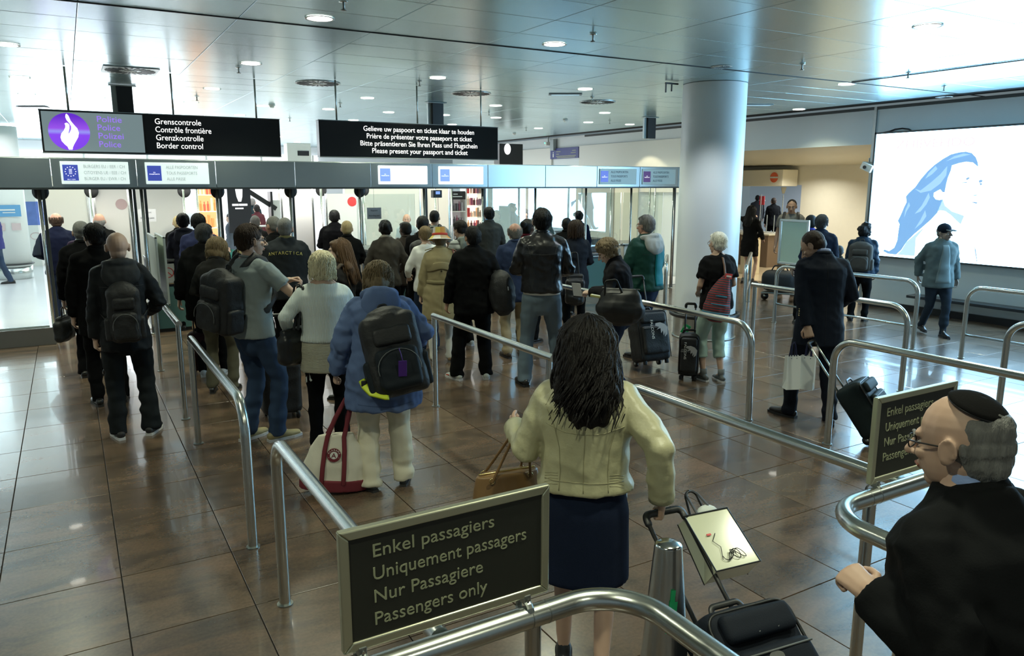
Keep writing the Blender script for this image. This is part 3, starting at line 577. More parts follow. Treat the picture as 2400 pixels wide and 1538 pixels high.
# white partitions and doors behind the booths
def partition(label, x0, x1, z0, z1, y, m, dot=None, dotm=None, paper=None):
    t = empty('partition_panel', ((x0 + x1) / 2, y, z0), 0, label, 'partition'); W = x1 - x0; H = z1 - z0
    add('sheet', [box((0, 0, H / 2), (W, .02, H))], m, t)
    for n, q, s in (('edge_profile', (-W / 2, 0, H / 2), (.03, .035, H)), ('edge_profile', (W / 2, 0, H / 2), (.03, .035, H)), ('bottom_profile', (0, 0, .02), (W, .035, .04))): add(n, [box(q, s)], STEEL, t)
    if dot: add('round_dot', [cyl((dot[0] - (x0 + x1) / 2, -.018, dot[1] - z0), (dot[0] - (x0 + x1) / 2, -.011, dot[1] - z0), .085, 24)], dotm, t)
    return t
RED = mat('red_dot', (.62, .03, .03), .4); PNK = mat('pinkish_dot', (.45, .33, .33), .5)
partition('white partition left of the navy jacket man, grey lower half', -.32, .30, 0, 2.3, 14.4, mat('greyish_white_panel', (.62, .62, .60), .45))
partition('white frosted panel with a pinkish round dot', .38, .86, .9, 2.3, 13.7, mat('offwhite_panel', (.70, .69, .66), .45), (.755, 1.85), PNK)
partition('wide pale grey partition behind the two dark-haired men', .98, 1.72, 0, 2.3, 14.0, mat('greyish_white_panel', (.62, .62, .60), .45))
partition('white door leaf left of the suited couple', 3.08, 3.60, 0, 2.2, 12.9, mat('offwhite_panel', (.70, .69, .66), .45))
partition('white frosted door with a red round dot', 3.95, 4.60, .95, 2.0, 13.3, FROST, (4.42, 1.86), RED)
partition('dark lower leaf under the frosted door', 3.95, 4.60, 0, .93, 13.32, mat('dark_leaf', (.05, .055, .055), .4))
partition('pale partition behind the middle booth', 4.7, 6.3, 0, 2.3, 14.6, mat('greyish_white_panel', (.62, .62, .60), .45))
partition('pale partition behind the man with the grey rucksack', 6.3, 7.05, 0, 2.3, 14.8, mat('pinkish_white_panel', (.66, .60, .56), .45))
partition('cream partition behind the coated glass', 8.3, 9.6, 0, 2.3, 15.4, mat('offwhite_panel', (.70, .69, .66), .45))
partition('cloudy pale partition behind the dark counter boxes', 9.7, 11.0, .2, 2.3, 14.2, mat('cloudy_panel', (.50, .52, .46), .4, nz=.12, nscale=2))
partition('yellowish door panel right of the booth glass', 11.3, 12.3, 0, 2.3, 14.9, mat('cream_wall', (.80, .77, .64), .5, nz=.03))
for px_, py_, y, lab in ((877, 500, 12.30, 'small grey paper notice hanging over the middle counter'), (345, 505, 13.0, 'small grey paper notice behind the bald man')):
    p = aty(px_, py_, y); t = empty('paper_notice', p, 0, lab, 'notice'); add('sheet', [box((0, 0, 0), (.25, .006, .19))], mat('paper_grey', (.45, .46, .47), .6), t)
    text('lettering', 'Paspoort', .035, BLACKP, t, face_y((0, -.004, .035)), width=.12, align='CENTER'); text('lettering', 'Boarding pass', .035, BLACKP, t, face_y((0, -.004, -.05)), width=.19, align='CENTER')
    add('hanging_wire', [cyl((0, 0, .09), (0, 0, 2.135 - p[2]), .002, 6)], STEELD, t)
# card readers and lamp on counter
for x, y, lab in ((4.95, 12.5, 'small desk lamp on the middle booth counter'), (5.7, 12.7, 'small camera on the middle booth counter')):
    t = empty('desk_device', (x, y, 1.08), 0, lab, 'device'); add('foot', [cyl((0, 0, 0), (0, 0, .015), .05, 14)], BLACKP, t, True); add('neck', [cyl((0, 0, .015), (0, 0, .12), .008, 8)], STEEL, t, True); add('head', [ell((0, -.02, .14), (.04, .03, .03))], BLACKP, t, True)
t = empty('ceiling_monitor', (5.46, 12.16, 1.94), 0, 'small dark monitor box under the canopy beside the middle booth', 'monitor'); add('case', [rbox((.1, 0, .06), (.16, .12, .13), .008)], BLACKP, t); add('screen', [box((.1, -.062, .08), (.08, .003, .05))], emat('label_pale_blue', (.22, .36, .85), .9), t)
add('cable', [cyl((.13, 0, 0), (.13, 0, -.8), .004, 6)], BLACKP, t)
# ================================================================ BILLBOARD
BX = XW - .13
t = empty('billboard', (BX, 5.4, .90), 0, 'huge backlit billboard of a woman with windblown hair on the right wall', 'billboard')
bo = np.array([BX, 5.4, .90])
add('case', [box((.07, 0, 1.075), (.13, 6.3, 2.15))], mat('grey_side', (.35, .40, .40), .4, .3), t)
BBE = bpy.data.materials.new('billboard_light'); BBE.use_nodes = True; nt = BBE.node_tree; bs = nt.nodes['Principled BSDF']; N = nt.nodes.new
bs.inputs['Base Color'].default_value = (.3, .3, .3, 1); bs.inputs['Roughness'].default_value = .4
bs.inputs['Emission Color'].default_value = (.40, .72, 1.0, 1); bs.inputs['Emission Strength'].default_value = 11.0
add('lit_face', [box((-.003, 0, 1.075), (.006, 6.24, 2.09))], BBE, t)
add('frame', [box((-.006, 0, 2.135), (.03, 6.3, .03)), box((-.006, 0, .015), (.03, 6.3, .03)), box((-.006, 3.135, 1.075), (.03, .03, 2.15)), box((-.006, -3.135, 1.075), (.03, .03, 2.15))], mat('dark_rail', (.06, .07, .07), .4), t)
def bbp(name, pts, m, off=.010, crop=(2040, 220, 360 / 1318)):
    P = [atx(crop[0] + x * crop[2], crop[1] + y * crop[2], BX - off) - bo for x, y in pts]
    ngon(name, P, m, t, .0012, (-1, 0, 0))
HB = emat('print_hair_blue', (.22, .45, .78), .80); HB2 = emat('print_hair_light', (.36, .60, .90), .9); SKB = emat('print_shadow_blue', (.50, .72, .96), .9); FB = emat('print_feature_blue', (.30, .50, .78), .75)
bbp('hair_print', [(926, 628), (922, 590), (905, 545), (870, 508), (820, 496), (760, 502), (690, 520), (620, 560), (550, 610), (490, 665), (430, 735), (385, 800), (330, 850), (305, 880), (310, 930), (290, 970), (260, 1040), (235, 1090), (250, 1120), (240, 1180), (230, 1260), (205, 1320), (160, 1350), (120, 1335), (110, 1350), (150, 1372), (220, 1380), (265, 1340), (310, 1270), (380, 1200), (440, 1150), (520, 1080), (575, 1020), (600, 960), (625, 905), (590, 912), (560, 905), (542, 880), (545, 850), (570, 835), (600, 820), (620, 845), (638, 845), (650, 780), (665, 720), (690, 660), (700, 615), (760, 595), (820, 583), (880, 590)], HB, .010)
bbp('hair_highlight', [(860, 520), (800, 512), (720, 535), (650, 580), (700, 560), (780, 540)], HB2, .013)
bbp('hair_highlight', [(660, 620), (600, 690), (520, 760), (430, 830), (380, 815), (430, 850), (520, 830), (600, 770), (650, 700)], HB2, .013)
bbp('hair_highlight', [(500, 850), (440, 960), (380, 1030), (430, 1010), (480, 950), (510, 890)], HB2, .013)
bbp('hair_highlight', [(470, 1000), (430, 1080), (380, 1160), (440, 1110), (480, 1050)], HB2, .013)
bbp('hair_highlight', [(330, 930), (300, 1000), (290, 1060), (310, 1010), (340, 960)], HB2, .013)
bbp('hair_highlight', [(560, 620), (500, 680), (470, 730), (530, 690), (575, 645)], HB2, .013)
bbp('neck_shadow_print', [(620, 905), (640, 960), (700, 1010), (760, 1030), (805, 1048), (790, 1085), (775, 1120), (740, 1090), (690, 1040), (640, 1005), (600, 1000), (575, 1010)], SKB, .010)
bbp('shoulder_shadow_print', [(265, 1345), (310, 1270), (400, 1195), (470, 1140), (430, 1190), (390, 1240), (380, 1392), (230, 1380)], SKB, .0105)
bbp('dress_fold_print', [(890, 1300), (905, 1340), (918, 1442), (912, 1442), (898, 1360)], FB, .010)
bbp('eyebrow_print', [(820, 725), (840, 715), (856, 722), (840, 735), (822, 742)], FB, .010)
bbp('eye_print', [(775, 770), (795, 758), (825, 755), (835, 765), (800, 764)], FB, .010)
bbp('eyebrow_print', [(928, 745), (950, 735), (966, 745), (955, 760), (935, 765)], FB, .010)
bbp('eye_print', [(935, 770), (955, 762), (958, 780), (945, 788)], FB, .010)
bbp('lips_print', [(828, 935), (870, 926), (915, 930), (920, 940), (905, 943), (870, 932)], FB, .010)
bbp('nose_print', [(860, 872), (900, 865), (930, 868), (900, 878)], SKB, .010)
PKT = emat('faint_pink_letters', (1.0, .78, .82), .84)
a0 = atx(2100, 342, BX - .01) - bo; a1 = atx(2285, 330, BX - .01) - bo
text('lettering', 'ZHIIVEHDO', .20, PKT, t, face_x(a0 + np.array((0, 0, -.05))), width=abs(a1[1] - a0[1]))
pw = [atx(x, y, XW - .02) - bo for x, y in ((2065, 312), (2085, 308), (2098, 303), (2115, 301), (2130, 303), (2140, 309))]
add('power_cable', [tube(pw, .012, seg=8)], BLACKP, t, True)
# small things on the right wall
t = empty('wall_projector', atx(2036, 392, XW - .12), 0, 'white box-shaped projector hung in the passage opening left of the billboard', 'projector'); add('case', [rbox((0, 0, 0), (.16, .22, .13), .012, Matrix.Rotation(.4, 3, 'X'))], WHITE, t); add('bracket', [cyl((0, 0, .05), (0, .0, .16), .012, 8)], STEELD, t); add('lens', [cyl((-.08, .02, 0), (-.10, .02, 0), .03, 12)], BLACKP, t)
p = atx(1323, 359, XW - .05); t = empty('wall_sign', p, 0, 'small dark blue information sign high on the far right wall', 'sign'); add('board', [rbox((0, 0, 0), (.04, 1.42, .30), .004)], mat('navy_sign', (.05, .06, .22), .4), t)
for y_, z_, w_ in ((.28, .05, .22), (.32, -.02, .14), (-.50, .06, .18), (-.47, -.0, .24), (-.1, -.08, 1.0), (-.1, -.12, .9)): add('text_line', [box((-.022, y_, z_), (.003, w_, .02))], LET, t)
add('figure_icon', [box((-.022, .55, -.05), (.003, .05, .10)), cyl((-.02, .55, .03), (-.024, .55, .03), .02, 10)], WHITE, t)
p = atx(1283, 337, XW - .1); t = empty('security_camera', p, 0, 'small security camera with a green light above the blue sign', 'camera'); add('housing', [rbox((0, 0, 0), (.14, .1, .1), .01)], WHITE, t); add('status_light', [ell((-.08, .02, .02), (.015, .015, .015))], emat('green_led', (.1, 1., .6), 2.), t); add('arm', [box((.03, 0, .12), (.03, .03, .2))], STEELD, t); add('driver_box', [rbox((0, -.3, -.05), (.1, .18, .32), .01)], mat('grey_side', (.35, .40, .40), .4, .3), t)
t = empty('fire_curtain_box', (7.02, 8.0, 3.38), 0, 'small black bracket on the ceiling left of the column', 'bracket'); add('bar', [box((.1, 0, .1), (.22, .02, .02))], BLACKP, t); add('leg', [box((0, 0, .04), (.014, .014, .12))], BLACKP, t); add('leg', [box((.1, 0, .05), (.014, .014, .1))], BLACKP, t)
# ================================================================ PASSAGE IN THE RIGHT WALL
t = empty('header_box', (XR - .35, 15.2, 2.12), 0, 'white overdoor box with a red no-entry disc in the passage', 'header box'); add('body', [rbox((0, .1, .22), (.6, 2.4, .44), .02)], mat('lit_cream_box', (.86, .83, .70), .45), t)
HP = [atx(1814, y, XR - .67) for y in (404, 428)]; hz = np.array([XR - .35, 15.2, 2.12])
c0 = (HP[0] + HP[1]) / 2 - hz; rr = (HP[0][2] - HP[1][2]) / 2 * 1.0
add('no_entry_disc', [(np.array([(c0[0], c0[1] + math.cos(q) * rr, c0[2] + math.sin(q) * rr) for q in np.linspace(0, 2 * math.pi, 24, endpoint=False)]), [tuple(range(24))])], mat('orange_red', (.80, .16, .06), .4), t)
add('white_bar', [box(c0 + np.array((-.004, 0, 0)), (.004, rr * 2.1, rr * .32))], WHITE, t)
add('bracket', [tube([(0, -.9, -.02), (0, -.9, -.2)], [.10, .04], seg=4, cap='flat')], STEELD, t); add('dark_sign', [box((-.32, 1.15, .20), (.02, .35, .50))], mat('dark_sign_face', (.05, .05, .045), .4), t)
t = empty('service_desk', (16.2, 14.9, 0), 0, 'brown and cream desk unit below the passage window', 'desk'); add('body', [rbox((0, -.2, .42), (.7, 1.7, .84), .01)], mat('brown_desk', (.16, .11, .07), .5), t); add('top', [rbox((0, -.2, .86), (.76, 1.8, .04), .01)], mat('desk_top', (.45, .42, .32), .35), t); add('cream_side', [rbox((-.1, .75, .45), (.6, .3, .88), .01)], mat('cream_side', (.60, .52, .34), .5), t)
for k in range(7):
    add('bar', [cyl((.30, -.9 + k * .25, .88), (.30, -.9 + k * .25, 1.35 if k % 3 else 1.9), .012, 8)], STEEL, t)
t = empty('check_in_pedestal', (14.4, 13.1, 0), 0, 'cream pedestal with a sloping lit top beside the woman in black', 'pedestal'); add('body', [rbox((0, 0, .45), (.3, .35, .9), .01)], mat('cream_side', (.60, .52, .34), .5), t); add('sloping_top', [rbox((0, 0, .93), (.34, .42, .03), .005, Matrix.Rotation(.3, 3, 'Y'))], mat('lit_cream_box', (.86, .83, .70), .45), t)
t = empty('plastic_bag', (14.1, 12.9, .55), 0, 'crumpled pale green plastic bag hanging beside the woman in black', 'bag'); add('body', [ell((0, 0, .12), (.12, .1, .2))], mat('pale_plastic', (.50, .60, .45), .4, bump=.6, bscale=18), t, True); add('neck', [tube([(0, 0, .28), (0, 0, .42)], [.05, .02])], mat('pale_plastic', (.50, .60, .45), .4), t, True)
t = empty('blue_poster', (23.91, 17.5, 1.2), 0, 'lit blue poster seen through the passage window', 'poster'); add('sheet', [box((0, 0, .3), (.03, 1.6, .6))], emat('poster_blue', (.25, .45, .95), .9), t); add('rim', [box((.01, 0, .3), (.03, 1.66, .66))], WHITE, t)
t = empty('red_notice', atx(1786, 470, 19.5), 0, 'small red notice behind the standing man in the passage', 'notice'); add('sheet', [box((0, 0, 0), (.02, .2, .28))], RED, t); add('bar', [box((.015, 0, 0), (.012, .23, .03))], WHITE, t); add('stand', [cyl((.03, 0, -t.location.z), (.03, 0, .1), .012, 8)], STEELD, t)
# luggage trolley
p = atz(1838, 705, 0)
t = empty('luggage_trolley', p, -1.0, 'metal luggage trolley with a blue advert panel behind the far railing', 'trolley')
add('deck', [rbox((0, 0, .16), (.8, .5, .03), .01)], STEELD, t); add('frame', [tube(fillet([(-.1 + .5, -.24, .17), (.45, -.24, .95), (.45, .24, .95), (.4, .24, .17)], .06), .014, seg=8)], STEEL, t, True)
add('advert_panel', [rbox((.44, 0, .66), (.015, .42, .34), .004)], mat('advert_blue', (.04, .08, .30), .4), t)
for x, y in ((-.36, 0), (.34, -.2), (.34, .2)):
    w_ = add('wheel', [cyl((x, y - .02, .07), (x, y + .02, .07), .07, 16)], BLACKP, t, True); add('hub', [cyl((x, y - .023, .07), (x, y + .023, .07), .025, 10)], STEEL, w_, True)
t = empty('duffel_bag', (p[0] - .05, p[1] + .04, .18), -1.0, 'black holdall lying on the luggage trolley', 'bag'); add('body', [rbox((-.05, 0, .20), (.62, .40, .38), .12)], mat('black_nylon', (.012, .013, .014), .6, bump=.3), t, True); add('handle', [tube(fillet([(-.2, 0, .38), (-.15, 0, .48), (.05, 0, .48), (.1, 0, .38)], .04), .012, seg=6)], BLACKP, t, True)
# ================================================================ HALL BEYOND THE BOOTHS
p = aty(30, 600, 21.0)
t = empty('hall_column', (p[0], 21.0, 0), 0, 'white round pillar beyond the glass at the far left', 'column'); add('shaft', [cyl((0, 0, 0), (0, 0, 3.45), .37, 40)], WHITE, t, True); add('bumper_ring', [tube([(math.cos(q) * .40, math.sin(q) * .40, .36) for q in np.linspace(0, 2 * math.pi, 33)], .02, seg=6, cap='flat')], BLACKP, t, True)
add('steel_skirt', [cyl((0, 0, 0), (0, 0, .3), .375, 40)], STEEL, t, True); add('blue_notice', [box((0, -.385, 1.58), (.56, .01, .26))], mat('notice_blue', (.12, .35, .60), .5), t)
add('text_line', [box((0, -.392, 1.60), (.34, .003, .03))], WHITE, t); add('text_line', [box((.05, -.392, 1.54), (.24, .003, .02))], WHITE, t)
for x in (-.15, .16): add('white_notice', [box((x, -.38, 1.22), (.18, .01, .16))], mat('pinkish_notice', (.66, .52, .50), .5), t)
p = aty(85, 515, 24.0)
t = empty('hall_poster', (p[0], 24.0, .36), 0, 'pale poster with a dark blue picture beyond the glass at the left', 'poster'); add('sheet', [box((0, 0, .75), (1.1, .03, 2.2))], WHITE, t); add('blue_picture', [box((0, -.018, 1.05), (.56, .006, .62))], mat('picture_blue', (.10, .18, .50), .5, nz=.5, nscale=4), t)
add('circle_print', [tube([(-.05 + math.cos(q) * .12, -.02, .45 + math.sin(q) * .09) for q in np.linspace(0, 2 * math.pi, 17)], .012, seg=6, cap='flat')], mat('pinkish_notice', (.66, .52, .50), .5), t)
def at_px(px_, py_, y): return aty(px_, py_, y)
# black shop banner with a white figure
a_ = aty(531, 440, 18.0); b_ = aty(592, 545, 18.0)
t = empty('shop_banner', ((a_[0] + b_[0]) / 2, 18.0, b_[2]), 0, 'tall black shop banner with a long white shape and a white text line', 'banner'); W = (b_[0] - a_[0]) / 2; H = 2.6 - b_[2]
add('pole', [cyl((0, .04, -b_[2]), (0, .04, H), .02, 8)], STEELD, t); add('foot', [cyl((0, .04, -b_[2]), (0, .04, -b_[2] + .02), .2, 16)], STEELD, t); add('cloth', [box((0, 0, H / 2), (2 * W, .04, H))], mat('banner_black', (.012, .014, .02), .5), t)
z1 = a_[2] - b_[2] + .02
ngon('white_shape', [(-.075, -.026, z1 + .25), (.075, -.026, z1 + .25), (.085, -.026, z1 - .02), (.07, -.026, z1 - .22), (.04, -.026, z1 - .33), (-.02, -.026, z1 - .33), (-.055, -.026, z1 - .22), (-.08, -.026, z1 - .02)], emat('banner_white', (1, 1, 1), .9), t)
add('text_line', [box((-.09, -.026, z1 - .40), (.14, .003, .045))], emat('banner_white', (1, 1, 1), .9), t); add('text_line', [box((.08, -.026, z1 - .40), (.18, .003, .045))], emat('banner_white', (1, 1, 1), .9), t); add('text_line', [box((-.01, -.026, z1 - .48), (.18, .003, .03))], emat('banner_white', (1, 1, 1), .9), t)
# shelving units
def shelves(label, px0, px1, y, zt, cols, backc, emit, n, rows_, goods_label, grp, lit=False):
    a_ = aty(px0, 500, y)[0]; b_ = aty(px1, 500, y)[0]; W = b_ - a_; t = empty('display_shelf', ((a_ + b_) / 2, y, 0), 0, label, 'shelf')
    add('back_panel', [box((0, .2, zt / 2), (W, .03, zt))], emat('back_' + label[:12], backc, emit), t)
    for s in (-1, 1): add('side_panel', [box((s * W / 2, .05, zt / 2), (.03, .33, zt))], WHITE, t)
    zs = [zt - .12 - (zt - .25) * k / rows_ for k in range(rows_ + 1)]
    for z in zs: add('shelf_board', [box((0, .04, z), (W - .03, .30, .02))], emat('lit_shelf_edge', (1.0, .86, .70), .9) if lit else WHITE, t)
    ms = [mat('goods_%d_%s' % (k, label[:8]), c, .4) for k, c in enumerate(cols)]
    def nm(c): return 'pale' if min(c) > .55 else 'black' if max(c) < .2 else 'grey' if max(c) - min(c) < .12 else 'orange' if c[0] > .65 and c[1] > .25 and c[2] < .3 else 'red' if c[0] > 1.6 * c[1] else 'green' if c[1] > c[0] else 'yellowish'
    cname = {m.name: nm(c) for m, c in zip(ms, cols)}; NUM = ('one', 'two', 'three', 'four', 'five', 'six', 'seven', 'eight'); short = grp.split(' on the ')[1]
    sh = {}
    for z in zs[1:]:
        for k in range(n):
            w_ = (W - .1) / n; ty = random.choice((0, 1)); hh = random.uniform(.5, .8) * (zs[0] - zs[1]); m = random.choice(ms)
            key = (m.name, ty)
            if key not in sh:
                me = me_from('goods', *(rbox((0, 0, .5), (.75, .75, 1), .06, seg=1) if ty else tube([(0, 0, 0), (0, 0, .7), (0, 0, .78), (0, 0, 1)], [.36, .36, .15, .15], seg=8, cap='flat')), False); me.materials.append(m); sh[key] = me
            o = link('shelf_item', sh[key]); cn = cname[m.name]; lb_ = '%s %s, %s from the left, shelf %s down, on the %s' % (cn, 'box' if ty else 'bottle', ORD[k], NUM[zs.index(z) - 1], short); o.location = ((a_ + b_) / 2 - W / 2 + .05 + w_ * (k + .5), y - .02, z + .011); o.scale = (w_ * .95, .12, hh)
            tag(o, lb_, 'shop item', grp)
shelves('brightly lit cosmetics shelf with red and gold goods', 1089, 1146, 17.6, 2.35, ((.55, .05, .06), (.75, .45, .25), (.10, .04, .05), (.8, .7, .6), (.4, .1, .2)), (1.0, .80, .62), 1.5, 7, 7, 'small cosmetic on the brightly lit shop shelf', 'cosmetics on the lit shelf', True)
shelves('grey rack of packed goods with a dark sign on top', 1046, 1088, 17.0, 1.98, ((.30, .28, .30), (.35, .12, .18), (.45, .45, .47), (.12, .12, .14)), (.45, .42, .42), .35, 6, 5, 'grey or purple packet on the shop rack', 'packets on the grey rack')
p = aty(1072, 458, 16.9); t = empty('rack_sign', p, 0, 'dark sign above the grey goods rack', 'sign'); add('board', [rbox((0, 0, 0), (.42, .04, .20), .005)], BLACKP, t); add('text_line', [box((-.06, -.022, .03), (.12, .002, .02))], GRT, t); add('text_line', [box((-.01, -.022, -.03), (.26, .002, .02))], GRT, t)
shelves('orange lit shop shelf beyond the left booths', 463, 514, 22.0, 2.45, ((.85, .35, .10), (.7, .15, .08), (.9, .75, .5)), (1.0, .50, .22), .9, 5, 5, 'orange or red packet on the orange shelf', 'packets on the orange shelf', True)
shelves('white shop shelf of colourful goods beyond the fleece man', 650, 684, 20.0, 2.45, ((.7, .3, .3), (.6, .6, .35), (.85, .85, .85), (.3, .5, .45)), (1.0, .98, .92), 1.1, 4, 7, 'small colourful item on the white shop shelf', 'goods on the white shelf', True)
p = aty(613, 470, 18.5); t = empty('shop_stand', (p[0], 18.5, 0), 0, 'black angled shop stand beside the banner', 'stand'); add('upright', [box((.2, 0, 1.0), (.05, .3, 2.0))], BLACKP, t); add('angled_arm', [box((-.05, 0, 1.85), (.9, .08, .10), Matrix.Rotation(.6, 3, 'Y'))], BLACKP, t); add('white_leaf', [box((.34, 0, .95), (.22, .04, 1.7))], WHITE, t); add('shelf', [box((-.02, 0, 1.2), (.4, .3, .03))], WHITE, t)
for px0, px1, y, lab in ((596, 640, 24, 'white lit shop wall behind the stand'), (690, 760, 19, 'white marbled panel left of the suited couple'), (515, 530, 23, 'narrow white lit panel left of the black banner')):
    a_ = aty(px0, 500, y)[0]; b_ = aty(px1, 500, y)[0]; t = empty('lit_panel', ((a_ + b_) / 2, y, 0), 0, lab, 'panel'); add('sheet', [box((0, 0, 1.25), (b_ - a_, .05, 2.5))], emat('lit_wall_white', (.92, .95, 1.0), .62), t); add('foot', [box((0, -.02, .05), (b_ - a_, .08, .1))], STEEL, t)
t = empty('white_cabinet', (8.6, 21, 2.3), 0, 'white cabinet with a small dark screen above the canopy', 'cabinet'); q = aty(692, 362, 16.5); t.location = (q[0], 16.5, q[2] - .2); add('mast', [box((.05, .05, -(q[2] - .2) / 2 - .1), (.12, .12, q[2] - .2 - .2))], STEELD, t); add('mast_foot', [box((.05, .05, -(q[2] - .2) + .01), (.4, .3, .02))], STEELD, t); add('body', [rbox((.05, 0, .12), (.5, .3, .62), .01)], WHITE, t); add('screen', [box((.13, -.155, .22), (.24, .01, .1))], BLACKP, t)
q = aty(1176, 350, 17.5); t = empty('dark_kiosk', (q[0] + .2, 17.5, 0), 0, 'dark unit with a bright round light behind the end of the ticket sign', 'kiosk'); add('body', [rbox((0, 0, 1.6), (.7, .3, 3.2), .01)], BLACKP, t); add('lamp', [ell((-.12, -.16, q[2]), (.10, .02, .14))], emat('banner_white', (1, 1, 1), .9), t)
# bright strip windows high on the far wall
t = empty('window_band', (-1.0, 27.7, 1.4), 0, 'bright band of glazing along the far end of the hall', 'window'); add('glazing', [box((1.5, 0, .85), (15, .04, 1.9))], emat('daylight_glazing', (.93, .97, 1.0), 1.15), t)
for k in range(9): add('mullion', [box((-5.6 + k * 1.8, -.04, .85), (.06, .06, 1.9))], WHITE, t)
# ================================================================ PEOPLE
_h = np.random.RandomState(3).rand(64, 64, 64)
def vnoise(P):
    P = np.asarray(P, float); I = np.floor(P).astype(int); f = P - I; f = f * f * (3 - 2 * f); I &= 63; J = (I + 1) & 63
    def g(a, b, c): return _h[a[:, 0] if isinstance(a, np.ndarray) else a, b, c]
    x0, y0, z0 = I.T; x1, y1, z1 = J.T; fx, fy, fz = f.T
    return (((_h[x0, y0, z0] * (1 - fx) + _h[x1, y0, z0] * fx) * (1 - fy) + (_h[x0, y1, z0] * (1 - fx) + _h[x1, y1, z0] * fx) * fy) * (1 - fz)
            + ((_h[x0, y0, z1] * (1 - fx) + _h[x1, y0, z1] * fx) * (1 - fy) + (_h[x0, y1, z1] * (1 - fx) + _h[x1, y1, z1] * fx) * fy) * fz) * 2 - 1
JOBS = []
def skin_over(name, pieces, m, parent, voxel, smooth=3, disp=None):
    """one continuous surface grown over overlapping pieces; disp(V, N) gives folds afterwards"""
    V, Fc = join(pieces); o = link(name, me_from(name, V, Fc, True), None, parent)
    r = o.modifiers.new('r', 'REMESH'); r.mode = 'VOXEL'; r.voxel_size = voxel; r.use_smooth_shade = True
    if smooth: s = o.modifiers.new('s', 'SMOOTH'); s.factor = .5; s.iterations = smooth
    JOBS.append((o, m, disp)); return o
def run_jobs():
    dg = bpy.context.evaluated_depsgraph_get(); dg.update()
    for o, m, disp in JOBS:
        me = bpy.data.meshes.new_from_object(o.evaluated_get(dg)); me.name = o.name; o.modifiers.clear(); old = o.data; o.data = me; bpy.data.meshes.remove(old)
        n = len(me.vertices); V = np.zeros(n * 3); me.vertices.foreach_get('co', V); V = V.reshape(-1, 3)
        if disp is not None and n:
            Nn = np.zeros(n * 3); me.vertices.foreach_get('normal', Nn); Nn = Nn.reshape(-1, 3)
            V = disp(V, Nn); me.vertices.foreach_set('co', V.ravel())
        me.materials.clear()
        for q in (m if isinstance(m, (list, tuple)) else [m]): me.materials.append(q)
        me.polygons.foreach_set('use_smooth', [True] * len(me.polygons)); me.update()
    JOBS.clear()
def folds(amp=.008, sc=(9, 9, 9), seed=0.):
    def f(V, Nn):
        a = vnoise(V * np.array(sc) + seed + 20); b = vnoise(V * np.array(sc) * 2.3 + seed + 5)
        d = (1 - np.abs(a)) * 1.2 - .7 + .35 * b
        return V + Nn * (d * amp)[:, None]
    return f
def hairy(amp=.006, sc=(60, 60, 14), seed=0.):
    def f(V, Nn):
        a = vnoise(V * np.array(sc) + seed + 20); b = vnoise(V * 16 + seed)
        return V + Nn * (a * amp + b * amp * 1.2)[:, None]
    return f
def RX(a): return np.array(Matrix.Rotation(a, 3, 'X'))
def RY(a): return np.array(Matrix.Rotation(a, 3, 'Y'))
def RZm(a): return np.array(Matrix.Rotation(a, 3, 'Z'))
def ik(a, b, l1, l2, pole):
    a = np.asarray(a, float); b = np.asarray(b, float); d = b - a; L = np.linalg.norm(d); Lm = (l1 + l2) * .995
    if L > Lm: b = a + d / L * Lm; d = b - a; L = Lm
    u = d / (L + 1e-9); x = (l1 * l1 - l2 * l2 + L * L) / (2 * L); h = math.sqrt(max(0, l1 * l1 - x * x))
    p = np.asarray(pole, float); p = p - u * (p @ u); p /= np.linalg.norm(p) + 1e-9
    return a + u * x + p * h, b
SK = {k: mat('skin_' + k, c, .5, nz=.06, nscale=25) for k, c in dict(fair=(.50, .33, .24), pale=(.60, .42, .33), ruddy=(.46, .25, .18), tan=(.38, .22, .14), dark=(.07, .04, .028), grey=(.33, .25, .20)).items()}
def hmat(n, c, r=.55): return mat('hair_' + n, tuple(k * (.7 if max(c) < .1 else .9) for k in c), r, spec=.25, nz=.45, nscale=9, stretch=(9, 9, 1.4), bump=.5, bscale=30)
HAIR = {k: hmat(k, c) for k, c in dict(black=(.006, .006, .006), dark=(.010, .008, .007), brown=(.05, .030, .018), auburn=(.115, .066, .034), blond=(.42, .33, .17), white=(.85, .84, .74), platinum=(.86, .78, .52), grey=(.17, .17, .16), darkgrey=(.06, .06, .058), mouse=(.20, .145, .075), honey=(.27, .205, .125)).items()}
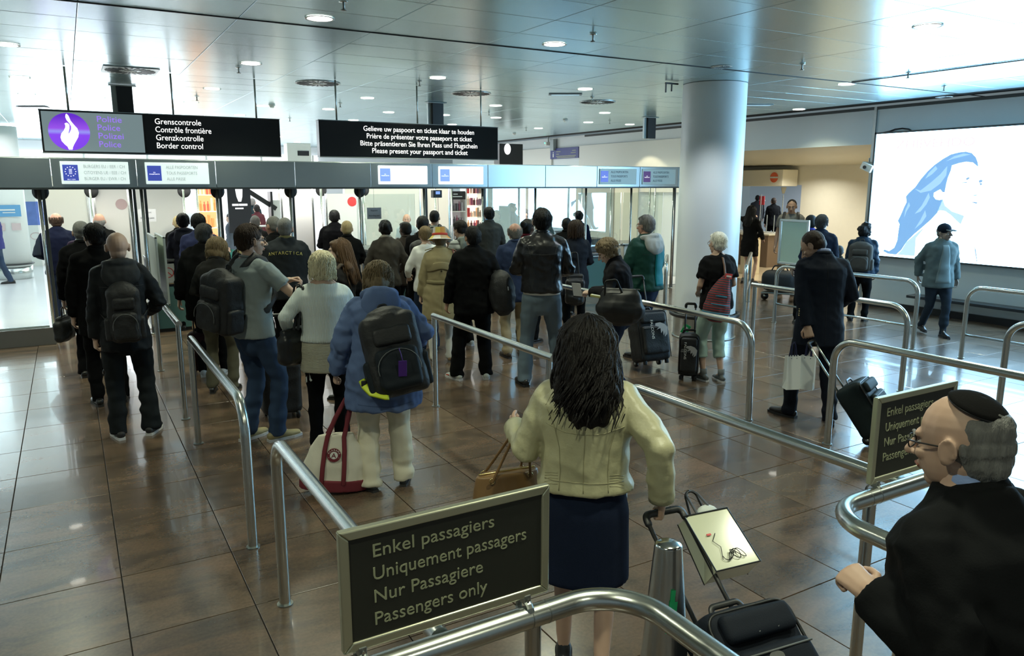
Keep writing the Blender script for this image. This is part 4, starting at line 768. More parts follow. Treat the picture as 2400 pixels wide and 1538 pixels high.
def hand(wr, d, pn, side, sc, curl=.5, spread=.06, thumb=.6):
    """palm, four bent fingers and a thumb; d = pointing direction, pn = palm normal, side +1 right hand"""
    d = np.asarray(d, float); d /= np.linalg.norm(d); pn = np.asarray(pn, float); pn = pn - d * (pn @ d); pn /= np.linalg.norm(pn); x = np.cross(d, pn) * side   # x towards the thumb
    P = []; s = sc
    def p(a, b, c): return np.asarray(wr) + (x * a + d * b + pn * c) * s
    P.append(tube([p(0, -.02, 0), p(0, .03, 0), p(0, .085, 0)], [(.026 * s, .020 * s), (.036 * s, .018 * s), (.040 * s, .014 * s)], seg=10, ref=pn))
    for k, (o_, L) in enumerate(((.030, .072), (.010, .082), (-.011, .076), (-.031, .060))):
        a0 = curl * .9; q = p(o_, .085, 0); pts = [p(o_ * .9, .055, 0), q]; ang = 0; cur = np.array([o_, .085, 0.])
        for f in (.45, .32, .23):
            ang += curl * 1.25; cur = cur + np.array([o_ * spread * .4 * f, math.cos(ang) * L * f, math.sin(ang) * L * f]); pts.append(p(*cur))
        r = (.0095, .0095, .0088, .0080, .0068); P.append(tube(pts, [v * s for v in r], seg=8))
    t0 = p(.022, .012, .006); t1 = p(.022 + .030, .045, .012); t2 = p(.022 + .040 - .01 * thumb, .072, .018 + .012 * thumb); t3 = p(.022 + .040 - .022 * thumb, .092, .022 + .020 * thumb)
    P.append(tube([t0, t1, t2, t3], [.013 * s, .0115 * s, .0095 * s, .008 * s], seg=8)); return P
class Person: pass
def cloth(n, c, r=.8, **k): return mat('cloth_' + n, c, r, spec=.10, nz=k.pop('nz', .10), nscale=k.pop('nscale', 6), bump=k.pop('bump', .12), bscale=k.pop('bscale', 220), **k)
BLK = cloth('black', (.0034, .0038, .0044), .9); BLK2 = cloth('soft_black', (.0052, .0054, .0056), .95); NAVY = cloth('navy', (.006, .009, .024), .85); NAVYS = cloth('suit_navy', (.010, .014, .024), .7)
JEAN = cloth('blue_denim', (.036, .062, .115), .85, nz=.35, nscale=4); JEAN2 = cloth('pale_denim', (.15, .20, .24), .85, nz=.25, nscale=4); DJEAN = cloth('dark_denim', (.018, .028, .055), .85, nz=.25, nscale=4)
def person(label, px=None, py=None, head=None, H=1.75, rel=0, w=1., lean=0, hp=0, hy=0, q=1, skin='fair', top=None, bottom=None, shoe=((.01, .01, .01), None), hair=('short', 'dark'), arms=((-.23, .05, .80), (.23, .05, .80)), feet=((-.11, -.02, 8), (.11, .02, -8)), fem=0, glasses=0, face=1, hands=(.45, .45), poles=None, sway=0):
    P = Person(); P.s = s = H / 1.75
    pos = atz(px, py, 0) if py is not None else atz(head[0], head[1], H)
    va = math.degrees(YAW) + math.degrees(math.atan(((px if px is not None else head[0]) - CX) / F))
    yaw = math.radians(-va + rel); P.pos = np.array([pos[0], pos[1], 0.]); P.yaw = yaw
    P.M = Matrix.Translation(P.pos) @ Matrix.Rotation(yaw, 4, 'Z'); P.Mi = np.array(P.M.inverted())
    e = P.e = empty('person', tuple(P.pos), yaw, label, 'person'); vx = (.0115, .0155, .022)[q]; P.vx = vx; P.q = q
    def loc(world): return (P.Mi @ np.append(world, 1))[:3]
    def viapx(x, y, fwd):
        c = loc(np.array([0, 0, HC])); r = np.array(P.M.to_3x3()).T @ ray(x, y); t = (fwd - c[1]) / r[1] if abs(r[1]) > 1e-6 else 0; return c + r * t
    def vialx(x, y, lx):
        c = loc(np.array([0, 0, HC])); r = np.array(P.M.to_3x3()).T @ ray(x, y); return c + r * ((lx - c[0]) / r[0])
    P.via = viapx; P.loc = loc
    ln = math.radians(lean); sw = math.radians(sway); z0 = .93
    def T(x, y, z):
        if z > z0:
            k = min(1, (z - z0) / .30); a = ln * (.5 + .5 * k); dz = z - z0
            y, z = y * math.cos(a) + dz * math.sin(a), z0 + dz * math.cos(a) - y * math.sin(a)
            x = x + (z - z0) * math.sin(sw)
        return np.array([x, y, z]) * s
    P.T = T
    # ---- joints
    sh = {sd: T(sd * .158 * (w * .5 + .5) * (1 - .09 * fem), -.005, 1.405) for sd in (-1, 1)}
    arm = {}
    for k, sd in enumerate((-1, 1)):
        a = arms[k]
        tgt = viapx(a[1], a[2], a[3]) if a[0] == 'px' else vialx(a[1], a[2], a[3]) if a[0] == 'lx' else np.array(a, float) * s
        pole = (sd * .6, -.75, -.45) if poles is None or poles[k] is None else poles[k]
        el, wr = ik(sh[sd], tgt, .285 * s, .255 * s, pole); arm[sd] = (sh[sd], el, wr)
    leg = {}
    for k, sd in enumerate((-1, 1)):
        fx, fy, fa = feet[k][:3]; lift = feet[k][3] if len(feet[k]) > 3 else 0
        ank = np.array([fx, fy, .085 + lift]) * s; hp_ = np.array([sd * .09, 0, .90]) * s; kn, ank2 = ik(hp_, ank, .425 * s, .415 * s, (sd * .1, 1, 0)); leg[sd] = (hp_, kn, ank2, math.radians(fa))
    P.sh, P.arm, P.leg = sh, arm, leg
    nb = T(0, -.01, 1.47); ha = math.radians(hp) + ln * .75; HR = RZm(math.radians(hy)) @ RX(-ha); P.HR = HR
    piv = nb + np.array([0, .012, .006]) * s; hc = piv + HR @ np.array([0, .018, .125]) * s; P.hc = hc
    hs = s * 1.06; P.hs = hs
    def hd(v): return hc + HR @ (np.array(v, float) * hs)
    P.hd = hd
    # ---- body (skin): one surface with neck, head, hands
    g = 1 - .04 * fem
    pc = [tube([T(0, 0, z) for z in (.80, .92, 1.05, 1.20, 1.32, 1.40, 1.44)], [(a * w * s, b * w * hs) for a, b in ((.12, .09), (.155, .105), (.13, .095), (.14, .10), (.155, .105), (.145, .09), (.11, .07))], seg=14, fixed=True),
          tube([T(0, -.005, 1.40), nb, piv, hc + HR @ np.array([0, -.012, -.045]) * s], [(.075 * s, .06 * hs), .064 * s * g, .058 * s * g, .055 * s * g], seg=12)]
    bare_arm = top and top.get('sleeve', 1) < .9
    for sd in (-1, 1):
        a, b_, c_ = arm[sd]; k = 1 if bare_arm else .8; pc.append(tube([a, a * .5 + b_ * .5, b_, b_ * .6 + c_ * .4, c_], [v * s * k * (1 - .12 * fem) for v in (.050, .046, .038, .038, .027)], seg=10))
        h_, kn, an, fa = leg[sd]; pc.append(tube([h_, h_ * .5 + kn * .5, kn, kn * .6 + an * .4, an], [v * s * .92 for v in (.075, .070, .050, .052, .034)], seg=10)); pc.append(tube([an, an + np.array([-math.sin(fa) * .13, math.cos(fa) * .13, -.055]) * s], [.032 * s, .02 * s], seg=8))
    skm = SK[skin]
    if not hasattr(person, 'n'): person.n = 0
    person.n += 1
    body = skin_over('body', pc, skm, e, max(vx * (1.15 if bare_arm or (bottom and bottom.get('kind') in ('skirt', 'capri')) else 1.9), .013), 2)
    # head with features, and hands, at a finer grain, joined into the same mesh afterwards
    hp_c = [ell(hd((0, -.012, .028)), np.array((.076, .096, .090)) * hs, HR, 18, 12), ell(hd((0, .026, -.030)), np.array((.059 - .004 * fem, .066, .080)) * hs, HR, 16, 11), ell(hd((0, .058, -.088)), np.array((.027, .024, .022)) * hs, HR), ell(hd((0, -.03, -.035)), np.array((.060, .062, .055)) * hs, HR),
            tube([hd((0, .088, .014)), hd((0, .106, -.012)), hd((0, .118, -.031))], [.008 * s, .010 * s, .0135 * s], seg=8), ell(hd((-.011, .100, -.034)), np.array((.008, .009, .007)) * hs, HR), ell(hd((.011, .100, -.034)), np.array((.008, .009, .007)) * hs, HR),
            tube([hd((-.040, .074, .022)), hd((0, .090, .020)), hd((.040, .074, .022))], [.009 * s, .009 * s, .009 * s], seg=8), ell(hd((.036, .066, -.022)), np.array((.022, .018, .018)) * hs, HR), ell(hd((-.036, .066, -.022)), np.array((.022, .018, .018)) * hs, HR),
            ell(hd((0, .089, -.056)), np.array((.021, .010, .006)) * hs, HR), ell(hd((0, .087, -.067)), np.array((.019, .010, .007)) * hs, HR)]
    for sd in (-1, 1):
        if q == 0: hp_c.append(tube([hd((sd * (.0865 + .003 * math.cos(t_)), -.014 + .0165 * math.cos(t_), .000 + .0265 * math.sin(t_))) for t_ in np.linspace(-.9, math.pi + .5, 13)], .0042 * hs, seg=6))
        er = HR @ RZm(sd * -.35) @ RX(.15); hp_c.append(ell(hd((sd * .080, -.012, -.004)), np.array((.008, .019, .031)) * hs, er, 10, 8)); hp_c.append(ell(hd((sd * .078, -.005, -.022)), np.array((.008, .012, .014)) * hs, er, 8, 6))
    hp_c.append(tube([piv - HR @ np.array([0, 0, .02]) * s, hc + HR @ np.array([0, -.014, -.05]) * s], [.054 * s * g, .054 * s * g], seg=12))
    headm = skin_over('head', hp_c, skm, body, ((.0048 if face else .0065), (.0068 if face else .009), .011)[q], 2)
    for k, sd in enumerate((-1, 1)):
        a, el, wr = arm[sd]; d = (wr - el) / np.linalg.norm(wr - el)
        pn = np.array([-sd * 1., .25, 0.]) if d[2] < -.6 else np.array([-sd * .55, 0, -1.])
        if len(hands) > 2 and hands[2 + k] is not None: pn = np.array(hands[2 + k], float)
        hpz = hand(wr, d, pn, sd, s * (1 - .08 * fem), hands[k]); hpz.append(tube([el * .3 + wr * .7, wr + d * .012], [.030 * s * (1 - .12 * fem), .025 * s * (1 - .1 * fem)], seg=10))
        skin_over('hand', hpz, skm, body, (.0046, .0062, .009)[q], 1)
        P.__dict__['hand%d' % sd] = wr + d * .085 * s
    # ---- eyes, brows, lips
    if face:
        for sd in (-1, 1):
            eb = add('eye', [ell(hd((sd * .031, .0745, -.001)), np.array((.0118, .0062, .0052)) * hs, HR, 10, 7)], mat('eye_white', (.55, .52, .48), .3), e, True)
            add('iris', [ell(hd((sd * .031, .0788, -.001)), np.array((.0052, .0035, .0052)) * hs, HR, 8, 6)], mat('iris_dark', (.02, .015, .012), .2), eb, True)
            add('eyebrow', [tube([hd((sd * .014, .0945, .019)), hd((sd * .030, .0905, .024)), hd((sd * .045, .081, .018))], [.0032 * hs, .004 * hs, .002 * hs], seg=6)], HAIR[hair[1]] if hair[1] not in ('white', 'platinum') else HAIR['grey'], e, True)
        add('lips', [tube([hd((-.021, .0875, -.061)), hd((-.008, .0975, -.058)), hd((.008, .0975, -.058)), hd((.021, .0875, -.061))], [.0025 * hs, .0050 * hs, .0050 * hs, .0025 * hs], seg=6), tube([hd((-.019, .087, -.064)), hd((0, .0955, -.069)), hd((.019, .087, -.064))], [.002 * hs, .0058 * hs, .002 * hs], seg=6)], mat('lips_' + skin, tuple(c * k for c, k in zip(SK_C(skin), (.85, .55, .55))), .45), e, True)
    if glasses:
        gm = mat('glasses_frame', (.02, .018, .016), .3) if glasses == 1 else mat('glasses_metal', (.5, .45, .35), .3, 1.)
        gl = [tube([hd((sd * (.032 + .023 * math.cos(t)), .0965 - (.006 if math.cos(t) > 0 else 0) * math.cos(t), .000 + .016 * math.sin(t))) for t in np.linspace(0, 2 * math.pi, 17)], .0018 * hs, seg=5) for sd in (-1, 1)] + [tube([hd((sd * .055, .091, .006)), hd((sd * .073, .058, .008)), hd((sd * .080, -.01, .008))], .0022 * hs, seg=5) for sd in (-1, 1)] + [tube([hd((-.010, .102, .004)), hd((.010, .102, .004))], .002 * hs, seg=5)]
        add('glasses', gl, gm, e, True)
    # ---- trousers / skirt
    bt = dict(kind='trousers', m=BLK, loose=1., hem=.06); bt.update(bottom or {}); bm_ = bt['m']; lo = bt['loose']; B = w
    if bt['kind'] in ('trousers', 'capri'):
        hem = bt['hem'] if bt['kind'] == 'trousers' else .28
        pc = [tube([T(0, 0, z) for z in (.80, .88, .96, 1.04)], [(a * B * s, b * B * s) for a, b in ((.13, .105), (.172, .122), (.165, .118), (.145, .105))], seg=16, fixed=True)]
        for sd in (-1, 1):
            h_, kn, an, fa = leg[sd]; an2 = an + (kn - an) * max(0, (hem - .085) / .415) if hem > .1 else an + np.array([0, -.012, -.045 * s])
            pc.append(tube([h_ + (0, -.01, -.02), h_ * .5 + kn * .5, kn, kn * .5 + an2 * .5, an2], [(v * s * k2) for v, k2 in zip((.092, .086, .066, .064, .060 if hem < .1 else .062), (B, (B + lo) / 2, lo, lo, lo))], seg=12, cap='flat'))
        pc.append(ell(T(0, -.045, .88), (.13 * B * s, .075 * B * s, .10 * s)))
        sd_ = person.n * 3.1
        def trf(V, Nn, s=s, a=bt.get('fold', .012)):
            z = V[:, 2] / s; k = np.clip((.48 - z) / .40, 0, 1) * .9 + .35
            d = vnoise(np.c_[V[:, 0] * 7, V[:, 1] * 7, V[:, 2] * 20] + sd_) * k + .5 * vnoise(V * 18 + sd_)
            return V + Nn * (d * a)[:, None]
        skin_over({'trousers': 'trousers', 'capri': 'cropped_trousers'}[bt['kind']], pc, bm_, e, vx * 1.1, 2, trf)
    else:
        hz = bt['hem']; zs = [z for z in (1.04, .96, .88, .78, .66, .54, .44) if z > hz + .04] + [hz]
        def sr(z): return (.145 + .03 * min(1, (1.04 - z) / .14) + bt.get('flare', .0) * max(0, .9 - z)), (.105 + .025 * min(1, (1.04 - z) / .14) + bt.get('flare', 0) * .8 * max(0, .9 - z))
        pc = [tube([T(0, -.005, z) for z in zs], [(sr(z)[0] * B * s, sr(z)[1] * B * s) for z in zs], seg=22, cap='flat', fixed=True), ell(T(0, -.05, .88), (.135 * B * s, .08 * B * s, .11 * s))]
        skin_over('skirt', pc, bm_, e, vx * 1.1, 2, folds(.006, (6, 6, 3), person.n))
    # ---- shoes
    shc, soc = shoe; smm = mat('shoe_%.3f_%.3f_%.3f' % shc, shc, .35 if soc is None else .6)
    som = mat('sole_%.2f' % (soc if soc else .02), (soc or .02,) * 3, .6)
    for sd in (-1, 1):
        h_, kn, an, fa = leg[sd]; f = np.array([-math.sin(fa), math.cos(fa), 0]); lift = an[2] - .085 * s
        tp = np.array([0, 0, -.0 if lift < .02 else -.4 * lift])
        b0 = an * (1, 1, 0) + np.array([0, 0, lift]); k = s * (1 - .1 * fem)
        so = skin_over('shoe', [tube([b0 + (-f * .055 * k) + (0, 0, .045 * k), b0 + f * .02 * k + (0, 0, .048 * k), b0 + f * .10 * k + (0, 0, .038 * k) + tp * .5, b0 + f * .175 * k + (0, 0, .032 * k) + tp], [(.036 * k, .036 * k), (.038 * k, .040 * k), (.045 * k, .030 * k), (.036 * k, .022 * k)], seg=12, ref=(0, 0, 1), fixed=True), tube([b0 - f * .02 * k + (0, 0, .05 * k), an + (0, 0, .02)], [.04 * k, .038 * k], seg=10)], smm, e, (.008, .011, .015)[q], 2)
        sh_ = [b0 - f * .085 * k, b0 - f * .03 * k, b0 + f * .05 * k, b0 + f * .12 * k + tp * .5, b0 + f * .205 * k + tp]
        wd = (.026, .036, .040, .048, .024); n_ = np.array([f[1], -f[0], 0])
        up = [p_ + n_ * v * k for p_, v in zip(sh_, wd)] + [p_ - n_ * v * k for p_, v in zip(sh_[::-1], wd[::-1])]
        add('sole', [quadp([u + (0, 0, .001) for u in up], .022 * k, (0, 0, 1))], som, so)
    # ---- top garment
    tp = dict(kind='jacket', m=BLK, hem=.80, t=.018, sleeve=1., fold=.019, flare=0., collar=1, neck=1.5); tp.update(top or {}); tm = tp['m']; t = tp['t']; hem = tp['hem']
    W_ = {1.47: (.088, .070), 1.43: (.128, .086), 1.38: (.170, .108), 1.30: (.172, .120), 1.18: (.158 - .018 * fem, .116), 1.06: (.152 - .010 * fem, .112), .96: (.162 + .010 * fem, .120), .88: (.172 + .008 * fem, .128), .80: (.176, .130), .70: (.178, .132), .60: (.180, .135), .50: (.182, .138), .42: (.185, .14)}
    if tp['collar'] in (1, 2, 3): W_[1.512] = (.060, .060)
    zs = [z for z in sorted(W_, reverse=True) if z > hem + .035] + [hem]
    def wi(z):
        ks = sorted(W_); z = max(ks[0], min(ks[-1], z))
        for a, b_ in zip(ks, ks[1:]):
            if a <= z <= b_: u = (z - a) / (b_ - a); return W_[a][0] * (1 - u) + W_[b_][0] * u, W_[a][1] * (1 - u) + W_[b_][1] * u
    rr = []
    for z in zs:
        a, b_ = wi(z); fl = tp['flare'] * max(0, 1.1 - z); tt = t * (1 if z < 1.4 else .6); rr.append(((a * B + tt + fl) * s, (b_ * (B * .8 + .2) * (1 + .25 * max(0, B - 1)) + tt + fl) * s))
    P.wi = wi
    pc = [tube([T(0, -.008, z) for z in zs][::-1], rr[::-1], seg=22, cap='flat', fixed=True)]
    if fem: pc += [ell(T(sd * .075, .075 + t * .6, 1.27), np.array((.075, .062, .075)) * s * (.8 + .2 * B)) for sd in (-1, 1)]
    if B > 1.08 and not fem: pc.append(ell(T(0, .06, 1.05), np.array((.14 * B, .10 * B, .15)) * s))
    pc.append(tube([sh[-1], (sh[-1] + T(0, -.012, 1.452)) / 2, T(0, -.012, 1.455), (sh[1] + T(0, -.012, 1.452)) / 2, sh[1]], [(.050 + t * .4) * s, (.050 + t * .4) * s, (.055 + t * .3) * s, (.050 + t * .4) * s, (.050 + t * .4) * s], seg=12))
    for sd in (-1, 1):
        a, el, wr = arm[sd]; k = tp['sleeve']
        if k >= .9: pts = [a, a * .5 + el * .5, el, el * .5 + wr * .5, wr]; rad = [.052, .052, .048, .044, .037]
        elif k >= .6: pts = [a, a * .5 + el * .5, el, el * .65 + wr * .35]; rad = [.058, .054, .050, .048]
        else: pts = [a, a * .62 + el * .38, a * .3 + el * .7]; rad = [.060, .060, .058]
        pc.append(tube(pts, [(r_ * (B * .6 + .4) * (1 - .08 * fem) + t * .55) * s for r_ in rad], seg=12, cap='flat'))
    sd2 = person.n * 1.7
    def tf(V, Nn, s=s, a=tp['fold'], arm=arm):
        z = V[:, 2]; d = (1 - np.abs(vnoise(np.c_[V[:, 0] * 8, V[:, 1] * 8, V[:, 2] * 11 + V[:, 0] * 5] + sd2))) - .6 + .40 * vnoise(V * 24 + sd2) + .5 * (1 - np.abs(vnoise(np.c_[V[:, 0] * 17 + V[:, 2] * 9, V[:, 1] * 17, V[:, 2] * 15] + sd2))) - .25
        k = np.ones(len(V)) * .65
        for sd in (-1, 1):
            k += .8 * np.exp(-(np.linalg.norm(V - arm[sd][1], axis=1) / (.12 * s)) ** 2)
        return V + Nn * (d * a * k)[:, None]
    P.top = skin_over({'jacket': 'jacket', 'coat': 'coat', 'tshirt': 'tshirt', 'sweater': 'sweater', 'fleece': 'fleece_jacket', 'dress': 'dress'}[tp['kind']], pc, tm, e, vx, 2, tf)
    if tp['collar'] == 1:      # folded collar band
        add('collar', [tube([T(math.sin(q_) * .068, -.012 + math.cos(q_) * -.060 + .0, 1.502 + .018 * math.cos(q_)) for q_ in np.linspace(-2.5, 2.5, 15)], [(.010 * s, .020 * s)] * 15, seg=8, ref=(0, 0, 1))], tp.get('cm', tm), e, True)
    if tp['collar'] == 2:      # suit: shirt collar showing above
        add('shirt_collar', [tube([T(math.sin(q_) * .058, -.010 - math.cos(q_) * .055, 1.524 + .012 * math.cos(q_)) for q_ in np.linspace(-2.6, 2.6, 15)], [(.006 * s, .020 * s)] * 15, seg=8, ref=(0, 0, 1))], tp.get('cm', WHITE), e, True)
        add('collar', [tube([T(math.sin(q_) * .070, -.014 - math.cos(q_) * .064, 1.500 + .016 * math.cos(q_)) for q_ in np.linspace(-2.4, 2.4, 15)], [(.011 * s, .020 * s)] * 15, seg=8, ref=(0, 0, 1))], tm, e, True)
    if tp['collar'] == 3:      # hood lying on the back
        skin_over('hood', [ell(T(0, -.108 - t, 1.40), np.array((.145, .055, .135)) * s, RX(-.30)), tube([T(math.sin(q_) * (.090 + t * .5), -.045 - t * .6 - math.cos(q_) * .075, 1.470 + .02 * math.cos(q_)) for q_ in np.linspace(-2.3, 2.3, 11)], [.035 * s] * 11, seg=10)], tp.get('cm', tm), e, vx * .8, 2, folds(.010, (12, 12, 9), person.n))
    if tp['collar'] == 4:      # crew neck rib
        add('neck_rib', [tube([T(math.sin(q_) * .066, -.008 - math.cos(q_) * .060, 1.478 + .014 * math.cos(q_)) for q_ in np.linspace(-math.pi, math.pi, 21)], .009 * s, seg=6)], tp.get('cm', tm), e, True)
    if tp.get('cuff'):
        for sd in (-1, 1):
            a, el, wr = arm[sd]; d = (wr - el) / np.linalg.norm(wr - el); add('cuff', [cyl(wr - d * .02, wr + d * .012, .034 * s, 14)], tp['cuff'], e, True)
    make_hair(P, hair)
    return P
def SK_C(k): return dict(fair=(.50, .33, .24), pale=(.60, .42, .33), ruddy=(.46, .25, .18), tan=(.38, .22, .14), dark=(.07, .04, .028), grey=(.33, .25, .20))[k]
def strands(P, n, L, r, seed, az=(-math.pi, math.pi), el=(0.0, 1.4), drop=0., out=.012, curl=0., base=(.084, .104, .098), clip=None, gy=0., waves=2.2):
    """locks that start on the scalp, follow the skull and then hang"""
    rs = np.random.RandomState(seed); s = P.s; out_p = []; c = np.array([0, -.012, .028])
    for i in range(n):
        a = rs.uniform(*az); e0 = rs.uniform(*el); pts = []; k = 9; e_ = e0; Li = L * rs.uniform(.75, 1.1); step = Li / (k - 1); ph = rs.uniform(0, 6.28); p = None; da = rs.uniform(-.25, .25)
        for j in range(k):
            if p is None or (e_ > -.25 and p is not None and not (drop and e_ < .0)):
                B_ = np.array(base) + out * rs.uniform(.2, 1.)
                q = c + np.array([math.sin(a + da * j / k) * math.cos(e_) * B_[0], -math.cos(a + da * j / k) * math.cos(e_) * B_[1], math.sin(e_) * B_[2]])
                p = P.hd(q); e_ -= step / .095
                if e_ < -.6 and not drop: e_ = -.6
            else:
                d = np.array([math.sin(a) * .10 * math.cos(ph), gy - .05 * math.cos(a), -1.]); p = p + d / np.linalg.norm(d) * step * s
            w_ = np.array([math.sin(ph + j * waves), math.cos(ph + j * waves), 0]) * curl * (j / k) * s
            pts.append(p + w_)
        rad = [r * s * x for x in (.6, .9, 1, 1, 1, .95, .85, .6, .25)]; out_p.append(tube(pts, rad, seg=5, cap='flat'))
    return out_p
def make_hair(P, hair):
    kind, col = hair[:2]; m = HAIR[col]; s = P.s; hd = P.hd; HR = P.HR; q = P.q; vx = (.0065, .009, .013)[q]; e = P.e; sd = int(abs(P.pos[0] * 97 + P.pos[1] * 31)) % 1000
    def E(c, r): return ell(hd(c), np.array(r) * P.hs, HR, 16, 11)
    ar = P.HR
    if kind == 'short':
        skin_over('hair', [E((0, -.020, .036), (.083, .100, .092)), E((0, -.048, -.008), (.076, .066, .070)), E((0, .050, .080), (.055, .040, .028))], m, e, vx, 1, hairy(.0035, (80, 80, 30), sd))
        if q < 2: add('hair_lock', strands(P, 160 if q else 380, .055, .0030, sd, az=(-1.7, 1.7), el=(-.2, 1.5), out=.004) + strands(P, 60, .03, .003, sd + 1, el=(.8, 1.5), out=.004), m, e, True)
    elif kind == 'crop':
        skin_over('hair', [E((0, -.022, .034), (.0795, .0975, .0915)), E((0, -.045, -.010), (.0715, .066, .066))], m, e, vx, 1, hairy(.0015, (90, 90, 60), sd))
    elif kind == 'fringe':      # bald crown, hair round the back and sides
        skin_over('hair', [E((0, -.032, -.004), (.0815, .082, .050)), E((0, -.05, -.028), (.066, .058, .050))], m, e, vx, 1, hairy(.003, (80, 80, 30), sd))
        if q < 2: add('hair_lock', strands(P, 160, .05, .003, sd, az=(-1.9, 1.9), el=(-.1, .42), out=.006), m, e, True)
    elif kind == 'thin': pass
    elif kind in ('bob', 'puff'):
        skin_over('hair', [E((0, -.022, .038), (.094, .108, .098)), E((0, -.040, -.030), (.095, .085, .085)), E((0, .045, .080), (.062, .045, .030))], m, e, vx, 1, hairy(.006, (50, 50, 16), sd))
        add('hair_lock', strands(P, 420 if q < 2 else 120, .17 if kind == 'bob' else .10, .0045, sd, az=(-1.95, 1.95), el=(.1 if kind == 'bob' else -.4, 1.5), out=.016, curl=.006, base=(.094, .112, .104)), m, e, True)
    elif kind == 'curly':
        skin_over('hair', [E((0, -.022, .040), (.098, .110, .100)), E((0, -.045, -.020), (.092, .080, .085)), E((0, .045, .085), (.065, .045, .032))], m, e, vx, 1, hairy(.014, (34, 34, 30), sd))
        if q < 2: add('hair_lock', strands(P, 330, .12, .005, sd, az=(-1.75, 1.75), el=(.0, 1.5), out=.018, curl=.014, base=(.096, .110, .104)) + strands(P, 90, .05, .005, sd + 1, el=(.95, 1.5), out=.018, curl=.012, base=(.096, .110, .104)), m, e, True)
    elif kind == 'afro':
        skin_over('hair', [E((0, -.020, .046), (.105, .115, .105)), E((0, -.050, -.010), (.10, .085, .085))], m, e, vx, 1, hairy(.018, (26, 26, 26), sd))
    elif kind == 'pony':
        skin_over('hair', [E((0, -.020, .034), (.083, .101, .093)), E((0, -.05, -.005), (.075, .062, .070)), E((0, .04, .085), (.055, .04, .022)), tube([hd((0, -.10, .03)), hd((0, -.145, .0)), hd((0, -.14, -.08)), hd((0, -.12, -.16))], [.022 * s, .030 * s, .028 * s, .012 * s], seg=10)], m, e, vx, 1, hairy(.004, (70, 70, 20), sd))
    elif kind == 'bun':
        skin_over('hair', [E((0, -.020, .036), (.083, .101, .093)), E((0, -.05, -.005), (.076, .062, .070)), E((0, -.125, .055), (.045, .04, .045))], m, e, vx, 1, hairy(.007, (40, 40, 30), sd))
    elif kind == 'long':
        L = hair[2] if len(hair) > 2 else .30
        big = len(hair) > 3; vk = 1.22 if big else 1.0; off = .03 if big else 0
        pts = [hd((0, -.06, .03)), hd((0, -.085, -.06)), P.T(off * .3, -.125, 1.42), P.T(off, -.150, 1.42 - L * .6)]
        skin_over('hair', [E((0, -.022, .038), (.091 * (vk * .5 + .5), .106, .097)), E((0, -.048, -.030), (.090 * vk, .080, .090)), E((0, -.05, -.08), (.096 * vk, .075, .07)), E((0, .045, .080), (.060, .045, .030)), tube(pts, [(.085 * s * vk, .055 * s), (.105 * s * vk, .060 * s), (.118 * s * vk, .055 * s), (.075 * s * vk, .030 * s)], seg=14, fixed=True)], m, e, vx, 1, hairy(.010 if big else .008, (38, 38, 11), sd))
        add('hair_lock', strands(P, 520 if q == 0 else 220, .16 + L * 1.0, .0058, sd, az=(-2.2, 2.2) if big else (-1.6, 1.6), el=(.0, 1.45), drop=1, out=.014, curl=.030 if big else .005, base=(.091 * (vk * .7 + .3), .110, .102), gy=-.30 if big else -.22, waves=1.15 if big else 2.2), m, e, True)
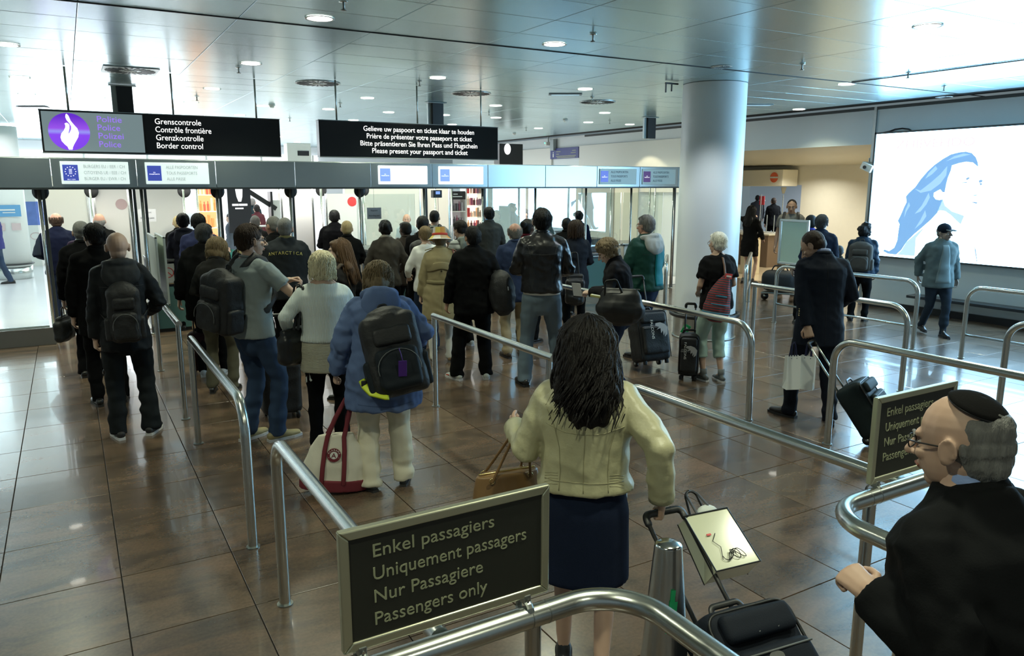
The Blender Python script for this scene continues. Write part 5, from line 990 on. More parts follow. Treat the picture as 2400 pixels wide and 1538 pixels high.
# ---- bags
def put(P, name, loc, label, cat, rz=0., rx=0., ry=0., group=None):
    """top-level root placed in a person's own frame"""
    M = P.M @ Matrix.Translation(Vector(loc)) @ Matrix.Rotation(rz, 4, 'Z') @ Matrix.Rotation(rx, 4, 'X') @ Matrix.Rotation(ry, 4, 'Y')
    o = bpy.data.objects.new(name, None); COL.objects.link(o); o.matrix_world = M; o.empty_display_size = .1; return tag(o, label, cat, group)
NYL = mat('black_nylon', (.006, .0068, .0075), .65, bump=.3, spec=.3)
def backpack(P, label, m=NYL, m2=None, size=(.30, .17, .46), z=1.18, dx=0., back=.0, straps=True, tilt=0., vx=.010):
    s = P.s; base = P.T(dx, -(.125 + back + size[1] / 2), z); a = math.atan2(P.T(0, 0, 1.4)[1] - P.T(0, 0, 1.0)[1], .4 * s)
    t = put(P, 'backpack', base, label, 'backpack', rx=-a, ry=tilt); w_, d_, h_ = size; m2 = m2 or m
    skin_over('main_compartment', [rbox((0, 0, 0), (w_, d_, h_ * .92), .06), ell((0, 0, h_ * .33), (w_ * .47, d_ * .52, h_ * .22))], m, t, vx, 3, folds(.010, (9, 9, 9), base[0] * 9))
    skin_over('front_pocket', [rbox((0, -d_ * .55, -h_ * .17), (w_ * .74, d_ * .42, h_ * .46), .04)], m2, t, vx, 2, folds(.006, (12, 12, 12), 3))
    skin_over('top_pocket', [rbox((0, -d_ * .5, h_ * .20), (w_ * .66, d_ * .26, h_ * .20), .03)], m, t, vx, 2, folds(.005, (12, 12, 12), 8))
    for sd in (-1, 1): skin_over('side_pocket', [rbox((sd * w_ * .5, 0, -h_ * .22), (.05, d_ * .7, h_ * .38), .02)], m2, t, vx, 2, folds(.005, (12, 12, 12), 8))
    add('carry_loop', [tube(fillet([(-.03, d_ * .3, h_ * .5), (-.03, d_ * .3, h_ * .5 + .05), (.03, d_ * .3, h_ * .5 + .05), (.03, d_ * .3, h_ * .5)], .02), (.008, .003), seg=6)], m, t, True)
    zz = mat('zip_grey', (.12, .13, .13), .4)
    add('zip', [tube([(w_ * .37 * math.cos(q), -d_ * .77, -h_ * .17 + h_ * .21 * math.sin(q)) for q in np.linspace(-.2, math.pi + .2, 15)], .003, seg=5)], zz, t, True)
    add('zip', [tube([(w_ * .46 * math.cos(q), -d_ * .22, h_ * .12 + h_ * .30 * math.sin(q)) for q in np.linspace(0, math.pi, 15)], .003, seg=5)], zz, t, True)
    if straps:
        Mi = t.matrix_world.inverted() @ P.M
        for sd in (-1, 1):
            k = 1.0; a_, b_ = P.wi(1.25)
            L = [P.T(sd * .075 + dx, -.125, 1.36), P.T(sd * .085, -.09, 1.445), P.T(sd * .095, -.02, 1.500), P.T(sd * .105, .06, 1.46), P.T(sd * .115, .135, 1.34), P.T(sd * .145, .11, 1.18), P.T(sd * .18, .0, 1.08), P.T(sd * .12 + dx, -.14 - back, 1.02)]
            add('shoulder_strap', [tube([np.array(Mi @ Vector(p)) for p in L], [(.026 * s, .006 * s)] * 8, seg=8, ref=(0, 1, .3))], m, t, True)
    return t
def suitcase(label, loc, rz, tilt=0., size=(.38, .22, .55), m=NYL, handle=.42, hm=BLACKP, name='suitcase', lift=None):
    """soft wheeled case; handle rises from the back edge (-y side is the back); tilt leans it back about its wheels"""
    t = bpy.data.objects.new(name, None); COL.objects.link(t); t.empty_display_size = .1
    t.matrix_world = Matrix.Translation(loc) @ Matrix.Rotation(rz, 4, 'Z') @ Matrix.Rotation(tilt, 4, 'X') @ Matrix.Translation((0, 0, .0)); tag(t, label, 'suitcase')
    w_, d_, h_ = size
    skin_over('shell', [rbox((0, d_ / 2, h_ / 2 + .05), (w_, d_, h_), .05)], m, t, .011, 2, folds(.006, (7, 7, 7), w_ * 30))
    skin_over('front_pocket', [rbox((0, d_ + .02, h_ * .40 + .05), (w_ * .82, .06, h_ * .55), .03)], m, t, .011, 2, folds(.005, (7, 7, 7), 4))
    skin_over('upper_pocket', [rbox((0, d_ + .015, h_ * .83 + .05), (w_ * .80, .05, h_ * .20), .02)], m, t, .011, 2)
    add('piping', [tube(fillet([(-w_ / 2 + .01, d_ - .01, .08), (-w_ / 2 + .01, d_ - .01, h_ + .03), (w_ / 2 - .01, d_ - .01, h_ + .03), (w_ / 2 - .01, d_ - .01, .08)], .05), .006, seg=6)], BLACKP, t, True)
    for sd in (-1, 1):
        add('handle_tube', [cyl((sd * w_ * .24, .02, h_ * .8), (sd * w_ * .24, .02, h_ + .05 + handle), .009, 8)], hm, t, True)
        wl = add('wheel', [cyl((sd * (w_ / 2 - .05) - .013, .03, .04), (sd * (w_ / 2 - .05) + .013, .03, .04), .04, 16)], BLACKP, t, True)
        add('hub', [cyl((sd * (w_ / 2 - .05) - .015, .03, .04), (sd * (w_ / 2 - .05) + .015, .03, .04), .015, 10)], STEELD, wl, True)
        add('foot', [rbox((sd * w_ * .35, d_ - .04, .03), (.04, .04, .05), .01)], BLACKP, t)
    add('grip', [tube(fillet([(-w_ * .24, .02, h_ + .03 + handle), (-w_ * .24, .02, h_ + .07 + handle), (w_ * .24, .02, h_ + .07 + handle), (w_ * .24, .02, h_ + .03 + handle)], .025), (.016, .013), seg=8)], BLACKP, t, True)
    add('carry_handle', [tube(fillet([(-.07, d_ * .5, h_ + .05), (-.06, d_ * .5, h_ + .085), (.06, d_ * .5, h_ + .085), (.07, d_ * .5, h_ + .05)], .02), (.012, .006), seg=8)], BLACKP, t, True)
    add('zip', [tube([(-w_ * .38, d_ + .053, h_ * .66 + .03), (w_ * .38, d_ + .053, h_ * .66 + .03)], .004, seg=5)], mat('zip_grey', (.12, .13, .13), .4), t, True)
    return t
def shoulder_bag(P, label, loc, size=(.32, .14, .26), m=NYL, rz=0., handle=None, hm=None, name='handbag', ry=0., rx=0., sag=.03, vx=.010, cat='bag', soft=False):
    """soft bag; handle: list of points in the person's frame"""
    t = put(P, name, loc, label, cat, rz=rz, ry=ry, rx=rx); w_, d_, h_ = size
    if soft: skin_over('body', [ell((0, 0, -h_ * .12), (w_ * .52, d_ * .5, h_ * .40)), tube([(0, 0, -h_ * .3), (0, 0, 0), (0, 0, h_ * .30), (0, 0, h_ * .40)], [(w_ * .40, d_ * .45), (w_ * .47, d_ * .45), (w_ * .40, d_ * .28), (w_ * .34, d_ * .10)], seg=18, fixed=True)], m, t, vx, 3, folds(.014, (6, 6, 6), loc[0] * 7))
    else: skin_over('body', [rbox((0, 0, -h_ * .1), (w_, d_, h_ * .8), .05), ell((0, 0, -h_ * .30), (w_ * .53, d_ * .62, h_ * .25)), rbox((0, 0, h_ * .32), (w_ * .86, d_ * .45, h_ * .22), .02)], m, t, vx, 3, folds(.010, (9, 9, 9), loc[0] * 7))
    add('zip', [tube([(-w_ * .38, 0, h_ * .435), (w_ * .38, 0, h_ * .435)], .005, seg=5)], mat('zip_grey', (.12, .13, .13), .4), t, True)
    if handle:
        Mi = t.matrix_world.inverted() @ P.M
        for k, H_ in enumerate(handle):
            add('handle', [tube(fillet([np.array(Mi @ Vector(p)) for p in H_], .03, 4), (.011, .006), seg=8)], hm or m, t, True)
    return t
# ---------------------------------------------------------------- the queue, left to right
HOLD = ((-.13, .27, 1.10), (.13, .27, 1.10)); DOWN = ((-.22, .03, .82), (.22, .03, .82))
def J(m, **k): return dict(kind='jacket', m=m, **k)
def TR(m, **k): return dict(kind='trousers', m=m, **k)
BLKS = ((.010, .010, .010), None)
P1 = person('person in a dark navy jacket and jeans, thinning hair, at the left-hand booth', px=160, py=772, H=1.77, w=1.05, skin='ruddy', top=J(NAVY, hem=.84, t=.03), bottom=TR(DJEAN), hair=('fringe', 'brown'), q=1, face=0, arms=((-.2, .24, 1.08), (.2, .24, 1.08)))
person('person with reddish hair half hidden behind the navy jacket', head=(190, 518), H=1.66, w=.95, top=J(cloth('plum', (.05, .03, .06))), hair=('crop', 'auburn'), q=2, face=0)
person('grey-haired balding person behind the two men in black suits', head=(231, 497), H=1.74, skin='ruddy', top=J(BLK2), hair=('fringe', 'grey'), q=2, face=0)
P4 = person('grey-haired man in a black suit with a white shirt collar', px=226, py=880, H=1.78, w=1.05, rel=-8, top=J(BLK, hem=.72, collar=2, t=.022), hair=('crop', 'grey'), q=1, face=0, arms=((-.26, .05, .80), (.2, .22, 1.0)), hy=8)
P5 = person('dark-haired man with glasses in a dark coat, behind the bald man', px=262, py=945, H=1.81, w=1.05, rel=5, hy=22, top=J(BLK2, hem=.70, t=.025), hair=('short', 'dark'), q=1, glasses=1, arms=((-.25, .05, .80), (.2, .22, 1.0)))
shoulder_bag(P4, 'black briefcase hanging from the hand of the grey-haired suited man', (-.27, .02, .58), (.38, .10, .30), rz=1.35, handle=[[(-.27, -.06, .70), (-.27, -.06, .80), (-.27, .08, .80), (-.27, .08, .70)]], name='briefcase')
P6 = person('bald man in black with a black rucksack, seen from behind', px=318, py=1022, H=1.79, w=.97, rel=2, q=0, skin='fair', top=J(cloth('black_soft_shell', (.014, .016, .018), .6), hem=.76, collar=3, t=.022, cm=cloth('hood_grey', (.030, .033, .036), .55)), bottom=TR(cloth('black_work', (.013, .016, .018), .8), loose=1.12, fold=.013), hair=('thin', 'dark'), face=0,
            arms=((-.225, .03, .86), (.20, .20, 1.04)), feet=((-.12, .0, 12), (.13, .02, -22)), shoe=((.015, .015, .016), .62), hands=(.6, .6))
backpack(P6, 'tall black rucksack on the bald man', size=(.25, .16, .50), z=1.08, vx=.009)
person('dark-haired person in a hooded dark coat, left of the blue jacket', head=(427, 497), H=1.76, w=1.0, top=J(cloth('navy_black', (.012, .014, .022)), collar=3, hem=.72), hair=('short', 'black'), q=1, face=0)
person('tiny glimpse of a person with fair hair left of the dark hooded coat', head=(416, 503), H=1.68, w=.9, top=J(BLK2), hair=('crop', 'blond'), q=2, face=0)
P8 = person('person in a blue jacket with short black hair, behind the grey-haired man', head=(463, 497), H=1.80, w=1.08, skin='tan', top=J(cloth('slate_blue', (.030, .038, .10)), hem=.84), bottom=TR(cloth('tan_trousers', (.22, .15, .09))), hair=('short', 'black'), q=1, face=0)
P9 = person('grey-haired man in a bulky black coat looking right', head=(476, 520), H=1.75, w=1.22, rel=-10, hy=-22, top=J(BLK2, hem=.66, t=.035), bottom=TR(BLK), hair=('short', 'darkgrey'), q=1, glasses=2, arms=((-.33, .04, .84), (.3, .05, .84)), shoe=((.5, .55, .6), .6))
P10 = person('stooping fair-haired woman in a dark jacket and olive trousers', px=524, py=918, H=1.64, w=1.02, fem=1, rel=-15, lean=8, hp=18, top=J(cloth('charcoal_brown', (.018, .018, .017)), hem=.82), bottom=TR(cloth('olive', (.10, .095, .065))), hair=('bob', 'mouse'), q=1, face=0, arms=HOLD)
person('person with long straw-blond hair behind the man in the grey t-shirt', head=(578, 530), H=1.66, w=.9, fem=1, top=J(BLK2), hair=('long', 'blond', .25), q=2, face=0)
P11 = person('man in a grey t-shirt and blue jeans with glasses, turned to the right', px=612, py=1032, H=1.86, w=1.04, rel=-52, hy=-14, q=0, skin='fair', top=dict(kind='tshirt', m=cloth('heather_grey', (.24, .28, .28), .9), sleeve=.35, hem=.86, t=.014, collar=4, fold=.012), bottom=TR(JEAN, loose=1.08, fold=.013), hair=('short', 'brown'), glasses=1, shoe=((.32, .27, .13), .5),
             arms=((.0, .36, 1.26), (.17, .33, 1.20)), poles=((-1., -.5, -.5), (1., -.55, -.45)), feet=((-.10, -.04, 6), (.11, .08, -12)), hands=(.75, .75))
backpack(P11, 'black rucksack hanging off the shoulder of the man in the grey t-shirt', size=(.35, .21, .52), z=1.14, dx=-.06, back=.0, tilt=.12, vx=.009)
t = put(P11, 'passport', P11.hand1 + np.array([0, .02, -.02]), 'pale folded travel papers in the hands of the man in the grey t-shirt', 'papers', rx=.9); add('cover', [rbox((0, 0, 0), (.09, .006, .14), .002)], mat('paper_white', (.62, .64, .64), .5), t); add('inner_sheet', [box((.004, .006, .008), (.085, .003, .13))], WHITE, t)
P12 = person('grey-haired man in a dark fleece with ANTARCTICA across the back', px=686, py=862, H=1.80, w=1.22, rel=-4, top=dict(kind='fleece', m=cloth('charcoal_fleece', (.022, .026, .030), .95), hem=.82, t=.028, collar=1, cm=cloth('olive_collar', (.16, .15, .07), .9)), hair=('crop', 'grey'), skin='ruddy', q=1, face=0, arms=HOLD)
person('grey-haired person facing left just beyond the ANTARCTICA fleece', head=(640, 503), H=1.78, rel=40, skin='ruddy', top=J(BLK2), hair=('crop', 'grey'), q=2, face=1)
suitcase('black wheeled case standing behind the man in blue jeans', atz(668, 985, 0) + np.array([0, 0, 0]), -YAW + .5, 0, (.36, .24, .50))
suitcase('dark wheeled bag beside the woman in olive trousers', atz(478, 880, 0), -YAW + .3, 0, (.30, .2, .45), m=cloth('maroon_black', (.022, .010, .012)))
P15 = person('woman with white-blond hair in a white ribbed sweater', px=775, py=1050, H=1.64, w=1.22, fem=1, rel=0, q=1, hp=8, top=dict(kind='sweater', m=wave_mat('ribbed_white', (.66, .73, .70), (.76, .83, .79), 32, 'X', .9, .8), hem=.98, t=.022, collar=0, fold=.005), bottom=TR(BLK, loose=1.0), hair=('puff', 'platinum'), face=0, arms=((-.30, .10, 1.06), (.20, .25, 1.06)))
skin_over('sweater_skirt', [tube([P15.T(0, -.008, z) for z in (.72, .80, .90, 1.02)], [(.225 * P15.s, .175 * P15.s), (.222 * P15.s, .17 * P15.s), (.218 * P15.s, .165 * P15.s), (.198 * P15.s, .145 * P15.s)], seg=24, cap='flat', fixed=True)], wave_mat('ribbed_beige', (.44, .43, .33), (.51, .49, .39), 34, 'Z', .9, .8), P15.e, .012, 2, folds(.004))
skin_over('sweater_tail', [quadp([P15.T(-.19, .0, .80), P15.T(-.12, -.1, .78), P15.T(-.12, -.09, .64), P15.T(-.19, .0, .60), P15.T(-.22, .05, .72)], .02, (0, .3, 0))], mat('pale_knit', (.56, .60, .57), .9), P15.e, .010, 2)
shoulder_bag(P15, 'black leather handbag on the shoulder of the woman in the white sweater', P15.T(-.265, -.02, .955), (.30, .13, .31), m=mat('black_leather', (.010, .011, .012), .4), rz=.9, handle=[[P15.T(-.30, .04, 1.10), P15.T(-.235, .03, 1.46), P15.T(-.17, -.04, 1.475), P15.T(-.255, -.1, 1.1)], [P15.T(-.22, .02, 1.12), P15.T(-.215, .03, 1.45), P15.T(-.16, -.06, 1.46), P15.T(-.22, -.11, 1.1)]])
P14 = person('woman with long auburn hair turned to the left', px=812, py=930, H=1.64, w=1.0, fem=1, rel=68, hy=12, top=J(cloth('dark_taupe', (.020, .018, .017)), hem=.80), hair=('long', 'auburn', .24), q=1, arms=HOLD, skin='pale')
add('scarf_edge', [tube([P14.T(-.19, .02, 1.36), P14.T(-.14, -.05, 1.47), P14.T(0, -.09, 1.46), P14.T(.15, -.05, 1.45), P14.T(.20, .05, 1.30)], [.02 * P14.s] * 5, seg=8)], cloth('taupe_trim', (.10, .08, .065)), P14.e, True)
P16 = person('balding dark-haired man in a black suit at the frosted door', head=(783, 490), H=1.75, w=1.15, top=J(BLK, hem=.74, t=.025), hair=('short', 'black'), q=1, face=0, arms=HOLD)
person('fair-haired person in black beside the balding man in the suit', head=(812, 514), H=1.68, w=1.0, fem=1, top=J(BLK2, hem=.70), hair=('crop', 'blond'), q=2, face=0, arms=HOLD)
P18 = person('stooping woman in a blue coat and cream trousers', px=906, py=1142, H=1.66, w=1.22, fem=1, rel=6, lean=16, hp=20, hy=-8, q=0, top=dict(kind='coat', m=cloth('periwinkle', (.105, .155, .29), .9, nz=.16), hem=.66, t=.040, flare=.07, collar=3, fold=.030), bottom=TR(cloth('cream_trousers', (.66, .62, .48), .85, nz=.10), loose=1.28, fold=.016), hair=('puff', 'mouse'), face=0, shoe=((.02, .024, .026), .03),
             arms=((-.33, .10, .90), (.30, .32, 1.06)), feet=((-.12, -.02, 25), (.14, .04, -14)), hands=(1.1, .6))
backpack(P18, 'large black rucksack with yellow strap ends on the woman in the blue coat', m2=cloth('blue_black_nylon', (.016, .021, .026), .55), size=(.38, .22, .60), z=1.04, dx=.06, back=.03, tilt=-.16, vx=.008)
YEL = mat('yellow_webbing', (.62, .75, .03), .5)
t = put(P18, 'yellow_strap', P18.T(-.11, -.33, .86), 'bright yellow strap across the lower left of the big black rucksack', 'strap'); add('webbing', [tube([(-.06, .06, .06), (-.045, .0, .03), (-.01, -.05, -.005), (.08, -.09, -.025), (.10, -.085, -.028)], [(.024, .004)] * 5, seg=6, ref=(0, 1, 0), cap='flat')], YEL, t, True); add('buckle', [rbox((-.05, .015, .045), (.035, .02, .04), .006)], BLACKP, t)
t = put(P18, 'luggage_tag', P18.T(.09, -.475, 1.02), 'purple luggage tag hanging on the big black rucksack', 'luggage tag', rx=.15); add('card', [rbox((0, -.03, -.06), (.055, .006, .11), .004)], mat('purple_tag', (.07, .02, .22), .35), t); add('loop', [tube([(0, -.03, -.005), (-.01, -.015, .04), (-.02, 0, .07)], .003, seg=6)], mat('purple_tag', (.07, .02, .22), .35), t, True)
# canvas tote
tw = atz(786, 1112, 0); t = put(P18, 'tote_bag', (-.37, .02, .03), 'cream canvas tote bag with dark red trim and a round crest', 'tote bag', rz=-.08, ry=.10)
CAN = cloth('cream_canvas', (.68, .65, .54), .9, nz=.07); CRM = mat('crimson_trim', (.16, .018, .028), .75)
skin_over('body', [tube([(0, 0, .05), (0, 0, .18), (0, 0, .30), (-.01, 0, .40)], [(.24, .095), (.225, .085), (.18, .06), (.12, .035)], seg=20, cap='flat', fixed=True)], CAN, t, .008, 3, folds(.008, (9, 9, 9), 2))
skin_over('base_panel', [tube([(0, 0, .0), (0, 0, .085)], [(.240, .10), (.246, .103)], seg=20, cap='flat', fixed=True)], CRM, t, .008, 3)
for x in (-.085, .065): add('band', [tube([(x, -.100, .06), (x * .98, -.094, .18), (x * .9, -.068, .30), (x * .75, -.042, .39), (x * .6 + .03, -.03, .52), (x * .3 + .07, .0, .66)], [(.016, .005)] * 6, seg=6)], CRM, t, True)
for x in (-.085, .065): add('handle', [tube([(x * .9, .05, .36), (x * .5 + .03, .03, .52), (x * .3 + .07, .0, .66)], [(.015, .005)] * 3, seg=6)], CRM, t, True)
cq = np.array([-.012, -.082, .27]); RC = RX(-.22)
add('crest_disc', [tube([cq + (0, .006, 0), cq + (0, -.003, .0007)], .048, seg=28, cap='flat')], CRM, t); add('crest_centre', [tube([cq + (0, -.003, 0), cq + (0, -.0052, 0)], .027, seg=24, cap='flat')], WHITE, t)
text('crest_letter', 'A', .050, CRM, t, face_y(cq + (-.001, -.0065, -.017)), align='CENTER', th=.002)
for k, ch in enumerate('ALABAMA'):
    q = math.radians(90 - (k - 3) * 22); text('crest_letter', ch, .017, WHITE, t, Matrix.Translation(cq + (math.cos(q) * .034, -.004, math.sin(q) * .034)) @ Matrix.Rotation(-(q - math.pi / 2), 4, 'Y') @ Matrix.Rotation(math.pi / 2, 4, 'X'), align='CENTER', th=.001)
for k, ch in enumerate('CRIMSON'):
    q = math.radians(-90 + (k - 3) * 20); text('crest_letter', ch, .013, WHITE, t, Matrix.Translation(cq + (math.cos(q) * .043, -.004, math.sin(q) * .043)) @ Matrix.Rotation(-(q + math.pi / 2), 4, 'Y') @ Matrix.Rotation(math.pi / 2, 4, 'X'), align='CENTER', th=.001)
P19 = person('person with bunned black hair in a grey-brown jacket with a pale collar', head=(903, 512), H=1.72, w=1.0, fem=1, skin='dark', top=J(cloth('grey_brown', (.055, .050, .043)), hem=.84, cm=cloth('pale_collar', (.30, .28, .24))), hair=('bun', 'black'), q=1, face=0, arms=((-.2, .22, 1.0), (.2, .25, 1.05)))
P20 = person('person with cropped black hair in a brown jacket, face turned left', head=(950, 517), H=1.64, w=.95, skin='dark', rel=35, top=J(cloth('dark_brown', (.032, .026, .022)), hem=.74), hair=('short', 'black'), q=2, arms=HOLD)
P21 = person('person in a long black coat with a round mop of black hair', head=(990, 503), H=1.75, w=1.15, skin='tan', top=dict(kind='coat', m=BLK2, hem=.62, t=.03), hair=('short', 'black'), q=2, face=0)
backpack(P21, 'round black rucksack on the person in the long black coat', size=(.36, .16, .44), z=1.18, vx=.014)
P22 = person('woman with tied light-brown hair in a white sweater', head=(998, 527), H=1.65, w=.98, fem=1, rel=15, hp=10, top=dict(kind='sweater', m=cloth('soft_white', (.70, .72, .71), .9), hem=.84, t=.018, collar=0, fold=.008), bottom=TR(DJEAN), hair=('short', 'mouse'), q=1, face=0, arms=((-.2, .24, 1.04), (.2, .24, 1.04)))
P23 = person('woman in a beige trench coat and a patchwork bucket hat', px=1036, py=848, H=1.64, w=1.08, fem=1, rel=4, top=dict(kind='coat', m=cloth('trench_beige', (.27, .23, .13), .8, nz=.08), hem=.58, t=.028, flare=.06, fold=.012), bottom=TR(cloth('white_trousers', (.50, .50, .46)), loose=.92), hair=('crop', 'mouse'), q=1, face=0, shoe=((.16, .10, .05), .1), arms=((-.26, .05, .86), (.26, .16, 1.0)))
s_ = P23.s
add('storm_flap', [tube([P23.T(math.sin(q) * .186, -.012 - math.cos(q) * .160, 1.27 + .02 * math.cos(q * 3)) for q in np.linspace(-1.25, 1.25, 17)], [(.006 * s_, .05 * s_)] * 17, seg=8, ref=(0, 0, 1), fixed=True)], cloth('trench_beige', (.27, .23, .13)), P23.e, True)
add('belt', [tube([P23.T(math.sin(q) * .190, -.008 - math.cos(q) * .160, 1.075) for q in np.linspace(-math.pi, math.pi, 31)], [(.008 * s_, .024 * s_)] * 31, seg=8, ref=(0, 0, 1), fixed=True)], cloth('trench_belt', (.23, .20, .11)), P23.e, True)
add('button', [cyl(P23.T(.0, -.170, 1.22), P23.T(.0, -.186, 1.22), .012, 12)], mat('dark_button', (.04, .03, .02), .4), P23.e)
for sd in (-1, 1): add('epaulette', [tube([P23.T(sd * .08, -.02, 1.505), P23.T(sd * .19, -.01, 1.475)], [(.018, .006), (.022, .006)], seg=8, ref=(0, 0, 1))], cloth('trench_belt', (.23, .20, .11)), P23.e, True)
# bucket hat of coloured patches
def hat_mats(): return [mat('hat_' + k, c, .8) for k, c in (('orange', (.60, .28, .06)), ('white', (.68, .66, .62)), ('mustard', (.52, .38, .06)), ('tan', (.45, .33, .20)), ('yellow', (.62, .50, .10)))]
HM = hat_mats(); hatp = put(P23, 'bucket_hat', P23.hd((0, -.012, .055)), 'bucket hat of orange, white and mustard patches with a red band', 'hat', rx=-.15)
for k in range(8):
    a0, a1 = k * math.pi / 4, (k + 1) * math.pi / 4; qs = np.linspace(a0, a1, 5)
    def sector(r0, z0_, r1, z1_, th=.004):
        V = [(math.cos(q) * r0 * .9, math.sin(q) * r0 * 1.08, z0_) for q in qs] + [(math.cos(q) * r1 * .9, math.sin(q) * r1 * 1.08, z1_) for q in qs]; V += [(x * .975, y * .975, z - th) for x, y, z in V]
        return np.array(V), [(i, i + 1, i + 6, i + 5) for i in range(4)] + [(i + 10, i + 15, i + 16, i + 11) for i in range(4)]
    add('crown_patch', [sector(.100, .0, .084, .095)], HM[k % 3 + (2 if k % 2 else 0)], hatp, True); add('brim_patch', [sector(.102, .0, .158, -.050)], HM[(k * 2 + 1) % 5], hatp, True)
add('crown_top', [tube([(0, 0, .088), (0, 0, .096)], [(.077, .092), (.074, .088)], seg=24, cap='flat', fixed=True)], HM[0], hatp, True)
add('red_band', [tube([(math.cos(q) * .102 * .9, math.sin(q) * .102 * 1.08, .012) for q in np.linspace(0, 2 * math.pi, 33)], [(.004, .016)] * 33, seg=6, ref=(0, 0, 1), fixed=True)], mat('hat_red', (.50, .05, .03), .8), hatp, True)
add('brim_edge', [tube([(math.cos(q) * .158 * .9, math.sin(q) * .158 * 1.08, -.050) for q in np.linspace(0, 2 * math.pi, 33)], .005, seg=6)], WHITE, hatp, True)
shoulder_bag(P23, 'dark red handbag under the arm of the woman in the trench coat', P23.T(.25, -.06, 1.10), (.30, .12, .36), m=mat('red_leather', (.22, .022, .018), .45), rz=1.2, handle=[[P23.T(.27, .03, 1.26), P23.T(.20, .03, 1.46), P23.T(.15, -.05, 1.49), P23.T(.24, -.14, 1.25)]])
P24 = person('man in a grey t-shirt with a black rucksack at the middle booth', head=(1018, 490), H=1.76, w=1.05, rel=-15, top=dict(kind='tshirt', m=cloth('sage_grey', (.24, .26, .24)), sleeve=.35, hem=.88, collar=0), hair=('crop', 'dark'), q=1, face=0, arms=HOLD)
backpack(P24, 'black rucksack on the man in the grey t-shirt at the middle booth', z=1.20, vx=.014, size=(.28, .15, .42))
P25 = person('young man in a striped grey jumper looking down to the left', head=(1085, 512), H=1.72, w=1.05, rel=38, hp=20, top=dict(kind='sweater', m=wave_mat('striped_grey', (.10, .11, .11), (.34, .37, .37), 4.5, 'Z', .9, .2, .28), hem=.86, collar=3, cm=cloth('heather_hood', (.17, .20, .19))), bottom=TR(BLK2), hair=('short', 'dark'), q=1, arms=HOLD, shoe=((.45, .48, .46), .5))
backpack(P25, 'dark rucksack on the young man in the striped jumper', z=1.16, vx=.014, size=(.28, .14, .40))
P26 = person('man in black with white trainers and short black hair', px=1112, py=889, H=1.73, w=1.12, rel=8, top=J(BLK, hem=.76, t=.026), bottom=TR(BLK2, loose=1.25, fold=.013), hair=('short', 'black'), q=1, face=0, shoe=((.52, .54, .50), .55), feet=((-.20, .02, 28), (.14, .02, -8)), arms=((-.30, .06, .84), (.30, .02, .9)), skin='tan', hy=12)
for sd, x in ((-1, 0), (1, 0)):
    an = P26.leg[-1][2]; 
add('red_flash', [rbox(P26.leg[-1][2] + np.array([-.10, .03, -.030]), (.012, .05, .012), .003, RZm(.5))], mat('flash_red', (.6, .05, .02), .5), P26.e)
t = put(P26, 'shoulder_bag', P26.T(.30, -.12, 1.0), 'large round black bag hanging at the right side of the man in white trainers', 'bag', ry=-.1); skin_over('body', [ell((0, 0, 0), (.15, .13, .26)), rbox((0, 0, -.05), (.26, .20, .34), .08)], NYL, t, .014, 3, folds(.012)); add('strap', [tube([(-.04, .02, .22), (-.10, .06, .38), (-.16, .10, .46)], [(.02, .006)] * 3, seg=8)], NYL, t, True); add('zip_pull', [rbox((.05, -.135, .06), (.012, .006, .04), .002)], STEEL, t)
P27 = person('man in a grey sweater with a bright blue collar at the lit shelf', head=(1146, 483), H=1.80, w=1.05, rel=14, top=dict(kind='sweater', m=cloth('charcoal_knit', (.045, .050, .050), .95), hem=.84, collar=2, cm=mat('bright_blue_collar', (.03, .22, .55), .7)), hair=('short', 'black'), q=1, face=0, arms=HOLD)
P28 = person('old bald man in a blue blazer and beige trousers', px=1207, py=836, H=1.71, w=1.10, rel=18, top=J(cloth('blazer_blue', (.024, .038, .085), .8), hem=.74, collar=2, t=.022), bottom=TR(cloth('beige_chino', (.30, .25, .16)), loose=1.05), hair=('fringe', 'grey'), q=1, face=0, skin='ruddy', arms=((-.26, .08, .86), (.2, .22, 1.0)), shoe=((.05, .04, .03), None))
P29 = person('person in a burgundy top with tied black hair, facing the far booth', head=(1236, 510), H=1.72, w=1.0, fem=1, rel=-30, skin='dark', top=J(cloth('burgundy', (.085, .010, .018)), hem=.82), hair=('bun', 'black'), q=2, face=0)
P30 = person('tall man in a black leather jacket and faded jeans', px=1268, py=900, H=1.93, w=1.10, rel=2, top=J(mat('glossy_leather', (.010, .010, .011), .30, bump=.3, bscale=25, nz=.1), hem=.93, t=.024, fold=.016), bottom=TR(JEAN2, loose=1.08, fold=.012), hair=('short', 'black'), q=0, face=0, hy=10, arms=((-.13, .26, 1.12), (.16, .26, 1.10)), feet=((-.17, -.06, 20), (.17, .10, -8)))
add('shirt_hem', [tube([P30.T(math.sin(q) * .178, -.006 - math.cos(q) * .132, .925) for q in np.linspace(-math.pi, math.pi, 31)], [(.006, .02)] * 31, seg=6, ref=(0, 0, 1), fixed=True)], WHITE, P30.e, True)
P31 = person('woman with curly brown hair in a dark coat beside the leather jacket', head=(1350, 515), H=1.68, w=1.02, fem=1, rel=10, top=dict(kind='coat', m=cloth('ink_coat', (.014, .018, .026)), hem=.66), hair=('bob', 'brown'), q=1, face=0, arms=HOLD)
P32 = person('person with black pinned-up hair near the glass behind the curly-haired woman', head=(1357, 492), H=1.67, w=1.0, rel=10, top=J(NAVY), hair=('bun', 'black'), q=2, face=0)
person('person with black hair just right of the leather jacket, farther back', head=(1328, 508), H=1.64, w=.95, top=J(BLK2), hair=('short', 'black'), q=2, face=0)
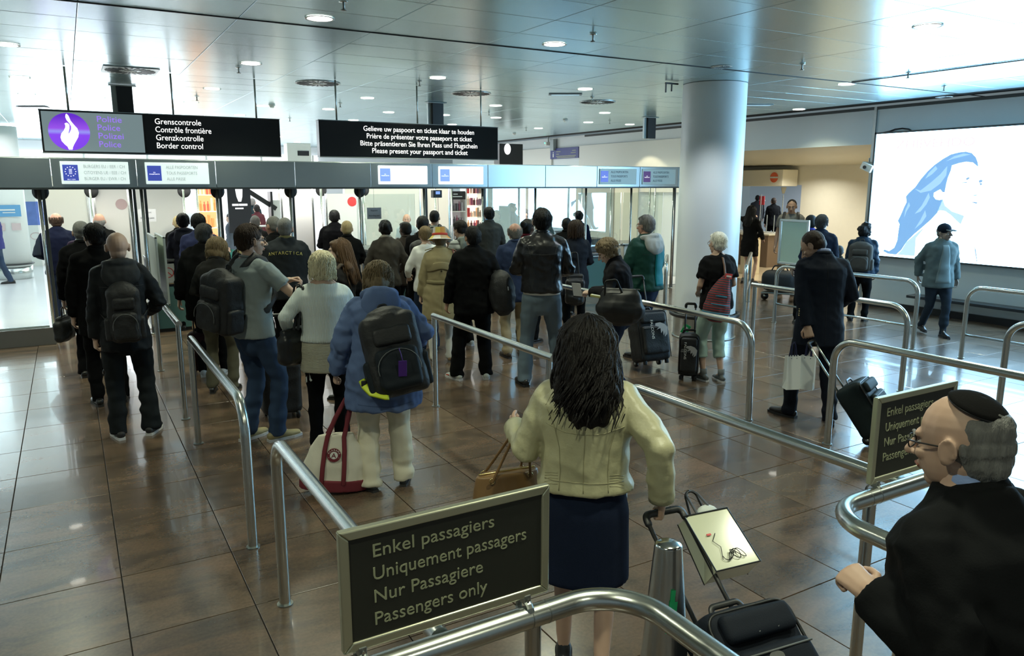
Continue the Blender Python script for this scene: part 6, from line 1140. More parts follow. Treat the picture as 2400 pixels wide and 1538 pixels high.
shoulder_bag(P31, 'black bag with a buckle hanging beside the faded jeans', P31.T(-.06, -.34, .80), (.26, .14, .44), m=mat('black_leather', (.010, .011, .012), .4), handle=[[P31.T(-.12, -.3, 1.0), P31.T(-.10, -.25, 1.3), P31.T(-.02, -.25, 1.3), P31.T(.0, -.3, 1.0)]])
P33 = person('woman with tousled blond hair in black reading her papers', px=1452, py=912, H=1.64, w=1.10, fem=1, rel=82, lean=10, hp=24, hy=6, q=0, top=J(cloth('black_jersey', (.010, .010, .012), .85), hem=.84, t=.020), bottom=TR(DJEAN), hair=('curly', 'honey'), skin='pale', arms=((-.13, .34, 1.12), (.12, .36, 1.10)), hands=(.7, .7), glasses=0)
shoulder_bag(P33, 'big soft black bag over the arm of the reading woman', P33.T(-.32, -.04, 1.02), (.50, .24, .38), m=mat('black_leather_soft', (.007, .008, .009), .5), rz=1.50, soft=True, handle=[[P33.T(-.36, .12, 1.08), P33.T(-.37, .07, 1.30), P33.T(-.37, -.05, 1.30), P33.T(-.36, -.10, 1.08)]], vx=.009)
t = put(P33, 'passport', P33.T(-.02, .47, 1.19), 'white papers and a dark passport held up by the reading woman', 'passport', rz=1.2, rx=-.3); add('papers', [rbox((0, 0, .02), (.11, .004, .15), .002)], mat('paper_white', (.62, .64, .64), .5), t); add('passport_cover', [rbox((.02, -.006, -.01), (.09, .005, .125), .003)], mat('passport_black', (.01, .012, .02), .4), t)
t = put(P33, 'yellow_folder', P33.T(-.30, .12, 1.11), 'yellow-green folder sticking out of the big black bag', 'folder', rx=.0, rz=.1); add('cover', [rbox((0, 0, 0), (.06, .30, .02), .002, RX(.15))], mat('folder_yellow', (.52, .50, .18), .6), t); add('sheet', [box((.0, .0, .012), (.05, .28, .004), RX(.15))], WHITE, t)
P34 = person('man in a green jacket with a grey hood and glasses', px=1506, py=838, H=1.81, w=1.18, rel=42, hy=8, glasses=2, skin='ruddy', top=J(cloth('bottle_green', (.012, .050, .040), .55), hem=.84, t=.032, collar=3, cm=cloth('hood_pale_grey', (.32, .34, .33))), bottom=TR(DJEAN, loose=1.1), hair=('short', 'grey'), q=1, arms=((-.2, .24, 1.0), (.16, .24, 1.0)))
P34.e['label'] = 'man in a green jacket with a grey hood and glasses'
s1 = suitcase('black sports trolley bag with white lettering and a bird emblem, leaning beside the green jacket', atz(1515, 862, 0) + np.array([0, 0, .02]), -YAW - 2.75, .30, (.42, .26, .60))
text('lettering', 'FALCONS', .05, WHITE, s1, Matrix.Translation((.08, .335, .52)) @ Matrix.Rotation(math.pi, 4, 'Z') @ Matrix.Rotation(math.pi / 2, 4, 'X') @ Matrix.Rotation(-math.pi / 2, 4, 'Z'), width=.22)
def bird(parent, M):
    pts = [(-.05, .05), (-.01, .055), (.03, .04), (.055, .01), (.045, -.04), (.02, -.06), (.028, -.02), (.01, -.05), (.008, -.01), (-.01, -.03), (-.01, .01), (-.045, -.0), (-.02, .02), (-.055, .03)]
    V, Fc = quadp([np.array(M @ Vector((x, y, 0))) for x, y in pts], .002, np.array((M.to_3x3() @ Vector((0, 0, 1))))); link('bird_emblem', me_from('bird_emblem', V, Fc, False), mat('emblem_grey', (.45, .45, .45), .6), parent)
bird(s1, Matrix.Translation((-.06, .336, .40)) @ Matrix.Rotation(math.pi, 4, 'Z') @ Matrix.Rotation(math.pi / 2, 4, 'X') @ Matrix.Scale(1.5, 4))
t = empty('green_tag', tuple(atz(1556, 806, .30)), -YAW, 'bright green baggage label on the sports trolley bag', 'baggage label'); add('sticker', [rbox((0, 0, 0), (.09, .006, .12), .002, RY(.4))], mat('bright_green', (.03, .55, .16), .5), t); add('white_strip', [box((0, -.004, .02), (.05, .003, .02), RY(.4))], WHITE, t)
P35 = person('woman with short white hair, black t-shirt and pale green cropped trousers', px=1668, py=893, H=1.67, w=1.04, fem=1, rel=32, hy=10, glasses=1, skin='fair', top=dict(kind='tshirt', m=cloth('black_cotton', (.009, .009, .010), .9), sleeve=.45, hem=.86, t=.022, collar=0), bottom=dict(kind='capri', m=cloth('mint', (.33, .44, .38), .85), loose=1.10), hair=('short', 'white'), q=0, shoe=((.10, .11, .11), .62), arms=((-.11, .20, 1.04), (.11, .20, 1.04)), feet=((-.09, .04, 10), (.09, -.05, -5)))
for sd in (-1, 1): add('sock', [cyl(P35.leg[sd][2] + np.array([0, 0, -.02]), P35.leg[sd][2] + np.array([0, 0, .06]), .040 * P35.s, 14)], mat('grey_sock', (.16, .17, .17), .9), P35.e, True)
STR = wave_mat('woven_stripes', (.02, .05, .06), (.26, .03, .035), 13.0, 'Z', .9, .3, .45)
t = put(P35, 'woven_sling_bag', P35.T(-.11, -.225, 1.00), 'striped red and grey woven sling bag on the back of the white-haired woman', 'sling bag', ry=.16); skin_over('body', [ell((0, 0, -.10), (.155, .11, .14)), tube([(0, 0, -.15), (0, 0, .05), (.02, 0, .16), (.04, .0, .23)], [(.15, .10), (.13, .09), (.085, .06), (.05, .04)], seg=16, fixed=True)], STR, t, .009, 3, folds(.009, (12, 12, 7)))
for k, z in enumerate((-.14, -.05, .04)): add('blue_stripe', [tube([(math.cos(q) * (.158 - .02 * k), math.sin(q) * (.114 - .012 * k), z) for q in np.linspace(0, 2 * math.pi, 25)], [(.003, .008)] * 25, seg=5, ref=(0, 0, 1), fixed=True)], mat('stripe_blue', (.04, .22, .32), .9), t, True)
add('leather_strap', [tube([(.04, 0, .22), (.035, .06, .36), (.03, .11, .44), (.03, .17, .47)], [(.014, .004)] * 4, seg=6)], mat('tan_leather', (.16, .075, .04), .6), t, True)
add('red_tag', [rbox((.05, -.03, .26), (.085, .006, .055), .003)], mat('tag_red', (.62, .06, .05), .5), t); add('text_line', [box((.05, -.034, .26), (.06, .002, .016))], WHITE, t)
s2 = suitcase('narrow black trolley bag with a bird emblem behind the white-haired woman', atz(1612, 884, 0), -YAW + 2.9, 0, (.22, .20, .48), handle=.30)
text('lettering', 'FALCONS', .035, WHITE, s2, Matrix.Translation((.05, .272, .46)) @ Matrix.Rotation(math.pi, 4, 'Z') @ Matrix.Rotation(math.pi / 2, 4, 'X') @ Matrix.Rotation(-math.pi / 2, 4, 'Z'), width=.19)
bird(s2, Matrix.Translation((-.03, .272, .36)) @ Matrix.Rotation(math.pi, 4, 'Z') @ Matrix.Rotation(math.pi / 2, 4, 'X') @ Matrix.Scale(1.1, 4))
t = empty('green_tag', tuple(atz(1607, 772, .55)), -YAW, 'bright green baggage label beside the striped sling bag', 'baggage label'); add('sticker', [rbox((0, 0, 0), (.08, .006, .11), .002, RY(.5))], mat('bright_green', (.03, .55, .16), .5), t); add('white_strip', [box((0, -.004, .02), (.05, .003, .02), RY(.5))], WHITE, t)
# ---------------------------------------------------------------- right-hand side
P36 = person('woman in a short black dress with long black hair right of the column', px=1752, py=664, H=1.72, w=1.0, fem=1, rel=-30, top=dict(kind='dress', m=BLK2, hem=.62, t=.02, flare=.02, sleeve=1), bottom=dict(kind='skirt', m=BLK2, hem=.64), hair=('long', 'black', .2), q=2, face=0, skin='fair', arms=((-.1, .2, 1.5), (.2, .2, 1.0)))
P37 = person('young man facing us in a grey t-shirt with a lanyard and rucksack straps', px=1842, py=690, H=1.90, w=1.0, rel=176, hp=8, skin='tan', top=dict(kind='tshirt', m=cloth('grey_marl', (.19, .18, .16)), sleeve=.45, hem=.88, collar=4, cm=cloth('white_rib', (.5, .5, .46))), bottom=TR(cloth('tan_trousers', (.22, .15, .09))), hair=('crop', 'black'), q=1, arms=((-.25, .05, .82), (.25, .05, .82)))
for sd in (-1, 1): add('shoulder_strap', [tube([P37.T(sd * .11, -.10, 1.42), P37.T(sd * .115, 0, 1.50), P37.T(sd * .125, .10, 1.42), P37.T(sd * .13, .135, 1.28), P37.T(sd * .15, .12, 1.10)], [(.028, .007)] * 5, seg=8, ref=(0, 1, .3))], NYL, P37.e, True)
add('lanyard', [tube([P37.T(-.05, -.02, 1.50), P37.T(-.05, .09, 1.42), P37.T(0, .15, 1.22), P37.T(.05, .09, 1.42), P37.T(.05, -.02, 1.50)], .005, seg=5)], BLACKP, P37.e, True)
person('person with black hair and a blue collar left of the curly-haired neighbour', head=(1902, 501), H=1.72, w=1.05, top=J(cloth('dark_violet', (.03, .02, .045)), cm=cloth('cobalt', (.05, .06, .35))), hair=('short', 'black'), q=2, face=0)
P38 = person('person in a dark navy coat with curly greying hair in the passage queue', head=(1927, 500), H=1.75, w=1.15, rel=-15, top=J(cloth('navy_coat', (.010, .016, .032)), hem=.70), hair=('short', 'darkgrey'), q=1, face=0)
P39 = person('person with bushy black hair and a grey rucksack below the billboard edge', px=2008, py=752, H=1.56, w=1.15, rel=-8, skin='dark', top=J(cloth('glossy_navy', (.016, .032, .055), .5), hem=.84, t=.03), bottom=TR(BLK2), hair=('afro', 'black'), q=1, face=0)
backpack(P39, 'grey and black rucksack on the person with bushy black hair', m=cloth('rucksack_grey', (.085, .080, .072), .8), m2=cloth('rucksack_grey', (.085, .080, .072), .8), size=(.34, .18, .46), z=1.16, vx=.013)
P40 = person('man in a grey jacket and dark cap walking in front of the billboard', px=2186, py=785, H=1.62, w=1.12, rel=205, hy=30, skin='grey', top=J(cloth('slate_jacket', (.11, .15, .155), .7), hem=.76, t=.03, fold=.014), bottom=TR(cloth('dark_slate', (.022, .032, .045))), hair=('crop', 'grey'), q=1, arms=((-.30, -.05, .82), (.24, -.16, .92)), feet=((-.07, .16, 0), (.09, -.22, -5, .05)))
cp = put(P40, 'cap', P40.hd((0, -.012, .045)), 'dark baseball cap with a pale edge to its peak', 'cap'); cm_ = cloth('cap_navy', (.012, .018, .03)); h3 = P40.HR
add('crown', [ell((0, 0, .012), (.090, .108, .080), None, 18, 12)], cm_, cp, True); add('peak', [quadp([h3 @ np.array(v) for v in [(-.07, .085, .0), (-.06, .14, -.008), (-.03, .175, -.014), (.03, .175, -.014), (.06, .14, -.008), (.07, .085, .0)]], .008, (0, 0, 1))], cm_, cp)
add('peak_edge', [tube([h3 @ np.array(v) for v in [(-.07, .085, .002), (-.06, .14, -.006), (-.03, .176, -.012), (.03, .176, -.012), (.06, .14, -.006), (.07, .085, .002)]], .005, seg=6)], mat('pale_edge', (.5, .52, .5), .6), cp, True); add('button', [ell((0, 0, .093), (.010, .010, .006))], cm_, cp, True)
P41 = person('man in a dark navy suit with his head bowed, pulling a case', px=1902, py=988, H=1.80, w=1.08, rel=18, lean=4, hp=34, hy=52, q=0, skin='fair', top=J(NAVYS, hem=.72, collar=2, cm=cloth('pale_blue_shirt', (.30, .36, .55)), t=.024, fold=.008), bottom=TR(cloth('suit_trousers', (.008, .010, .016), .7), loose=1.06, fold=.010), hair=('crop', 'brown'),
             arms=((-.15, -.17, .87), (.20, .24, 1.02)), poles=((-1., -.2, -.2), None), feet=((-.17, .14, 38), (.13, -.08, -10)), hands=(1.0, .5, (.3, .6, -.3), None))
s_ = P41.s
for k in range(4): add('cuff_button', [ell(P41.T(-.235, -.185, .99 + k * .018), (.006, .006, .006))], mat('brass_button', (.6, .5, .25), .3, 1.), P41.e, True)
hw = np.array(P41.M @ Vector(P41['hand-1'] if False else getattr(P41, 'hand-1')))
def paper_bag(label, loc, rz, size, m, ribbon, tilt=0.):
    t = bpy.data.objects.new('paper_bag', None); COL.objects.link(t); t.matrix_world = Matrix.Translation(loc) @ Matrix.Rotation(rz, 4, 'Z') @ Matrix.Rotation(tilt, 4, 'Y'); tag(t, label, 'carrier bag'); w_, d_, h_ = size
    V = np.array([(-w_ / 2, -d_ / 2, 0), (w_ / 2, -d_ / 2, 0), (w_ / 2, d_ / 2, 0), (-w_ / 2, d_ / 2, 0), (-w_ / 2, -d_ * .30, h_), (w_ / 2, -d_ * .30, h_), (w_ / 2, d_ * .30, h_), (-w_ / 2, d_ * .30, h_), (-w_ / 2 + .012, 0, h_), (w_ / 2 - .012, 0, h_), (-w_ / 2 + .02, 0, h_ * .35), (w_ / 2 - .02, 0, h_ * .35)])
    o = link('bag_body', me_from('bag_body', V, [(3, 2, 1, 0), (0, 1, 5, 4), (2, 3, 7, 6), (3, 0, 10), (0, 4, 8, 10), (7, 3, 10, 8), (1, 2, 11), (2, 6, 9, 11), (5, 1, 11, 9)], False), m, t); sm = o.modifiers.new('s', 'SOLIDIFY'); sm.thickness = .003
    for sy in (-1, 1): add('ribbon_handle', [tube(fillet([(-w_ * .2, sy * d_ * .3, h_ - .02), (-w_ * .12, 0, h_ + .12), (w_ * .12, 0, h_ + .12), (w_ * .2, sy * d_ * .3, h_ - .02)], .03), (.006, .002), seg=6)], ribbon, t, True)
    return t
GLW = mat('glossy_white_paper', (.82, .86, .84), .18, coat=.5); NRB = mat('navy_ribbon', (.01, .015, .06), .4)
a_ = atz(1864, 880, .34); hz = P41.via(1880, 790, -.20); wpt = np.array(P41.M @ Vector(hz))
for k, (dx, rz, lab) in enumerate(((-.068, .35, 'left one of two glossy white paper bags held by the suited man'), (.068, -.35, 'right one of two glossy white paper bags held by the suited man'))):
    rt_ = np.array([math.cos(YAW), -math.sin(YAW), 0]); paper_bag(lab, wpt + rt_ * dx + np.array([0, 0, -.47]), -YAW - .25 + rz, (.125, .08, .30), GLW, NRB, tilt=.0)
# the suited man's wheeled case, tilted towards his hand
base = atz(2040, 1036, 0); tow = wpt - base; hd_ = math.atan2(tow[1], tow[0]) - math.pi / 2
s3 = suitcase('black wheeled case tilted behind the suited man', base + np.array([0, 0, .0]), hd_ + math.pi, .62, (.36, .24, .46), m=cloth('case_charcoal', (.016, .024, .026), .55), handle=.44, hm=STEEL)
t = empty('red_tag', tuple(base + tow * .55), -YAW, 'tiny red tag tied to the handle of the tilted case', 'tag'); add('card', [rbox((0, 0, 0), (.03, .004, .05), .001, RY(.6))], RED, t); add('string', [cyl((0, 0, 0), (.01, 0, .06), .0015, 5)], RED, t)
# ---------------------------------------------------------------- foreground woman and man
LEA = mat('cream_leather', (.48, .46, .28), .42, nz=.10, nscale=7, bump=.18, bscale=50); 
P42 = person('woman with long dark wavy hair in a cream leather jacket', head=(1378, 738), H=1.64, w=1.14, fem=1, rel=-2, q=0, top=J(LEA, hem=.985, t=.030, fold=.011, flare=.03), bottom=dict(kind='skirt', m=cloth('dark_denim_skirt', (.010, .016, .036), .85), hem=.545, flare=.02), hair=('long', 'dark', .17, 1), skin='fair', face=0, shoe=((.02, .02, .02), None),
             arms=(('px', 1207, 1002, .22), ('px', 1550, 1172, -.10)), poles=((-.25, -.5, -1.), (.5, -.7, .1)), hands=(1.15, 1.2, (.8, .3, .2), None), feet=((-.09, .12, 4), (.09, -.12, -6, .03)))
P = P42; s_ = P.s; SEA = mat('leather_seam', (.20, .18, .10), .6)
def seam(*pts): add('stitched_seam', [tube([P.T(*p) for p in pts], .0022, seg=5)], SEA, P.e, True)
seam((0, -.157, 1.44 - .01), (0, -.178, 1.30), (0, -.176, 1.15), (0, -.180, .97)) if False else None
for sd in (-1, 1): add('cuff_flap', [tube([P.arm[sd][2] - (P.arm[sd][2] - P.arm[sd][1]) * .22, P.arm[sd][2] - (P.arm[sd][2] - P.arm[sd][1]) * .02], [.046 * s_, .056 * s_], seg=16, cap='flat')], LEA, P.e, True)
wl = P.arm[-1][2]; dl = (wl - P.arm[-1][1]); dl /= np.linalg.norm(dl)
add('bracelet', [tube([wl + dl * .012 + np.cross(dl, (0, 0, 1)) * math.cos(q) * .031 + np.cross(dl, np.cross(dl, (0, 0, 1))) * math.sin(q) * .031 for q in np.linspace(0, 2 * math.pi, 21)], .0028, seg=6)], mat('copper', (.6, .25, .15), .3, 1.), P.e, True)
TAN = mat('tan_bag_leather', (.20, .115, .045), .38, nz=.1); 
bl = P.via(1188, 1135, .10)
t = put(P42, 'handbag', bl + np.array([0, 0, -.03]), 'tan leather handbag hanging from the forearm of the woman in the cream jacket', 'handbag', rz=.55, ry=.0)
skin_over('body', [tube([(0, 0, -.13), (0, 0, 0), (0, 0, .09)], [(.17, .075), (.16, .06), (.145, .045)], seg=18, cap='flat', fixed=True)], TAN, t, .007, 3, folds(.005, (9, 9, 9)))
add('front_pocket', [rbox((.02, -.068, -.04), (.16, .02, .12), .008)], mat('tan_bag_pocket', (.24, .12, .045), .4), t, True)
add('zip', [tube([(-.13, 0, .093), (.13, 0, .093)], .004, seg=6)], mat('gold_metal', (.7, .55, .25), .25, 1.), t, True)
Mi = t.matrix_world.inverted() @ P42.M; top_ = np.array(Mi @ Vector(P42.arm[-1][1] * .55 + P42.arm[-1][2] * .45 + np.array([0, 0, .03])))
for sy in (-1, 1):
    add('handle', [tube(fillet([(-.09, sy * .05, .07), top_ + np.array([-.035, sy * .012, -.01]), top_ + np.array([.035, sy * .012, -.01]), (.09, sy * .05, .07)], .03), (.007, .004), seg=8)], TAN, t, True)
    for sx in (-1, 1): add('ring', [tube([(sx * .09 + math.cos(q) * .012, sy * .05, .075 + math.sin(q) * .012) for q in np.linspace(0, 2 * math.pi, 15)], .0022, seg=6)], mat('gold_metal', (.7, .55, .25), .25, 1.), t, True)
# her case: grip in the right hand, wheels behind on the right
gw = np.array(P42.M @ Vector(getattr(P42, 'hand1'))); gw = np.array([gw[0], gw[1], gw[2]])
b42 = atz(1800, 1660, 0) ; rt_ = np.array([math.cos(YAW), -math.sin(YAW), 0])
case_top = atz(1678, 1468, .56)
d_ = gw - case_top; L_ = np.linalg.norm(d_); u_ = d_ / L_
up_ = Vector(u_); bk = Vector((0, 0, -1)); xx = up_.cross(Vector((0, 0, 1))).normalized(); yy = up_.cross(xx).normalized()
# local z along the handle, local y = front of the case (faces up)
if yy.z < 0: yy = -yy; xx = -xx
Mx = Matrix((xx, yy, up_)).transposed().to_4x4()
if Mx.to_3x3().determinant() < 0: Mx = Matrix((-xx, yy, up_)).transposed().to_4x4()
s4 = suitcase('dark blue-black soft case trailing behind the woman in the cream jacket', (0, 0, 0), 0, 0, (.36, .22, .50), m=cloth('case_navy', (.014, .018, .026), .6), handle=L_ - .01)
s4.matrix_world = Matrix.Translation(case_top - u_ * .55) @ Mx
for sx in (-.05, .03): add('zip_pull', [rbox((sx, .255, .45), (.012, .006, .045), .003, RY(.4))], STEEL, s4)
add('round_badge', [tube([(.02, .265, .34), (.02, .272, .34)], [(.030, .018)] * 2, seg=18, cap='flat')], STEEL, s4)
# white gift bag hanging on the case handle
gb = paper_bag('white gift bag with black edges hanging on the trolley handle behind the bollard', (0, 0, 0), 0, (.21, .11, .25), mat('cream_gloss_paper', (.58, .60, .44), .15, coat=.8), BLACKP)
c_g = atz(1655, 1300, .66); mg = Matrix((-xx, -yy, up_)).transposed().to_4x4()
gb.matrix_world = Matrix.Translation(c_g - u_ * .13 + np.array(yy) * .10) @ Matrix((xx, yy, up_)).transposed().to_4x4() if Matrix((xx, yy, up_)).determinant() > 0 else Matrix.Translation(c_g - u_ * .13 + np.array(yy) * .10) @ Matrix((-xx, yy, up_)).transposed().to_4x4()
for sx in (-1, 1):
    for sy in (-1, 1): add('black_edge', [tube([(sx * .106, sy * .056, .0), (sx * .106, sy * .034, .25)], .003, seg=5)], BLACKP, gb)
add('black_edge', [tube([(-.106, .036, .25), (.106, .036, .25)], .003, seg=5), tube([(-.106, .056, .0), (.106, .056, .0)], .003, seg=5)], BLACKP, gb)
add('ink_drawing', [tube([(-.04 + .025 * math.cos(q * 3) + .01 * q, .060 - .0, .05 + .02 * math.sin(q * 4)) for q in np.linspace(0, 6.28, 40)], .0018, seg=4), tube([(.05, .056, .04), (.03, .053, .09), (.05, .050, .12), (.02, .047, .15)], .0015, seg=4)], BLACKP, gb)
add('red_print', [box((.05, .0475, .15), (.02, .002, .008), RX(.08))], RED, gb)
add('tissue', [ell((-.03, 0, .26), (.05, .03, .035))], mat('tissue_white', (.62, .66, .64), .7, bump=.8, bscale=20), gb, True)
P43 = person('grey-haired man with a black skullcap and glasses at the right edge', head=(2392, 922), H=1.70, w=1.20, rel=62, hy=6, hp=0, lean=9, q=0, glasses=1, skin='fair', top=J(cloth('black_suit', (.0070, .0078, .0085), .85), hem=.74, collar=2, cm=cloth('sky_blue_shirt', (.26, .36, .62)), t=.028), hair=('thin', 'grey'), arms=(('lx', 2045, 1395, -.20), (.2, .3, 1.05)), poles=((-.3, -.6, -1.), None), hands=(1.1, .8))
skin_over('side_hair', [ell(P43.hd((0, -.034, .004)), np.array((.0790, .088, .060)) * P43.s, P43.HR), ell(P43.hd((0, -.056, -.03)), np.array((.068, .056, .058)) * P43.s, P43.HR), ell(P43.hd((0, -.030, .040)), np.array((.0785, .090, .066)) * P43.s, P43.HR)], HAIR['grey'], P43.e, .0048, 1, hairy(.0035, (85, 85, 34), 4))
kp = put(P43, 'skullcap', P43.hd((0, -.045, .103)), 'black velvet skullcap on the man at the right edge', 'skullcap'); RK = P43.HR @ RX(.45)
RS_ = []
for a_ in np.linspace(0, .72, 7):
    RS_.append([RK @ (np.array((math.sin(a_) * math.cos(q), math.sin(a_) * math.sin(q), math.cos(a_))) * .098) - RK @ np.array((0, 0, .098)) for q in np.linspace(0, 2 * math.pi, 24, endpoint=False)])
VK = np.array([p for r in RS_ for p in r]); VK = VK + (RK @ np.array((0, 0, .012))); FK = [(i * 24 + j_, i * 24 + (j_ + 1) % 24, (i + 1) * 24 + (j_ + 1) % 24, (i + 1) * 24 + j_) for i in range(6) for j_ in range(24)]
o = link('cap', me_from('cap', VK, FK), cloth('velvet', (.008, .008, .008), .95), kp); sm = o.modifiers.new('s', 'SOLIDIFY'); sm.thickness = .004
add('rim', [tube(list(VK[-24:]) + [VK[-24]], .0025, seg=5)], BLACKP, kp, True)
wl = P43.arm[-1][2]; add('wristwatch', [tube([wl - np.array([0, .035, 0]) + np.array([math.cos(q) * .045, 0, math.sin(q) * .045]) for q in np.linspace(0, 2 * math.pi, 21)], [(.006, .003)] * 21, seg=6)], STEEL, P43.e, True)
# ---------------------------------------------------------------- far people
person('person in a violet-blue jacket walking at the left edge beyond the glass', px=2, py=668, H=1.72, w=1.05, rel=90, top=J(cloth('violet_blue', (.04, .04, .20))), bottom=TR(JEAN), hair=('short', 'dark'), q=2, face=0, feet=((-.08, .2, 0), (.08, -.2, 0)))
person('man in a dark suit beyond the booths, in front of the orange shelf', head=(489, 458), H=1.84, w=1.1, rel=10, skin='ruddy', top=J(BLK, hem=.6), hair=('short', 'dark'), q=2, face=0)
person('stooping person in a grey top with a green scarf before the black banner', head=(549, 497), H=1.55, w=1.1, rel=50, lean=12, top=J(cloth('bluish_grey', (.10, .12, .15)), collar=3, cm=cloth('green_scarf', (.05, .45, .12))), bottom=TR(cloth('sea_green', (.06, .22, .18))), hair=('crop', 'dark'), q=2, face=0)
person('man with grey hair in a dark jacket beside the shop stand', head=(591, 463), H=1.80, w=1.0, rel=-10, top=J(cloth('dark_bluegreen', (.012, .025, .03))), hair=('crop', 'grey'), q=2, face=0)
person('person in a dark red top close behind the man by the shop stand', head=(601, 478), H=1.66, w=.9, rel=20, top=J(cloth('oxblood', (.07, .02, .025))), hair=('short', 'dark'), q=2, face=0)
person('person with a dark cap of hair above the man in the grey t-shirt', head=(597, 503), H=1.66, w=.95, top=J(BLK2), hair=('short', 'darkgrey'), q=2, face=0)
person('person in a pale blue shirt by the white shop shelf', head=(668, 464), H=1.78, w=.9, rel=30, top=J(cloth('pale_blue_top', (.25, .33, .42))), hair=('crop', 'darkgrey'), q=2, face=0)
person('officer sitting behind the glass of the middle booth', head=(953, 499), H=1.61, w=1.0, rel=180, skin='ruddy', top=J(cloth('light_shirt', (.3, .36, .40))), hair=('fringe', 'grey'), q=2, face=1)
person('officer in a grey uniform and peaked cap behind the coated glass', head=(1230, 487), H=1.70, w=1.0, rel=120, skin='pale', top=J(cloth('stone_uniform', (.30, .31, .27))), hair=('crop', 'grey'), q=2, face=0)
person('person with grey hair seen through the glass beside the leather jacket', head=(1283, 497), H=1.68, w=.95, rel=100, top=J(cloth('pine', (.03, .05, .05))), hair=('crop', 'grey'), q=2, face=0)
person('man in a dark coat standing beyond the passage window, left', head=(1776, 456), H=1.80, w=1.1, top=J(cloth('dusk', (.03, .03, .035))), hair=('crop', 'dark'), q=2, face=0)
person('man in a dark suit beyond the passage window, right', head=(1814, 462), H=1.76, w=1.1, rel=20, skin='ruddy', top=J(BLK), hair=('crop', 'brown'), q=2, face=0)
person('small child-height person between the dark navy coat and the bushy-haired person', head=(1968, 573), H=1.30, w=.9, top=J(cloth('camouflage', (.06, .06, .045))), hair=('crop', 'darkgrey'), q=2, face=0)
# ---------------------------------------------------------------- grow all surfaces, then make each body one mesh
run_jobs()
for b_ in [o for o in bpy.data.objects if o.name.split('.')[0] == 'body' and o.parent and o.parent.name.startswith('person') and o.type == 'MESH']:
    ch = [c for c in b_.children if c.name.split('.')[0] in ('head', 'hand')]
    if not ch: continue
    bm = bmesh.new(); bm.from_mesh(b_.data)
    for c in ch: bm.from_mesh(c.data)
    me = bpy.data.meshes.new('body'); bm.to_mesh(me); bm.free(); me.materials.append(b_.data.materials[0]); me.polygons.foreach_set('use_smooth', [True] * len(me.polygons)); b_.data = me
    for c in ch: bpy.data.objects.remove(c)

# ---------------------------------------------------------------- stitched seams and back lettering laid on the grown cloth
from mathutils.bvhtree import BVHTree
def on_surface(P, pts, fwd=1, garment=None):
    g = garment or P.top
    if not hasattr(P, 'bvh'): P.bvh = {}
    if g.name not in P.bvh: P.bvh[g.name] = BVHTree.FromPolygons([v.co for v in g.data.vertices], [tuple(f.vertices) for f in g.data.polygons])
    out = []
    for x, z in pts:
        q = P.T(x, 0, z); h = P.bvh[g.name].ray_cast(Vector((q[0], -1.0 * fwd, q[2])), Vector((0, fwd, 0)))
        if h[0] is not None: out.append((np.array(h[0]), np.array(h[1])))
    return out
def seam(P, pts, m, r=.0022, n=24, name='stitched_seam', fwd=1, garment=None):
    L = []
    for k in range(n + 1):
        u = k / n * (len(pts) - 1); i = min(int(u), len(pts) - 2); f = u - i; f2 = f
        L.append((pts[i][0] * (1 - f) + pts[i + 1][0] * f, pts[i][1] * (1 - f) + pts[i + 1][1] * f))
    S = on_surface(P, L, fwd, garment)
    if len(S) > 2: add(name, [tube([a for a, b in S], r, seg=5, cap='flat')], m, P.e, True)
SM = mat('cream_seam', (.33, .31, .18), .6)
seam(P42, [(0, 1.44), (.004, 1.3), (0, 1.15), (0, 1.01)], SM)
for sd in (-1, 1):
    seam(P42, [(sd * .165, 1.37), (sd * .13, 1.30), (sd * .105, 1.20), (sd * .10, 1.10), (sd * .105, 1.01)], SM)
    for k in range(5): seam(P42, [(sd * (.075 + k * .016), 1.452 - k * .006), (sd * (.10 + k * .017), 1.40 - k * .006)], SM, .0015, 8)
    for k in range(5): seam(P42, [(sd * (.11 + k * .0), 1.085 - k * .012), (sd * .14, 1.08 - k * .012), (sd * .17, 1.065 - k * .012)], SM, .0014, 8)
seam(P42, [(-.17, 1.045), (-.09, 1.052), (0, 1.054), (.09, 1.052), (.17, 1.045)], SM)
seam(P42, [(-.165, 1.30), (-.08, 1.275), (0, 1.27), (.08, 1.275), (.165, 1.30)], SM)
SK2 = mat('dark_seam', (.02, .022, .024), .6)
seam(P41, [(0, 1.44), (0, 1.2), (0, 1.0), (0, .74)], mat('suit_seam', (.004, .005, .008), .8), .0018)
for sd in (-1, 1): seam(P30, [(sd * .14, 1.38), (sd * .10, 1.25), (sd * .09, 1.1), (sd * .10, .97)], SK2)
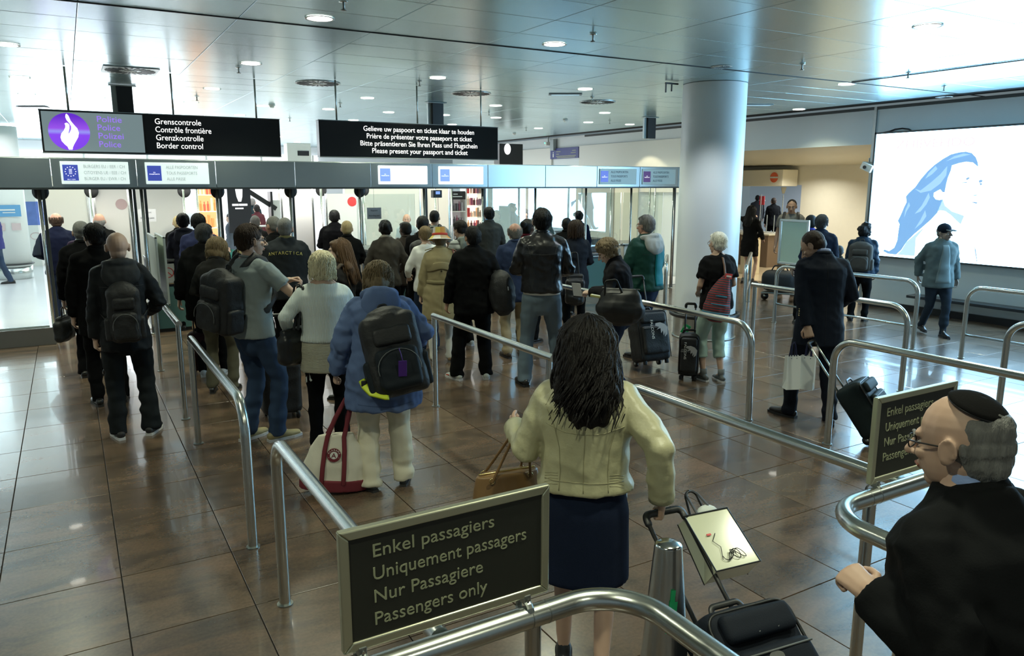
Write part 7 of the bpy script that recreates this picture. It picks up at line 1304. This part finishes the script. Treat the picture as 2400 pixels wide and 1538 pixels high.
seam(P30, [(-.16, 1.31), (0, 1.30), (.16, 1.31)], SK2); seam(P6, [(-.16, 1.30), (0, 1.29), (.16, 1.30)], SK2); seam(P34, [(-.17, 1.28), (0, 1.27), (.17, 1.28)], SK2)
seam(P18, [(-.2, .72), (0, .70), (.2, .72)], mat('blue_seam', (.05, .09, .2), .8)); seam(P23, [(0, 1.06), (.0, .8), (0, .60)], mat('trench_seam', (.16, .14, .08), .8))
YE = mat('yellow_embroidery', (.50, .45, .14), .7)
for k, ch in enumerate('ANTARCTICA'):
    u = (k - 4.5) / 4.5; S = on_surface(P12, [(u * .165, 1.335 - .016 * u * u)])
    if S:
        p_, n_ = S[0]; yaw_ = math.atan2(n_[0], -n_[1]); til = 0
        text('back_letter', ch, .052, YE, P12.e, Matrix.Translation(p_ + n_ * .004) @ Matrix.Rotation(yaw_, 4, 'Z') @ Matrix.Rotation(u * .14, 4, 'Y') @ Matrix.Rotation(math.pi / 2, 4, 'X'), align='CENTER', th=.006)

def surf_patch(P, name, outline_x, zs, m, fwd=1, nx=7, off=.004):
    """cloth panel following the garment: outline_x(z) -> (x0, x1)"""
    V = []; ok = True
    for z in zs:
        x0, x1 = outline_x(z); S = [on_surface(P, [(x0 + (x1 - x0) * k / (nx - 1), z)], fwd) for k in range(nx)]
        for q in S:
            if not q: return
            V.append(q[0][0] + q[0][1] * off)
    o = link(name, me_from(name, V, [(i * nx + k, i * nx + k + 1, (i + 1) * nx + k + 1, (i + 1) * nx + k) for i in range(len(zs) - 1) for k in range(nx - 1)]), m, P.e); sm = o.modifiers.new('s', 'SOLIDIFY'); sm.thickness = .003
surf_patch(P34, 'teal_back_panel', lambda z: (-.02 + (1.38 - z) * .03, .15), np.linspace(1.37, .90, 16), cloth('teal_panel', (.010, .16, .19), .5))
surf_patch(P40, 'shirt_front', lambda z: (-.045 - (1.42 - z) * .12, .045 + (1.42 - z) * .12), np.linspace(1.42, .84, 16), cloth('grey_shirt', (.20, .26, .27)), -1)
surf_patch(P41, 'back_vent', lambda z: (-.002, .004), np.linspace(.95, .75, 5), BLK) if False else None
